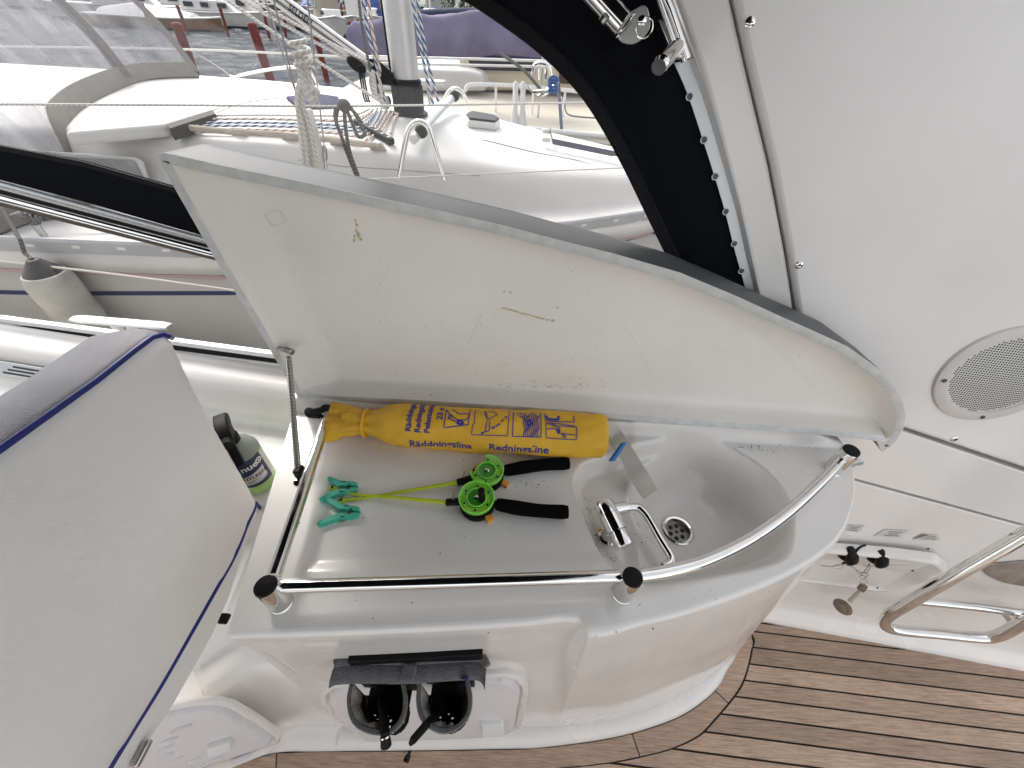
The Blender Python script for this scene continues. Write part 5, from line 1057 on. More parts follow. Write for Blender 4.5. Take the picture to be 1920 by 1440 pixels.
# three small printed notices above the recess
for i, (lab, pts) in enumerate((('leftmost small printed notice, partly behind the cabinet', ((1588, 984), (1621, 985), (1610, 998), (1575, 994))), ('middle small printed notice over the switch recess', ((1659, 992), (1701, 995), (1689, 1008), (1638, 1005))), ('rightmost small printed notice with a curled dark corner', ((1730, 1001), (1758, 1003), (1764, 1014), (1710, 1011))))):
    q = [side(x, y, 0.0155) for x, y in pts]; nn = -SN
    o = obj('notice', MB().prism(q, nn * 0.0006), PAPER, smooth=False); tag(o, lab, 'label', 'printed notices above the switch recess')
    tl2 = MB()
    for k in range(3):
        u0, u1 = (0.28, 0.86) if k != 1 else (0.38, 0.78)
        bil = lambda u, v_: lerp(lerp(q[0], q[1], u), lerp(q[3], q[2], u), v_) + nn * 0.001
        v0 = 0.22 + 0.25 * k; tl2.add([bil(u0, v0), bil(u1, v0), bil(u1, v0 + 0.11), bil(u0, v0 + 0.11)], [(0, 1, 2, 3)])
    obj('print_lines', tl2, GREYP, o, smooth=False, kind='stuff')
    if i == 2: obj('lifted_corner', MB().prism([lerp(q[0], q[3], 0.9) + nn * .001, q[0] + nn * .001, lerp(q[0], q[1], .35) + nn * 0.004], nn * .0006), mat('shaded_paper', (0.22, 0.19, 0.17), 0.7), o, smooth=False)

# ---- stainless boarding ladder folded against the wall
lad = thing('ladder', 'folded stainless steel ladder standing on the teak by the wall', 'ladder', (1.3, 0.40, 0))
LR = 0.0155
q = lambda x, y, o: side(x, y, o)
g0 = atz(1668, 1160, 0.05)
obj('side_tube', MB().tube(spline([q(2010, 945, 0.13), q(1920, 1003, 0.13), q(1800, 1073, 0.13), q(1705, 1130, 0.13), q(1672, 1150, 0.125), q(1660, 1163, 0.12), q(1662, 1175, 0.118), q(1690, 1182, 0.115), q(1760, 1188, 0.11), q(1835, 1195, 0.11), q(1870, 1192, 0.115), q(1920, 1166, 0.125), q(2010, 1110, 0.13)], 6), LR, 16), CHROME, lad)
obj('step_tube', MB().tube([q(1722, 1127, 0.115), q(1830, 1138, 0.10), q(2000, 1160, 0.085)], 0.012, 14), CHROME, lad)
obj('foot_flange', MB().lathe([(0.028, 0.0), (0.028, 0.004), (0.018, 0.008)], atz(1680, 1186, 0.0), (0, 0, 1), 24), CHROME, lad)
obj('hinge_bracket', MB().box(q(1898, 1160, 0.06), (0.03, 0.04, 0.02)), STEELB, lad, bevel=0.004)
bg_ = thing('drain_plate', 'dull steel plate under the ladder on the side wall', 'plate', side(1890, 1065, 0.015))
pl2 = [side(x, y, 0.016) for x, y in ((1835, 1058), (1870, 1055), (1930, 1050), (2000, 1056), (1990, 1090), (1930, 1100), (1875, 1090), (1845, 1075))]
obj('plate', MB().prism(rounded(pl2, 0.02), -SN * 0.004), mat('dull_brown_steel', (0.40, 0.35, 0.31), 0.4, metal=0.6, var=0.3, vscale=30), bg_, bevel=0.001)

# ================================================================== OUTSIDE: THE HARBOUR
WZ = -0.35
WATER = mat('harbour_water', (0.04, 0.05, 0.06), 0.22, spec=0.22)
nt_, b_ = nodes(WATER); L_ = nt_.links.new
tc = nt_.nodes.new('ShaderNodeTexCoord'); mp = nt_.nodes.new('ShaderNodeMapping'); mp.inputs['Scale'].default_value = (1.0, 0.32, 1); L_(tc.outputs['Object'], mp.inputs[0])
n1 = nt_.nodes.new('ShaderNodeTexNoise'); n1.inputs['Scale'].default_value = 4; n1.inputs['Detail'].default_value = 6; n1.inputs['Roughness'].default_value = 0.62; L_(mp.outputs[0], n1.inputs['Vector'])
bp_n = nt_.nodes.new('ShaderNodeBump'); bp_n.inputs['Strength'].default_value = 1.0; bp_n.inputs['Distance'].default_value = 0.15; L_(n1.outputs['Fac'], bp_n.inputs['Height']); L_(bp_n.outputs[0], b_.inputs['Normal'])
nt_.nodes.remove(b_); o_ = nt_.nodes['Material Output']; df = nt_.nodes.new('ShaderNodeBsdfDiffuse'); df.inputs[0].default_value = (0.022, 0.030, 0.042, 1); gl = nt_.nodes.new('ShaderNodeBsdfGlossy'); gl.inputs['Roughness'].default_value = 0.08
lw = nt_.nodes.new('ShaderNodeFresnel'); lw.inputs['IOR'].default_value = 1.33; mk = nt_.nodes.new('ShaderNodeMath'); mk.operation = 'MULTIPLY'; mk.inputs[1].default_value = 0.30; mx_ = nt_.nodes.new('ShaderNodeMixShader')
for n_ in (df, gl, lw): L_(bp_n.outputs[0], n_.inputs['Normal'])
L_(lw.outputs[0], mk.inputs[0]); L_(mk.outputs[0], mx_.inputs[0]); L_(df.outputs[0], mx_.inputs[1]); L_(gl.outputs[0], mx_.inputs[2]); L_(mx_.outputs[0], o_.inputs[0])
wx, wy = np.meshgrid(np.linspace(-46, 9, 380), np.r_[np.linspace(4.6, 30, 170), np.linspace(30.2, 52, 90)], indexing='ij'); wz = np.zeros_like(wx); rg = np.random.RandomState(3)
for k in range(34):
    lam = rg.uniform(0.45, 1.9); th_ = rg.normal(1.2, 0.7); amp = 0.006 * lam ** 0.8; wz += amp * np.sin((wx * math.cos(th_) + wy * math.sin(th_)) * 6.2832 / lam + rg.uniform(0, 6.28))
wb = MB(); nx_, ny_ = wx.shape; wb.v = [V((float(a_), float(b2), WZ + float(c2))) for a_, b2, c2 in zip(wx.ravel(), wy.ravel(), wz.ravel())]; wb.f = [(i * ny_ + j, (i + 1) * ny_ + j, (i + 1) * ny_ + j + 1, i * ny_ + j + 1) for i in range(nx_ - 1) for j in range(ny_ - 1)]
zb = WZ - 0.16
wb.add([(-300, -20, zb), (300, -20, zb), (300, 400, zb), (-300, 400, zb)], [(0, 1, 2, 3)])
obj('water', wb, WATER, angle=180, recalc=False, kind='structure')

DECK = mat('white_deck', (0.60, 0.592, 0.575), 0.5, var=0.04, vscale=4, bump=0.15, bscale=260, specks=0.06, speck_scale=30)
HULLW = mat('white_topside', (0.66, 0.645, 0.62), 0.25, coat=0.3, var=0.08, vscale=3)
CREAM = mat('cream_deck', (0.52, 0.48, 0.40), 0.5, var=0.06, vscale=3, specks=0.1, speck_scale=30)
STRIPE = mat('blue_stripe', (0.03, 0.04, 0.12), 0.4)
PINKS = mat('faded_red_line', (0.50, 0.36, 0.36), 0.5)
HOODC = mat('grey_canvas', (0.27, 0.255, 0.235), 0.9, bump=0.3, bscale=300, var=0.1, vscale=20)
SMOKE = mat('smoked_hatch', (0.10, 0.105, 0.15), 0.9, spec=0.0, var=0.2, vscale=20)
MASTM = mat('anodised_mast', (0.66, 0.66, 0.66), 0.4, metal=0.5, var=0.06, vscale=12)
WOODG = grain('grey_teak', ((0.30, 0.26, 0.21), (0.44, 0.39, 0.33), (0.55, 0.5, 0.44)), 0.7, rnd=0.2)
PILE = mat('red_oxide_pile', (0.20, 0.035, 0.025), 0.75, var=0.4, vscale=7, bump=0.4, bscale=30)
LILAC = mat('faded_sail_cover', (0.17, 0.16, 0.25), 0.85, var=0.35, vscale=3.5, bump=1.0, bscale=3.5, bdetail=3)
DGLASS = mat('dark_glass', (0.02, 0.025, 0.03), 0.06)
CURT = mat('grey_curtain', (0.32, 0.32, 0.33), 0.85, var=0.2, vscale=20)
WHP = mat('white_paint', (0.66, 0.655, 0.64), 0.4, var=0.05, vscale=2)

# ---- the sailing boat alongside
sb_ = thing('sailing_boat', 'white sailing boat moored alongside with its mast right outside the window', 'sailing boat', (-1, 3.1, WZ))
XN = [-6, -3.6, -2.25, -1.38, -0.75, 0.23, 0.71, 1.3, 1.75]; YN = [1.75, 1.57, 1.575, 1.625, 1.80, 2.15, 2.40, 2.78, 3.08]
YF = [4.75, 4.95, 4.88, 4.72, 4.36, 3.72, 3.44, 3.22, 3.12]
yn = lambda X: float(np.interp(X, XN, YN)); yf = lambda X: float(np.interp(X, XN, YF))
TN = [2.16, 2.12, 2.14, 2.16, 2.20, 2.38, 2.55, 2.95, 3.1]; TF = [4.2, 4.3, 4.25, 4.1, 3.85, 3.5, 3.32, 3.1, 3.1]
TZ = [0.27, 0.27, 0.27, 0.265, 0.25, 0.15, 0.10, 0.02, 0]
def deckz(X, Y):
    a, b = yn(X), yf(X); q = (Y - a) / max(b - a, 1e-3); z = 0.695 + 0.05 * 4 * q * (1 - q) + 0.06 * max(0, (X - 0.0)) * 0.5
    ta, tb = float(np.interp(X, XN, TN)), float(np.interp(X, XN, TF)); d = min(Y - ta, tb - Y)
    tz = float(np.interp(X, XN, TZ)); v_ = np.clip((Y - ta) / max(tb - ta, 1e-3), 0, 1)
    if d > -0.06: z += tz * float(np.interp(d, [-0.06, -0.03, 0.0, 0.03, 0.06, 0.09, 0.13], [0, 0.03, 0.30, 0.74, 0.91, 0.98, 1.0])) + 0.055 * 4 * v_ * (1 - v_) * min(1, tz / 0.25)
    return z
Xs = np.linspace(-6, 1.74, 150); qs = np.linspace(0, 1, 130)
obj('deck', MB().grid([[V((X, lerp(yn(X), yf(X), q), deckz(X, lerp(yn(X), yf(X), q)))) for q in qs] for X in Xs]), DECK, sb_, recalc=False, angle=80)
hp_ = [(0, 0.69), (-0.004, 0.66), (-0.012, 0.648), (-0.012, 0.60), (0.004, 0.585), (0.012, 0.5), (0.03, 0.3), (0.09, 0.05), (0.22, -0.25), (0.42, -0.55)]
Xh = np.linspace(-6, 1.74, 60)
obj('hull', MB().grid([[V((X, min(yn(X) + o, (yn(X) + yf(X)) / 2), z)) for o, z in hp_] for X in Xh]).grid([[V((X, max(yf(X) - o, (yn(X) + yf(X)) / 2), z)) for o, z in hp_] for X in Xh]), HULLW, sb_, recalc=False, angle=70)
def hull_line(name, z0, z1, w_, m_, proud):
    def yh(X, z): return yn(X) + float(np.interp(-z, [-h for o, h in hp_], [o for o, h in hp_]))
    r = []
    for X in np.linspace(-6, 1.5, 40):
        z = z0 + (z1 - z0) * (X + 2.5) / 1.1
        r.append([V((X, yh(X, z) - proud, z + w_)), V((X, yh(X, z) - proud, z - w_)), V((X, yh(X, z) + 0.002, z - w_)), V((X, yh(X, z) + 0.002, z + w_))])
    obj(name, MB().rings(r), m_, sb_, smooth=False)
hull_line('hull_stripe', 0.443, 0.49, 0.011, STRIPE, 0.004); hull_line('rubbing_line', 0.575, 0.577, 0.008, PINKS, 0.006)
TOER = mat('dull_toe_rail', (0.46, 0.465, 0.475), 0.6, var=0.1, vscale=10)
obj('toe_rail', MB().rings([[V((X, yn(X) + a, z)) for a, z in ((-0.004, 0.675), (-0.004, 0.725), (0.004, 0.735), (0.02, 0.735), (0.02, 0.69))] for X in np.linspace(-6, 1.7, 50)]), TOER, sb_, angle=30)
for k in range(26):
    X = -2.7 + 0.19 * k; t = V((1, (yn(X + 0.05) - yn(X)) / 0.05, 0)).normalized()
    obj('rail_slot_light', MB().box((X, yn(X) - 0.0045, 0.705), (0.034, 0.002, 0.013), (t, V((-t.y, t.x, 0)), V((0, 0, 1)))), WPRINT, sb_, smooth=False, bevel=0.0008, bseg=1)  # solid white boxes: light showing through the rail's slots, put in as colour
# coachroof side window with curtain
wp = [V((x, float(np.interp(x, XN, TN)) - 0.028, z)) for x, z in ((-2.75, 0.80), (-1.93, 0.795), (-1.90, 0.915), (-1.93, 0.93), (-2.75, 0.935))]
wn = V((0, -1, 0.35)).normalized(); wr_ = rounded(wp, 0.03)
sw1 = obj('side_port', MB().prism(wr_, wn * 0.016), WHP, sb_, bevel=0.003)
f_ = frame(wp[0], V((1, 0, 0)), V((0, 0.35, 1))); f_ = f_ if f_[3].y < 0 else (f_[0], f_[1], f_[2], -f_[3])
pl_ = [to2(f_, p) for p in wr_]
cur = MB(); lo_, hi_ = [], []
for k in range(80):
    x = -2.72 + k * 0.01; yy = float(np.interp(x, XN, TN)) - 0.048 - 0.004 * math.sin(k * 1.1) - 0.003 * math.sin(k * 0.37); lo_.append(V((x, yy - 0.004, 0.812))); hi_.append(V((x, yy - 0.004, 0.918)))
cur.grid([[a, b] for a, b in zip(lo_, hi_)]); obj('curtain', cur, CURT, sw1, recalc=False, angle=80)
# companionway garage and ramp with the dark rope slot
gx0 = [atz(x, y, 1.05) for x, y in ((120, 252), (308, 236), (398, 208), (520, 182), (420, 160), (310, 168), (200, 205))]
obj('hatch_garage', MB().prism([p - V((0, 0, 0.05)) for p in gx0], (0, 0, 0.058)), DECK, sb_, bevel=0.02, bseg=4)
dk = [atz(x, y, 1.062) for x, y in ((312, 233), (398, 206), (404, 213), (318, 241))]
obj('rope_slot', MB().prism(dk, (0, 0, -0.05)), DARK, sb_, smooth=False)
# grab rail
SEAM = mat('grey_seam', (0.25, 0.24, 0.22), 0.8)
def onroof(x, y, lift=0.0):
    z = 1.0
    for _ in range(12): p = atz(x, y, z + lift); z = 0.5 * z + 0.5 * deckz(p.x, p.y)
    return atz(x, y, z + lift)
for pp in ([(405, 212), (432, 200), (470, 190), (520, 184), (600, 186)], [(92, 250), (160, 254), (235, 258), (292, 258), (318, 246)], [(560, 300), (640, 312), (740, 318), (900, 330)], [(905, 262), (1000, 285), (1080, 300), (1180, 330)]): obj('roof_seam', MB().tube([onroof(x, y, 0.0015) for x, y in pp], 0.0022, 5), SEAM, sb_)
for q in ((110, 240), (255, 252)): obj('roof_fitting', MB().ball(onroof(*q, 0.012), (0.022, 0.012, 0.014), 10, 6), BLKP, sb_)
g = [onroof(x, y, 0.035) for x, y in ((340, 238), (430, 247), (520, 252), (620, 262), (712, 274))]
gr_ = obj('grab_rail', MB().tube(g, 0.013, 10, flat=(1.1, 0.9)), WOODG, sb_)
for a_, b_2 in (((355, 245), (372, 247)), ((440, 254), (458, 256)), ((535, 262), (555, 264)), ((625, 272), (645, 275)), ((700, 281), (717, 283))):
    p, q = onroof(*a_), onroof(*b_2); obj('rail_foot', MB().prism([p + V((-0.02, 0, 0)), q + V((0.02, 0, 0)), q + V((0.0, 0, 0.035)), p + V((0, 0, 0.035))], (0, 0.018, 0)), WOODG, gr_, bevel=0.004)
# mast with its collar
mb0 = V((-0.745, 2.93, deckz(-0.745, 2.93)))
mt = [mb0 + V((0, 0, 0.17)), mb0 + V((-0.004, 0.0, 0.8)), mb0 + V((-0.012, 0.0, 3.5))]
mast = obj('mast', MB().tube(mt, 0.078, 28, flat=(1.0, 0.92)), MASTM, sb_)
obj('mast_collar', MB().lathe([(0.112, 0.0), (0.112, 0.010), (0.094, 0.018), (0.084, 0.10), (0.080, 0.15), (0.088, 0.152), (0.088, 0.172), (0.082, 0.178)], mb0 - V((0, 0, 0.005)), (0, 0, 1), 32), BLKP, mast)
for k in range(18):
    a = 6.2832 * k / 18; d = V((math.cos(a), math.sin(a), 0)); obj('collar_rib', MB().box(mb0 + d * 0.089 + V((0, 0, 0.085)), (0.008, 0.006, 0.11), (d, V((-d.y, d.x, 0)), V((0, 0, 1)))), BLKR, mast, smooth=False)
obj('mast_track', MB().tube([mb0 + V((-0.085, 0.0, 0.2)), mb0 + V((-0.095, 0, 3.4))], 0.008, 6), BLKP, mast)
# kicker strut with lettering, its black end fitting
k0, k1 = aty(706, 132, 2.9), aty(505, -14, 2.98); kd = (k1 - k0).normalized()
kick = obj('kicker_strut', MB().tube([k0, lerp(k0, k1, 0.5), k1 + kd * 0.6], 0.036, 18), WHP, sb_)
vw = (lerp(k0, k1, 0.5) - CAM).normalized(); kn = -(vw - kd * vw.dot(kd)).normalized(); kside = kd.cross(kn)
for o in (-0.016, -0.008, 0.016): obj('strut_line', MB().tube([k0 + kd * 0.12 + kn * 0.035 + kside * o, k1 + kn * 0.035 + kside * o], 0.0022, 5), BLKP, kick)
p_, f2, w2 = text2d('SELDÉN', 0.038, 0.001); c_ = aty(541, 14, 2.93); c_ = k0 + kd * (c_ - k0).dot(kd)
tx = -kd; ty = kn.cross(tx); km = MB(); km.add([c_ + tx * x + ty * (y - 0.012) + kn * (0.0368 - 0.4 * 14 * (y - 0.012) ** 2) for x, y in p_], f2); obj('strut_lettering', km, DKPRINT, kick, smooth=False, recalc=False)
obj('strut_bracket', MB().prism([k0 + kd * 0.06 + kside * 0.02, k0 + kside * 0.05, k0 - kd * 0.09 + kside * 0.04, k0 - kd * 0.13 - kside * 0.01, k0 - kd * 0.03 - kside * 0.06, k0 + kd * 0.02 - kside * 0.02], kn * 0.05), BLKP, kick, bevel=0.006)
obj('tack_block', MB().ball(aty(668, 122, 2.86), (0.06, 0.02, 0.03), 14, 8, (kd, kn, kside)), BLKP, kick)
# mast hoops, deck hatches, rope clutch bar
def hoop(pxs, z0, Y0, zt):
    pts = []
    for (x, y) in pxs: pts.append(aty(x, y, Y0))
    return spline(pts, 5)
b1_, b2_ = onroof(750, 329), onroof(831, 333)
hY = (b1_.y + b2_.y) / 2
obj('mast_hoop', MB().tube(hoop([(748, 335), (752, 312), (762, 258), (770, 237), (785, 228), (800, 235), (808, 252), (824, 305), (834, 337)], 0, hY, 0), 0.0125, 14), CHROME, sb_)
obj('mast_hoop', MB().tube(hoop([(829, 214), (833, 190), (840, 174), (853, 166), (866, 172), (874, 188), (884, 222)], 0, 3.45, 0), 0.0125, 14), CHROME, sb_)
cb0, cb1 = onroof(668, 228, 0.02), onroof(735, 266, 0.02); cbx = (cb1 - cb0).normalized()
clb = obj('clutch_bar', MB().box((cb0 + cb1) / 2, ((cb1 - cb0).length, 0.035, 0.03), (cbx, V((-cbx.y, cbx.x, 0)), V((0, 0, 1)))), BLKP, sb_, bevel=0.005)
for k in range(6): obj('bar_hole', MB().box(lerp(cb0, cb1, (k + 0.5) / 6) + V((0, 0, 0.0155)), (0.014, 0.012, 0.002)), ALUW, clb, smooth=False)
v0, v1 = onroof(870, 226), onroof(936, 234)
vt = [onroof(x, y, 0.05) for x, y in ((872, 214), (884, 208), (928, 216), (938, 222), (930, 228), (878, 222))]
vbase = obj('deck_vent', MB().prism([p - V((0, 0, 0.05)) for p in vt], (0, 0, 0.042)), WHP, sb_, bevel=0.01, bseg=3); obj('vent_lid', MB().prism([p - V((0, 0, 0.008)) for p in [lerp(q, sum(vt, V((0, 0, 0))) / 6, 0.06) for q in vt]], (0, 0, 0.012)), BLKP, vbase, bevel=0.004)
ht = [onroof(x, y, 0.035) for x, y in ((1030, 242), (1150, 252), (1240, 262), (1260, 305), (1150, 291), (1036, 268))]
hf = obj('fore_hatch', MB().prism([lerp(p, sum(ht, V((0, 0, 0))) / 6, -0.07) - V((0, 0, 0.045)) for p in ht], (0, 0, 0.038)), ALUW, sb_, bevel=0.012, bseg=3)
obj('hatch_pane', MB().prism([p - V((0, 0, 0.008)) for p in ht], (0, 0, 0.030)), SMOKE, hf, bevel=0.004)
hh = [onroof(x, y, 0.04) for x, y in ((1024, 246), (1024, 262))]
for p in hh: obj('hatch_hinge', MB().box(p, (0.05, 0.03, 0.025)), STEELB, hf, bevel=0.006)
hj = [onroof(x, y, 0.0) for x, y in ((538, 188), (600, 183), (636, 188), (634, 203), (560, 206))]; obj('deck_hatch', MB().prism(hj, (0, 0, 0.022)), SMOKE, sb_, bevel=0.006)
# pole stowed behind the hoop
obj('stowed_pole', MB().tube([onroof(775, 262, 0.06), aty(812, 220, 2.75), aty(850, 182, 3.3)], 0.022, 12), ALU, sb_); 
for q, Y_ in (((790, 246), 2.42), ((852, 180), 3.28)): obj('pole_end', MB().ball(aty(*q, Y_), 0.034, 12, 8), BLKP, sb_)
# spray hood
hood = thing('spray_hood', 'grey canvas spray hood with cloudy windows on the sailing boat', 'spray hood', (-2.5, 2.8, 1.0))
HB = spline([atz(x, y, 1.03) for x, y in ((-190, 300), (-60, 275), (40, 267), (80, 255), (115, 232), (160, 208), (220, 186), (290, 163), (378, 153))], 6)
HB = [V((p.x, p.y, deckz(p.x, p.y) + 0.01 if -6 < p.x < 1.7 else 1.0)) for p in HB]
HT = [p + V((-0.40, (3.1 - p.y) * 0.10, 0.60)) for p in HB]
def hs_(i, k): return HB[i].lerp(HT[i], k) + V((0.05 * math.sin(math.pi * k), -0.02 * math.sin(math.pi * k) * (1 if HB[i].y < 3 else -1), 0))
nH = len(HB)
obj('hood_window', MB().grid([[hs_(i, k) for k in np.linspace(0.12, 1, 12)] for i in range(nH)]), HOODPANE, hood, recalc=False)
obj('base_band', MB().rings([[hs_(i, 0), hs_(i, 0.14) + V((0.004, -0.004, 0)), hs_(i, 0.14) + V((-0.01, 0.01, 0)), hs_(i, 0) + V((-0.02, 0.02, -0.02))] for i in range(nH)]), HOODC, hood, angle=60)
js = int(nH * 0.80); 
def seam(i0, i1, w_, nm):
    pts = [hs_(int(round(lerp(i0, i1, k))), k) + V((0.006, -0.008, 0)) for k in np.linspace(0.05, 1, 10)]; obj(nm, MB().strip(pts, V((0.05, 0.03, 0.0)).normalized() * w_, 0.006), HOODC, hood)
seam(int(nH * 0.80), int(nH * 0.80), 0.035, 'seam_band'); seam(nH - 1, nH - 1, 0.022, 'edge_band')
for i in (int(nH * .30), int(nH * .40)): obj('snap_stud', MB().ball(hs_(i, 0.05) + V((0.01, -0.014, 0)), 0.012, 10, 6), WHP, hood)
# shroud cover, shrouds, ropes: things of their own
def rope(name, label, cat, pts, r, m_, group=None, sp=6, seg=8):
    o = obj(name, MB().tube(spline(pts, sp) if sp else pts, r, seg), m_); return tag(o, label, cat, group)
SY = 1.92
for lab, a, b in (('left thin steel shroud wire running down behind the coiled white rope', (496, -5), (560, 190)), ('middle thin steel shroud wire passing in front of the kicker strut', (512, -5), (590, 320)), ('right thin steel shroud wire down to the bottle screw', (576, -5), (609, 285))):
    rope('shroud_wire', lab, 'wire', [aty(*a, SY), aty(*b, SY)], 0.0032, STEELB, 'shroud wires of the sailing boat', sp=0)
ts = thing('bottle_screw', 'steel bottle screw at the foot of the right shroud wire', 'bottle screw', aty(609, 290, SY))
obj('screw_body', MB().tube([aty(607, 272, SY), aty(608, 278, SY), aty(610, 296, SY), aty(610.5, 302, SY)], [0.006, 0.011, 0.011, 0.006], 10), STEELB, ts); obj('screw_fork', MB().tube([aty(610, 300, SY), aty(612, 330, SY), aty(613, 360, SY)], [0.006, 0.009, 0.009], 8), STEELB, ts)
sc1 = thing('shroud_cover', 'weathered white flat cover board hanging beside the shrouds above the lid', 'cover', aty(585, 300, SY))
obj('cover_board', MB().prism([aty(x, y, SY + 0.05) for x, y in ((552, 205), (582, 205), (616, 330), (566, 330))], (0, 0.03, 0)), mat('chalky_white', (0.66, 0.66, 0.65), 0.8, var=0.18, vscale=30), sc1, bevel=0.01)
cr = []
for k in range(4): cr.append([(563 + k * 5, 150), (556 + k * 4, 190), (566 + k * 6, 250), (573 + k * 8, 330)])
hang = MB()
for k, l in enumerate(cr): hang.tube(spline([aty(x, y, SY - 0.02 - 0.012 * (k % 2)) for x, y in l], 6), 0.009, 8)
for k in range(5): hang.tube(spline([aty(x, y, SY - 0.04 - 0.008 * k) for x, y in ((556, 112), (562 + k * 4, 135), (570 + k * 3, 165), (582 + k * 2, 192 - k * 2), (592 + k, 186 - k * 4), (588 - k * 2, 165), (572 - k, 130), (560, 112))], 5), 0.0085, 8)
hang.tube([aty(552, 118, SY - 0.08) + V((0.03 * math.cos(t), 0.03 * math.sin(t), 0.012 * t / 6.28)) + V((0.035, 0, -0.02 + 0.008 * t / 3)) for t in np.linspace(0, 18.8, 40)], 0.008, 7)
tag(obj('white_rope_coil', hang, ROPEW), 'thick white rope coiled and hung on the shroud', 'rope')
hg = MB()
for l in (((636, 195), (630, 225), (640, 255), (652, 290), (668, 330)), ((645, 198), (648, 240), (656, 285), (672, 330)), ((640, 190), (660, 205), (680, 240), (684, 252), (672, 256), (662, 235), (650, 205)), ((633, 198), (628, 215), (634, 240), (642, 250)), ((650, 196), (668, 215), (680, 235))): hg.tube(spline([aty(x, y, 1.95) for x, y in l], 6), 0.008, 8)
hg.ball(aty(645, 198, 1.95), (0.03, 0.02, 0.025), 10, 6)
tag(obj('grey_rope_coil', hg, ROPEG), 'dark grey rope coil tied on the lifeline beside the clutch bar', 'rope')
# lifelines
for lab, pts, r in (('upper near lifeline crossing the whole boat above the deck', [aty(-60, 195, 1.72), aty(340, 197, 1.75), aty(640, 199, 1.95), aty(1060, 193, 2.4), aty(1250, 188, 2.7)], 0.0042),
                    ('lower near lifeline crossing in front of the mast hoop feet', [aty(560, 343, 1.9), aty(760, 333, 2.0), aty(1180, 314, 2.4)], 0.0036),
                    ('far lifeline crossing the water behind the shrouds', [aty(-100, 86, 4.9), aty(330, 92, 4.9), aty(600, 104, 4.7), aty(740, 112, 4.4)], 0.009)):
    rope('lifeline', lab, 'lifeline', pts, r, ROPEW, 'lifelines of the sailing boat')
for lab, pts in (('white line low along the near deck edge at the left', [aty(0, 490, 1.5), aty(220, 515, 1.5), aty(470, 549, 1.5)]), ):
    rope('mooring_line', lab, 'rope', pts, 0.0052, mat('cream_rope', (0.62, 0.58, 0.52), 0.8))
rope('twisted_line', 'thin twisted white line over the near deck under the canopy rail', 'rope', [aty(0, 410, 1.75), aty(60, 392, 1.75), aty(100, 405, 1.75), aty(230, 438, 1.75), aty(380, 462, 1.75)], 0.0042, ROPEW)
st_ = thing('stanchion', 'dark steel stanchion foot with knotted rope on the near deck', 'stanchion', aty(90, 450, 1.66))
obj('stanchion_tube', MB().tube([aty(22, 360, 1.70), aty(88, 450, 1.66)], 0.014, 10), STEELB, st_)
kn_ = MB()
for k in range(3): kn_.tube([aty(62 + 4 * k, 408, 1.68) + V((0.03 * math.cos(t), 0.03 * math.sin(t), 0.018 * math.sin(2 * t + k))) for t in np.linspace(0, 6.2, 14)], 0.0085, 7, closed=True)
obj('rope_knot', kn_, ROPEG, st_)
fen = thing('fender', 'pale cylindrical fender with a dark end hanging against the hull', 'fender', aty(90, 560, 1.5))
fa, fbx = aty(78, 507, 1.49), aty(128, 600, 1.48); fa2 = fa; fb2 = V((fa.x + 0.0, fa.y + 0.0, fa.z - 0.55))
obj('fender_body', MB().lathe([(0.03, 0.0), (0.075, 0.012), (0.088, 0.05), (0.09, 0.5), (0.06, 0.55)], fa2, (fb2 - fa2), 24), mat('pale_fender', (0.56, 0.55, 0.50), 0.6, var=0.25, vscale=12), fen)
obj('fender_end', MB().lathe([(0.022, -0.05), (0.045, -0.02), (0.065, 0.004), (0.07, 0.014)], fa2, (fb2 - fa2), 20), mat('dark_fender_end', (0.08, 0.075, 0.075), 0.6), fen)
obj('fender_rope', MB().tube([fa2 + V((0, 0, 0.05)), aty(46, 475, 1.52), aty(38, 450, 1.54), aty(0, 385, 1.68)], 0.0075, 8), ROPEG, fen)
# control lines fanning from the mast foot back along the roof
fan = [('red flecked control line nearest the rail', ROPER, [(352, 247), (480, 250), (620, 259), (690, 262), (732, 207)]), ('second red flecked control line', ROPER, [(345, 242), (480, 243), (620, 249), (688, 253), (725, 203)]),
       ('blue flecked control line on the roof', ROPEB, [(340, 236), (470, 236), (620, 240), (690, 245), (715, 203)]), ('second blue flecked control line on the roof', ROPEB, [(345, 231), (480, 230), (620, 234), (680, 237), (708, 203)]),
       ('upper red flecked control line along the slot', ROPER, [(360, 224), (480, 223), (600, 226), (670, 226), (700, 205)]), ('pale control line highest on the roof', ROPEW, [(380, 217), (480, 216), (600, 217), (660, 217), (694, 204)])]
for lab, m_, pp in fan: rope('control_line', lab, 'rope', [onroof(x, y, 0.012) for x, y in pp], 0.0062, m_, 'control lines on the coachroof')
for lab, m_, pp in (('rightmost pale line at the mast foot', ROPER, [(752, 203), (735, 235), (732, 250)]), ('pale line between the mast foot and clutch bar', ROPER, [(742, 203), (722, 235), (716, 246)]), ):
    rope('control_line', lab, 'rope', [onroof(x, y, 0.012) for x, y in pp], 0.0055, m_, 'control lines on the coachroof')
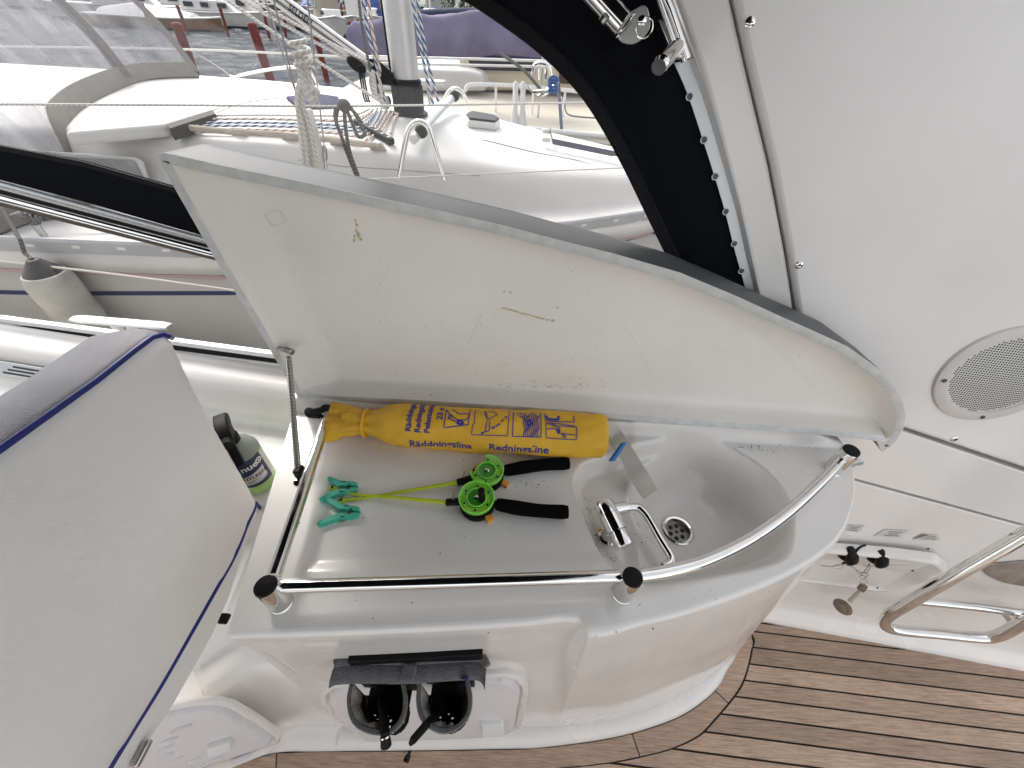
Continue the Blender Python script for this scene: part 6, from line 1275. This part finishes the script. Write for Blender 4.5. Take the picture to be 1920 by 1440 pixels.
# halyards and sheets about the mast
for lab, m_, r, Y_, pp in (('upper of two long white sheets slanting to the mast foot', ROPEW, 0.0085, 2.9, [(440, -8), (560, 62), (668, 120)]), ('lower of two long white sheets slanting to the mast foot', ROPEW, 0.008, 2.75, [(425, 0), (560, 92), (716, 192)]),
        ('white halyard slanting close under the kicker strut', ROPEW, 0.007, 2.85, [(455, -10), (600, 70), (700, 122)]),
        ('blue flecked halyard left of the mast', ROPEB, 0.0085, 2.85, [(681, -6), (690, 60), (705, 120), (722, 190)]), ('red flecked halyard left of the mast', ROPER, 0.0085, 2.85, [(690, -6), (697, 50), (712, 130), (716, 185)]), ('dark halyard left of the mast', ROPEG, 0.008, 2.84, [(672, -6), (680, 60), (690, 110), (706, 160), (712, 185)]),
        ('left blue flecked halyard right of the mast', ROPEB, 0.0085, 2.85, [(772, -6), (784, 60), (797, 130), (812, 196)]), ('right blue flecked halyard right of the mast', ROPEB, 0.0085, 2.88, [(782, -6), (792, 60), (803, 120), (822, 190)]), ('pale halyard right of the mast', ROPEW, 0.007, 2.9, [(776, -6), (790, 90), (800, 150), (806, 196)])):
    rope('halyard', lab, 'rope', [aty(x, y, Y_) for x, y in pp], r, m_, 'halyards and sheets round the mast')
hc = MB()
for k in range(4): hc.tube(spline([aty(x, y, 2.83 - 0.01 * k) for x, y in ((700, 132), (694 + k * 3, 150), (700 + k * 2, 176), (712 + k, 180), (714, 160), (706, 134))], 4), 0.008, 7)
tag(obj('mast_rope_coil', hc, ROPEW), 'white rope coil hanging at the left side of the mast foot', 'rope')
bl = MB()
for k in range(3): bl.tube(spline([aty(x + 4 * k, y, 2.8) for x, y in ((672, 122), (676, 150), (682, 182), (686, 192))], 4), 0.0055, 6)
tag(obj('black_lashing', bl, BLKR), 'bundle of thin black lashings left of the mast foot', 'lashing')
for q in ((728, 190), (704, 198)):
    pass
fb_ = thing('foot_block', 'white sheave block at the mast foot', 'block', onroof(722, 195)); obj('block_cheek', MB().ball(onroof(721, 192, 0.04), (0.035, 0.012, 0.04), 12, 8), WHP, fb_); obj('block_sheave', MB().ball(onroof(728, 190, 0.045), (0.02, 0.02, 0.03), 10, 6), BLKP, fb_)
pu_ = thing('bow_rail', 'stainless rail on the far side of the sailing boat above the water', 'rail', aty(520, 140, 4.6))
obj('top_rail', MB().tube(spline([aty(x, y, 4.75) for x, y in ((432, 144), (446, 146), (450, 142), (510, 130), (566, 126), (580, 132), (592, 152), (607, 180))], 5), 0.014, 10), CHROME, pu_)
obj('rail_clip', MB().tube([aty(446, 146, 4.75), aty(458, 156, 4.75), aty(466, 158, 4.75)], 0.012, 8), STEELB, pu_)
rope('stern_line', 'dark mooring line from the red post down to the far rail', 'rope', [aty(352, 92, 11), aty(400, 120, 6.5), aty(436, 146, 4.8)], 0.010, ROPEG)

# ---- the boat beyond: cream deck, wheelhouse, lilac sail cover
mo_b = thing('motor_sailer', 'cream decked boat with a wheelhouse moored beyond the sailing boat', 'boat', (0.5, 7, WZ))
ex_ = [(-2.6, 6.0, 8.9), (-2.0, 5.5, 9.0), (-1.0, 5.15, 9.0), (0.5, 4.9, 9.0), (3.0, 4.7, 9.0), (7, 4.7, 9.0)]
obj('deck', MB().grid([[V((x, lerp(a, b, q), 0.60 + 0.06 * 4 * q * (1 - q))) for q in np.linspace(0, 1, 10)] for x, a, b in ex_]), CREAM, mo_b, recalc=False)
obj('hull', MB().grid([[V((x, a, 0.60)), V((x, a - 0.03, 0.56)), V((x, a + 0.02, 0.45)), V((x, a + 0.25, WZ - 0.1))] for x, a, b in ex_]).grid([[V((-2.6, 6.0, 0.6)), V((-2.55, 6.2, WZ))], [V((-2.6, 8.9, .6)), V((-2.55, 8.8, WZ))]]), mat('sand_topside', (0.62, 0.58, 0.48), 0.4), mo_b, recalc=False)
obj('gunwale', MB().tube([V((x, a, 0.62)) for x, a, b in ex_], 0.03, 8), WHP, mo_b)
tr = [aty(x, y, 6.6) for x, y in ((700, 172), (712, 135), (740, 126), (880, 132), (905, 140), (912, 172))]
obj('coachroof', MB().prism(tr, (0.1, 1.6, 0.02)), WHP, mo_b, bevel=0.06, bseg=4)
ws = [aty(x, y, 7.0) for x, y in ((868, 170), (858, 100), (905, 40), (1130, 40), (1150, 170))]; ws = [V((p.x, 7.0, max(p.z, 0.55))) for p in ws]
whs = obj('wheelhouse', MB().prism(ws, (0, 1.8, 0)), mat('cream_house', (0.66, 0.60, 0.46), 0.45, var=0.06), mo_b, bevel=0.03)
def win(par, pxs, Y_, m_=DGLASS):
    p = rounded([aty(x, y, Y_) for x, y in pxs], 0.08); f = obj('house_window', MB().prism([lerp(q, sum(p, V((0, 0, 0))) / len(p), -0.07) for q in p], (0, -0.02, 0)), WHP, par, bevel=0.005)
    obj('window_pane', MB().prism([q + V((0, -0.022, 0)) for q in p], (0, -0.004, 0)), m_, f, smooth=False)
win(whs, [(876, 104), (884, 131), (1003, 134), (1012, 100), (1000, 88), (885, 90)], 6.99)
obj('house_door', MB().prism([aty(x, y, 6.99) for x, y in ((1050, 60), (1090, 60), (1085, 158), (1048, 156))], (0, -0.02, 0)), mat('dark_mahogany', (0.07, 0.045, 0.035), 0.4), whs, bevel=0.004)
for y0, y1, n_ in ((106, 118, 'guard_rail'), (118, 128, 'guard_rail')):
    obj(n_, MB().tube([aty(690, y0, 5.6), aty(870, y0 + 4, 5.5), aty(1150, y1, 5.3)], 0.012, 8), WHP, mo_b)
for x0, y0, y1 in ((702, 100, 165), (760, 105, 170), (1018, 100, 170)): obj('guard_post', MB().tube([aty(x0, y0, 5.55), V((aty(x0, y0, 5.55).x, 5.55, 0.62))], 0.012, 8), STEELB, mo_b)
obj('deck_rail', MB().tube(spline([aty(x, y, 5.75) for x, y in ((872, 172), (876, 162), (890, 158), (960, 160), (1050, 168), (1090, 172))], 4), 0.02, 10), ALUW, mo_b)
for q in ((930, 168), (1000, 172), (1060, 176)): obj('rail_leg', MB().tube([aty(q[0], q[1] - 7, 5.75), V((aty(*q, 5.75).x, 5.75, 0.63))], 0.014, 8), ALUW, mo_b)
obj('deck_step', MB().box(aty(765, 152, 6.0) * 1, (0.9, 0.2, 0.05)), WHP, mo_b, bevel=0.01)
an = thing('deck_anchor', 'steel anchor frame with blue lashing on the cream deck', 'anchor', aty(1040, 170, 5.2))
obj('anchor_frame', MB().tube(spline([aty(x, y, 5.2) for x, y in ((998, 140), (1002, 122), (1015, 118), (1030, 126), (1034, 160), (1020, 178), (1000, 172), (990, 160))], 4), 0.016, 8), CHROME, an)
for a, b in (((1010, 180), (1040, 160)), ((1040, 160), (1052, 186)), ((1000, 172), (1050, 168)), ((1012, 150), (1010, 125)), ((1022, 150), (1024, 128))): obj('anchor_bar', MB().tube([aty(*a, 5.15), aty(*b, 5.15)], 0.014, 8), CHROME, an)
lash = MB()
for k in range(3): lash.tube([aty(1038, 153 + k * 6, 5.1) + V((0.05 * math.cos(t), 0.03 * math.sin(t), 0.04 * math.sin(t))) for t in np.linspace(0, 6.2, 12)], 0.012, 6, closed=True)
obj('blue_lashing', lash, mat('blue_cord', (0.05, 0.12, 0.35), 0.7), an)
for i, (x0, lab) in enumerate(((966, 'left of two tall white plastic posts on the cream deck'), (980, 'right of two tall white plastic posts on the cream deck'))):
    a, b = aty(x0 + 1, 152, 4.75), aty(x0 - 1, 236, 4.75); tag(obj('white_post', MB().tube([a, lerp(a, b, 0.06), lerp(a, b, 0.6), lerp(a, b, 0.9), b], [0.010, 0.026, 0.024, 0.045, 0.050], 12), WHP), lab, 'post', 'white posts on the cream deck')
for lab, x0, y0, y1, Y_, r, m_ in (('grey steel pole behind the mast halyards', 778, 108, 216, 4.9, 0.026, STEELB), ('thin dark blue pole right of the white posts', 1047, 155, 242, 4.6, 0.016, mat('blue_grey_pole', (0.12, 0.16, 0.22), 0.5))):
    a, b = aty(x0, y0, Y_), aty(x0 + 6, y1, Y_); tag(obj('deck_pole', MB().tube([a, b], r, 10), m_), lab, 'pole')
rope('grey_cable', 'grey cable slanting down behind the wheelhouse window', 'cable', [aty(935, 98, 5.0), aty(980, 130, 5.0), aty(1012, 166, 5.0)], 0.014, ROPEG)
rope('deck_cable', 'thin dark cable loop on the cream deck by the canvas', 'cable', [aty(1060, 190, 5.0), aty(1060, 205, 4.9), aty(1072, 217, 4.8), aty(1130, 222, 4.7)], 0.008, ROPEG)
cov = thing('sail_cover', 'faded lilac sail cover over the boom of the boat beyond', 'sail cover', aty(800, 70, 6))
cpx = [(655, 78, 26), (668, 76, 32), (700, 74, 36), (760, 72, 40), (820, 70, 42), (900, 68, 44), (1000, 72, 42), (1080, 82, 38)]
cps = spline([aty(x, y, 6.0) for x, y, r in cpx], 6); crr = np.interp(np.linspace(0, 1, len(cps)), np.linspace(0, 1, len(cpx)), [c[2] * 3.7 / 745 for c in cpx]); rs = []
for i, (p, r) in enumerate(zip(cps, crr)):
    ring = []
    for j in range(40):
        t = 6.2832 * j / 40; rr = r * (1 + 0.05 * math.sin(3 * t + i * 0.5) + 0.035 * math.sin(5 * t - i * 0.9) + 0.02 * math.sin(9 * t + i * 1.7) + 0.03 * math.sin(2 * t - i * 1.3)); ring.append(p + V((0.05 * math.sin(t) * 0, math.cos(t) * rr * 0.55, math.sin(t) * rr * (0.95 if math.sin(t) > 0 else 0.85))))
    rs.append(ring)
obj('cover_cloth', MB().rings(rs), LILAC, cov, angle=80)
obj('cover_lacing', MB().tube([p + V((0, -0.03, -r * 0.86)) for p, r in zip(cps, crr)], 0.014, 6), STRIPE, cov)
nv = [aty(x, y, 7.4) for x, y in ((735, 38), (800, 34), (880, 31), (960, 34))]
tag(obj('navy_cover', MB().tube(spline(nv, 4), 0.09, 14), mat('navy_canvas', (0.02, 0.03, 0.07), 0.85, bump=0.4, bscale=30)), 'narrow navy boom cover just above the lilac sail cover', 'sail cover')

# ---- red mooring posts in the water
for i, (tp_, bt_, wpx, lab) in enumerate((((330, 42), (368, 146), 16, 'thick red mooring post nearest the spray hood'), ((471, 42), (514, 172), 15, 'thick red mooring post behind the far stainless rail'), ((592, 64), (613, 152), 10, 'red mooring post between the rope coil and the kicker strut'),
        ((266, 6), (284, 57), 6, 'thin red post before the wooden boat'), ((332, 10), (352, 62), 6, 'thin red post beside the stern of the wooden boat'), ((412, 14), (429, 68), 5, 'thin red post with its foot in open water right of the wooden boat'),
        ((496, 30), (506, 73), 5, 'thin red post behind the slanting sheets'), ((533, 28), (537, 70), 5, 'faint red post under the kicker strut'), ((654, 40), (656, 80), 6, 'red post at the left end of the lilac sail cover'), ((670, 36), (672, 66), 5, 'short red post above the lilac sail cover'), ((680, 78), (686, 128), 9, 'red post half hidden behind the halyards'))):
    b = atz(*bt_, WZ); t = aty(*tp_, b.y); dpt = (b - CAM).dot(ROT @ V((0, 0, -1))); r = wpx * dpt / FPX / 2
    m = MB().tube([b + V((0, 0, -0.4)), b + V((0, 0, 0.3)), V((lerp(b.x, t.x, 0.5), b.y, lerp(b.z, t.z, 0.5))), V((t.x, b.y, t.z - r * 0.3)), V((t.x, b.y, t.z))], [r * 1.02, r, r * 0.98, r * 0.98, r * 0.7], 14)
    tag(obj('mooring_post', m, PILE), lab, 'mooring post', 'red mooring posts in the harbour')

# ---- boats on the far side
def far_boat(name, label, px, length, head, hullm, deckm, mast_h=0, cabin=None, canopy=None, cover=None, beam=0.32, free=1.0):
    b = atz(*px, WZ); t = thing(name, label, 'boat', b, 'boats moored on the far side'); hx_ = V((math.cos(rad(head)), math.sin(rad(head)), 0)); hy_ = V((-hx_.y, hx_.x, 0)); B_ = length * beam / 2
    st = [(-0.5, 0.72, 1.0), (-0.3, 0.95, 0.97), (0, 1.0, 0.95), (0.25, 0.8, 1.0), (0.42, 0.4, 1.1), (0.5, 0.03, 1.2)]
    f = lambda u, v_, z: b + hx_ * (u * length) + hy_ * (v_ * B_) + V((0, 0, z))
    obj('hull', MB().rings([[f(u, -w_ * 0.8, -0.2), f(u, -w_, 0.35 * free), f(u, -w_, free * h), f(u, w_, free * h), f(u, w_, 0.35 * free), f(u, w_ * 0.8, -0.2)] for u, w_, h in st]), hullm, t, angle=30)
    obj('deck', MB().grid([[f(u, -w_ * 0.93, free * h + 0.02), f(u, 0, free * h + 0.06), f(u, w_ * 0.93, free * h + 0.02)] for u, w_, h in st]), deckm, t, recalc=False)
    obj('waterline', MB().rings([[f(u, -w_ * 0.86 - 0.03, -0.1), f(u, -w_ * 0.96 - 0.03, 0.16 * free), f(u, w_ * 0.96 + 0.03, 0.16 * free), f(u, w_ * 0.86 + 0.03, -0.1)] for u, w_, h in st[:-1]]), DKH, t, angle=30)
    obj('rub_rail', MB().tube([f(u, -w_ * 1.01, free * h) for u, w_, h in st] + [f(u, w_ * 1.01, free * h) for u, w_, h in st[::-1]], 0.05, 6, closed=True), WHP, t)
    if cabin:
        u0, u1, h, m_ = cabin; c = obj('cabin', MB().prism([f(u0, -0.6, free), f(u0 + 0.02, -0.55, free + h), f(u1 - 0.06, -0.5, free + h * 0.95), f(u1, -0.5, free)], hy_ * B_ * 1.1), m_, t, bevel=0.08)
        for k in range(3):
            a = lerp(u0 + 0.04, u1 - 0.12, k / 2.0); 
            for sgn in (-1, 1): obj('cabin_window', MB().prism([f(a, sgn * 0.62, free + h * 0.35), f(a + 0.07, sgn * 0.62, free + h * 0.35), f(a + 0.07, sgn * 0.59, free + h * 0.75), f(a, sgn * 0.59, free + h * 0.75)], hy_ * sgn * -0.06), DGLASS, c, smooth=False)
    if canopy:
        u0, u1, h, m_ = canopy; rs_ = []
        for k in range(9): a = math.pi * k / 8; rs_.append((math.cos(a) * 0.75, math.sin(a)))
        c = obj('canopy', MB().rings([[f(u, v_ * s_, free + h * s_ * w2 ** 0.5 if w2 > 0 else free) for v_, w2 in rs_] for u, s_ in ((u0, 0.85), (u0 + 0.05, 1.0), (u1 - 0.08, 1.0), (u1, 0.6))]), m_, t, angle=50)
        for sgn in (-1, 1):
            for k in range(2): a = lerp(u0 + 0.05, (u0 + u1) / 2, k); obj('canopy_window', MB().prism([f(a, sgn * 0.77, free + h * 0.3), f(a + (u1 - u0) * 0.33, sgn * 0.77, free + h * 0.3), f(a + (u1 - u0) * 0.31, sgn * 0.72, free + h * 0.72), f(a + 0.01, sgn * 0.72, free + h * 0.72)], hy_ * sgn * -0.05), mat('canopy_pane', (0.16, 0.16, 0.15), 0.2), c, smooth=False)
    if cover:
        u0, u1, h, m_ = cover; obj('boat_cover', MB().rings([[f(u, -w_, free), f(u, -w_ * 0.4, free + hh * 0.8), f(u, 0, free + hh), f(u, w_ * 0.4, free + hh * 0.8), f(u, w_, free)] for u, w_, hh in ((u0, 0.7, h * 0.5), (lerp(u0, u1, 0.4), 0.95, h), (u1, 0.7, h * 0.4))]), m_, t, angle=50)
    if mast_h:
        obj('mast', MB().tube([f(0.08, 0, free), f(0.08, 0, free + mast_h)], 0.09, 8), WHP, t)
        for u_ in (0.5, -0.5): obj('stay', MB().tube([f(0.08, 0, free + mast_h), f(u_, 0, free)], 0.025, 5), STEELB, t)
        for v_ in (-0.9, 0.9): obj('shroud', MB().tube([f(0.08, 0, free + mast_h * 0.9), f(0.05, v_, free)], 0.025, 5), STEELB, t)
        obj('boom', MB().tube([f(0.07, 0, free + 1.5), f(-0.36, 0, free + 1.4)], 0.13, 8), cover[3] if cover else WHP, t)
    return t
FARH = [mat('far_white_topside', (0.52, 0.51, 0.49), 0.4, var=0.25, vscale=1.2), mat('far_grey_topside', (0.36, 0.35, 0.33), 0.5, var=0.3, vscale=1.2)]
WOODB = mat('varnished_wood', (0.22, 0.12, 0.07), 0.4, var=0.3, vscale=3); DKH = mat('dark_topside', (0.05, 0.05, 0.06), 0.4); TAUPE = mat('taupe_canvas', (0.36, 0.32, 0.27), 0.85); BLUEC = mat('blue_boat_cover', (0.05, 0.10, 0.30), 0.8); WC = mat('white_boat_cover', (0.66, 0.66, 0.66), 0.8)
far_boat('wooden_boat', 'old brown wooden boat with a white cover across the water', (303, 53), 7.4, 8, WOODB, WC, cover=(-0.40, 0.30, 0.6, WC), free=0.55)
far_boat('sailing_boat', 'white far sailing yacht right of the old wooden boat', (405, 50), 8.0, 12, FARH[0], DECK, 10, (-0.2, 0.22, 0.6, WHP), free=0.8)
far_boat('sailing_boat', 'white far yacht with bright deckhouse behind the thin red post', (455, 48), 9.0, -10, FARH[0], DECK, 10, (-0.25, 0.2, 0.8, WHP), free=0.85)
far_boat('sailing_boat', 'dark hulled far yacht left of the motor cruiser', (540, 52), 8.5, 170, FARH[0], DECK, 9, (-0.2, 0.2, 0.55, DKH), free=0.8)
far_boat('motor_cruiser', 'far motor cruiser with a taupe canopy above the kicker strut', (624, 64), 6.2, -62, FARH[0], DECK, 0, (-0.1, 0.3, 0.5, WHP), (-0.46, 0.12, 1.65, TAUPE), free=0.85)
far_boat('motor_cruiser', 'small far boat under a bright blue cover left of the cruiser', (585, 40), 6.0, -70, FARH[0], DECK, 0, None, None, (-0.4, 0.4, 0.9, BLUEC), free=1.0)
far_boat('motor_cruiser', 'far white cabin boat just right of the taupe cruiser', (672, 58), 7.0, -75, FARH[0], DECK, 0, (-0.2, 0.25, 1.3, WHP), free=0.8)
far_boat('motor_cruiser', 'far white boat with a blue canopy beside the mast', (700, 52), 7.0, -80, FARH[0], DECK, 0, (-0.1, 0.3, 0.6, WHP), (-0.46, 0.05, 1.5, BLUEC), free=0.8)
for i, (px, L_, hd_, lab) in enumerate((((258, 40), 9, 20, 'leftmost far white yacht behind the wooden boat'), ((345, 36), 9.5, 25, 'far white yacht seen over the wooden boat'), ((500, 40), 9, 15, 'far white yacht behind the slanting sheets'), ((810, 55), 8, -85, 'far white yacht right of the mast'), ((860, 58), 8, -85, 'far white yacht at the edge of the black canvas'))):
    far_boat('sailing_boat', lab, px, L_, hd_, FARH[0], DECK, 11, (-0.22, 0.2, 0.7, WHP), cover=(-0.38, -0.1, 0.8, BLUEC) if i % 2 else None, free=0.85)
BACK = [(150, 20, 10, 30), (205, 24, 9, 5), (232, 18, 10, -20), (290, 22, 10, 15), (320, 15, 11, 35), (375, 20, 9, -15), (425, 22, 10, 10), (470, 16, 11, 30), (520, 22, 10, -10), (562, 18, 10, 20), (605, 24, 9, -40), (652, 28, 9, 15), (715, 36, 10, -30), (780, 34, 9, 20), (835, 36, 9, -15)]
ORD = 'first second third fourth fifth sixth seventh eighth ninth tenth eleventh twelfth thirteenth fourteenth fifteenth'.split()
for i, (x, y, L_, hd_) in enumerate(BACK):
    far_boat('sailing_boat', ORD[i] + ' yacht from the left in the pale back row of masts', (x, y), L_, hd_, (FARH[0], DKH, FARH[1])[i % 3], DECK, 11 + i % 3, (-0.22, 0.2, 0.7, WHP), cover=(-0.38, -0.1, 0.9, (BLUEC, TAUPE, WC)[i % 3]), free=0.95)
jt = thing('jetty', 'wooden jetty on piles behind the far boats', 'jetty', atz(450, 34, WZ))
ja, jb = atz(200, 28, WZ), atz(900, 50, WZ); jd = (jb - ja).normalized()
obj('jetty_deck', MB().box((ja + jb) / 2 + V((0, 0.5, 0.9)), ((jb - ja).length * 1.4, 1.6, 0.15), (jd, V((-jd.y, jd.x, 0)), V((0, 0, 1)))), WOODG, jt)
for k in range(24): p = lerp(ja, jb, k / 23); obj('jetty_pile', MB().tube([p + V((0, -0.2, -0.3)), p + V((0, -0.2, 1.5))], 0.12, 8), PILE, jt)
# far shore, house and trees
sh = MB().grid([[V((x, y + 0.0, z)) for y, z in ((78, WZ - 0.2), (80, 0.1), (86, 0.6), (300, 1.0))] for x in np.linspace(-260, 260, 20)])
obj('far_shore', sh, mat('shore_grass', (0.07, 0.09, 0.04), 0.9, var=0.4, vscale=0.5), kind='structure', recalc=False)
LEAF = [mat('leaf_green', (0.045, 0.075, 0.03), 0.7), mat('leaf_dark', (0.028, 0.05, 0.025), 0.7), mat('leaf_olive', (0.07, 0.085, 0.035), 0.7)]
BARK = mat('bark', (0.09, 0.07, 0.055), 0.9, var=0.3, vscale=3)
def tree(label, X, Y, h, r, m_, n_=1500, name='tree'):
    t = thing(name, label, 'tree', (X, Y, 0.4), 'trees on the far shore'); tr_ = MB().tube([V((X, Y, 0.2)), V((X + 0.1, Y, h * 0.4)), V((X - 0.1, Y + 0.1, h * 0.85))], [0.28, 0.2, 0.06], 8)
    for k in range(7): a = random.uniform(0, 6.28); z0 = h * random.uniform(0.25, 0.6); tr_.tube([V((X, Y, z0)), V((X + math.cos(a) * r * 0.7, Y + math.sin(a) * r * 0.7, z0 + h * 0.2))], [0.1, 0.03], 5)
    obj('trunk', tr_, BARK, t); cr_ = MB(); cl_ = [V((X + random.gauss(0, r * 0.5), Y + random.gauss(0, r * 0.45), h * random.uniform(0.12, 0.95))) for _ in range(22)]
    for _ in range(n_):
        c = random.choice(cl_); s_ = r * 0.26; p = c + V((random.gauss(0, s_), random.gauss(0, s_), random.gauss(0, s_ * 0.8))); q = random.uniform(0.12, 0.3); u_ = V((random.gauss(0, 1), random.gauss(0, 1), random.gauss(0, 1))).normalized(); w_ = u_.orthogonal().normalized()
        if p.z < 0.4: p.z = random.uniform(0.4, 1.5)
        cr_.add([p - u_ * q, p + w_ * q * 0.6, p + u_ * q, p - w_ * q * 0.6], [(0, 1, 2, 3)])
    obj('crown', cr_, m_, t, smooth=False, recalc=False)
tx_ = [(-62, 9, 5), (-54, 10, 5), (-47, 8, 4.5), (-40, 10, 5), (-33, 9, 4.6), (-27, 8, 4), (-21.5, 9, 3.8), (-10.5, 9, 3.2), (-5.5, 10, 4), (1, 9, 4.5), (-70, 10, 5), (-80, 10, 5.5), (-90, 11, 6)]
for i, (X, h, r) in enumerate(sorted(tx_)):
    tree(('dense dark tree', 'mid green bushy tree', 'olive green loose tree')[i % 3] + ' standing %s from the left on the far shore' % ('first second third fourth fifth sixth seventh eighth ninth tenth eleventh twelfth thirteenth'.split()[i]), X, 84 + (i % 3) * 3, h, r, LEAF[(1, 0, 2)[i % 3]])
hs2 = thing('shore_house', 'small white house among the trees on the far shore', 'house', (-17, 90, 0.5))
obj('wall', MB().box((-16.5, 92, 2.2), (3.5, 4, 4)), WHP, hs2); obj('roof', MB().prism([(-18.6, 89.8, 4.1), (-14.4, 89.8, 4.1), (-16.5, 89.8, 5.4)], (0, 4.4, 0)), DKH, hs2, smooth=False)
for k in (-1, 1): obj('window', MB().box((-16.5 + k * 0.8, 89.98, 2.6), (0.7, 0.08, 1.0)), DGLASS, hs2, smooth=False)
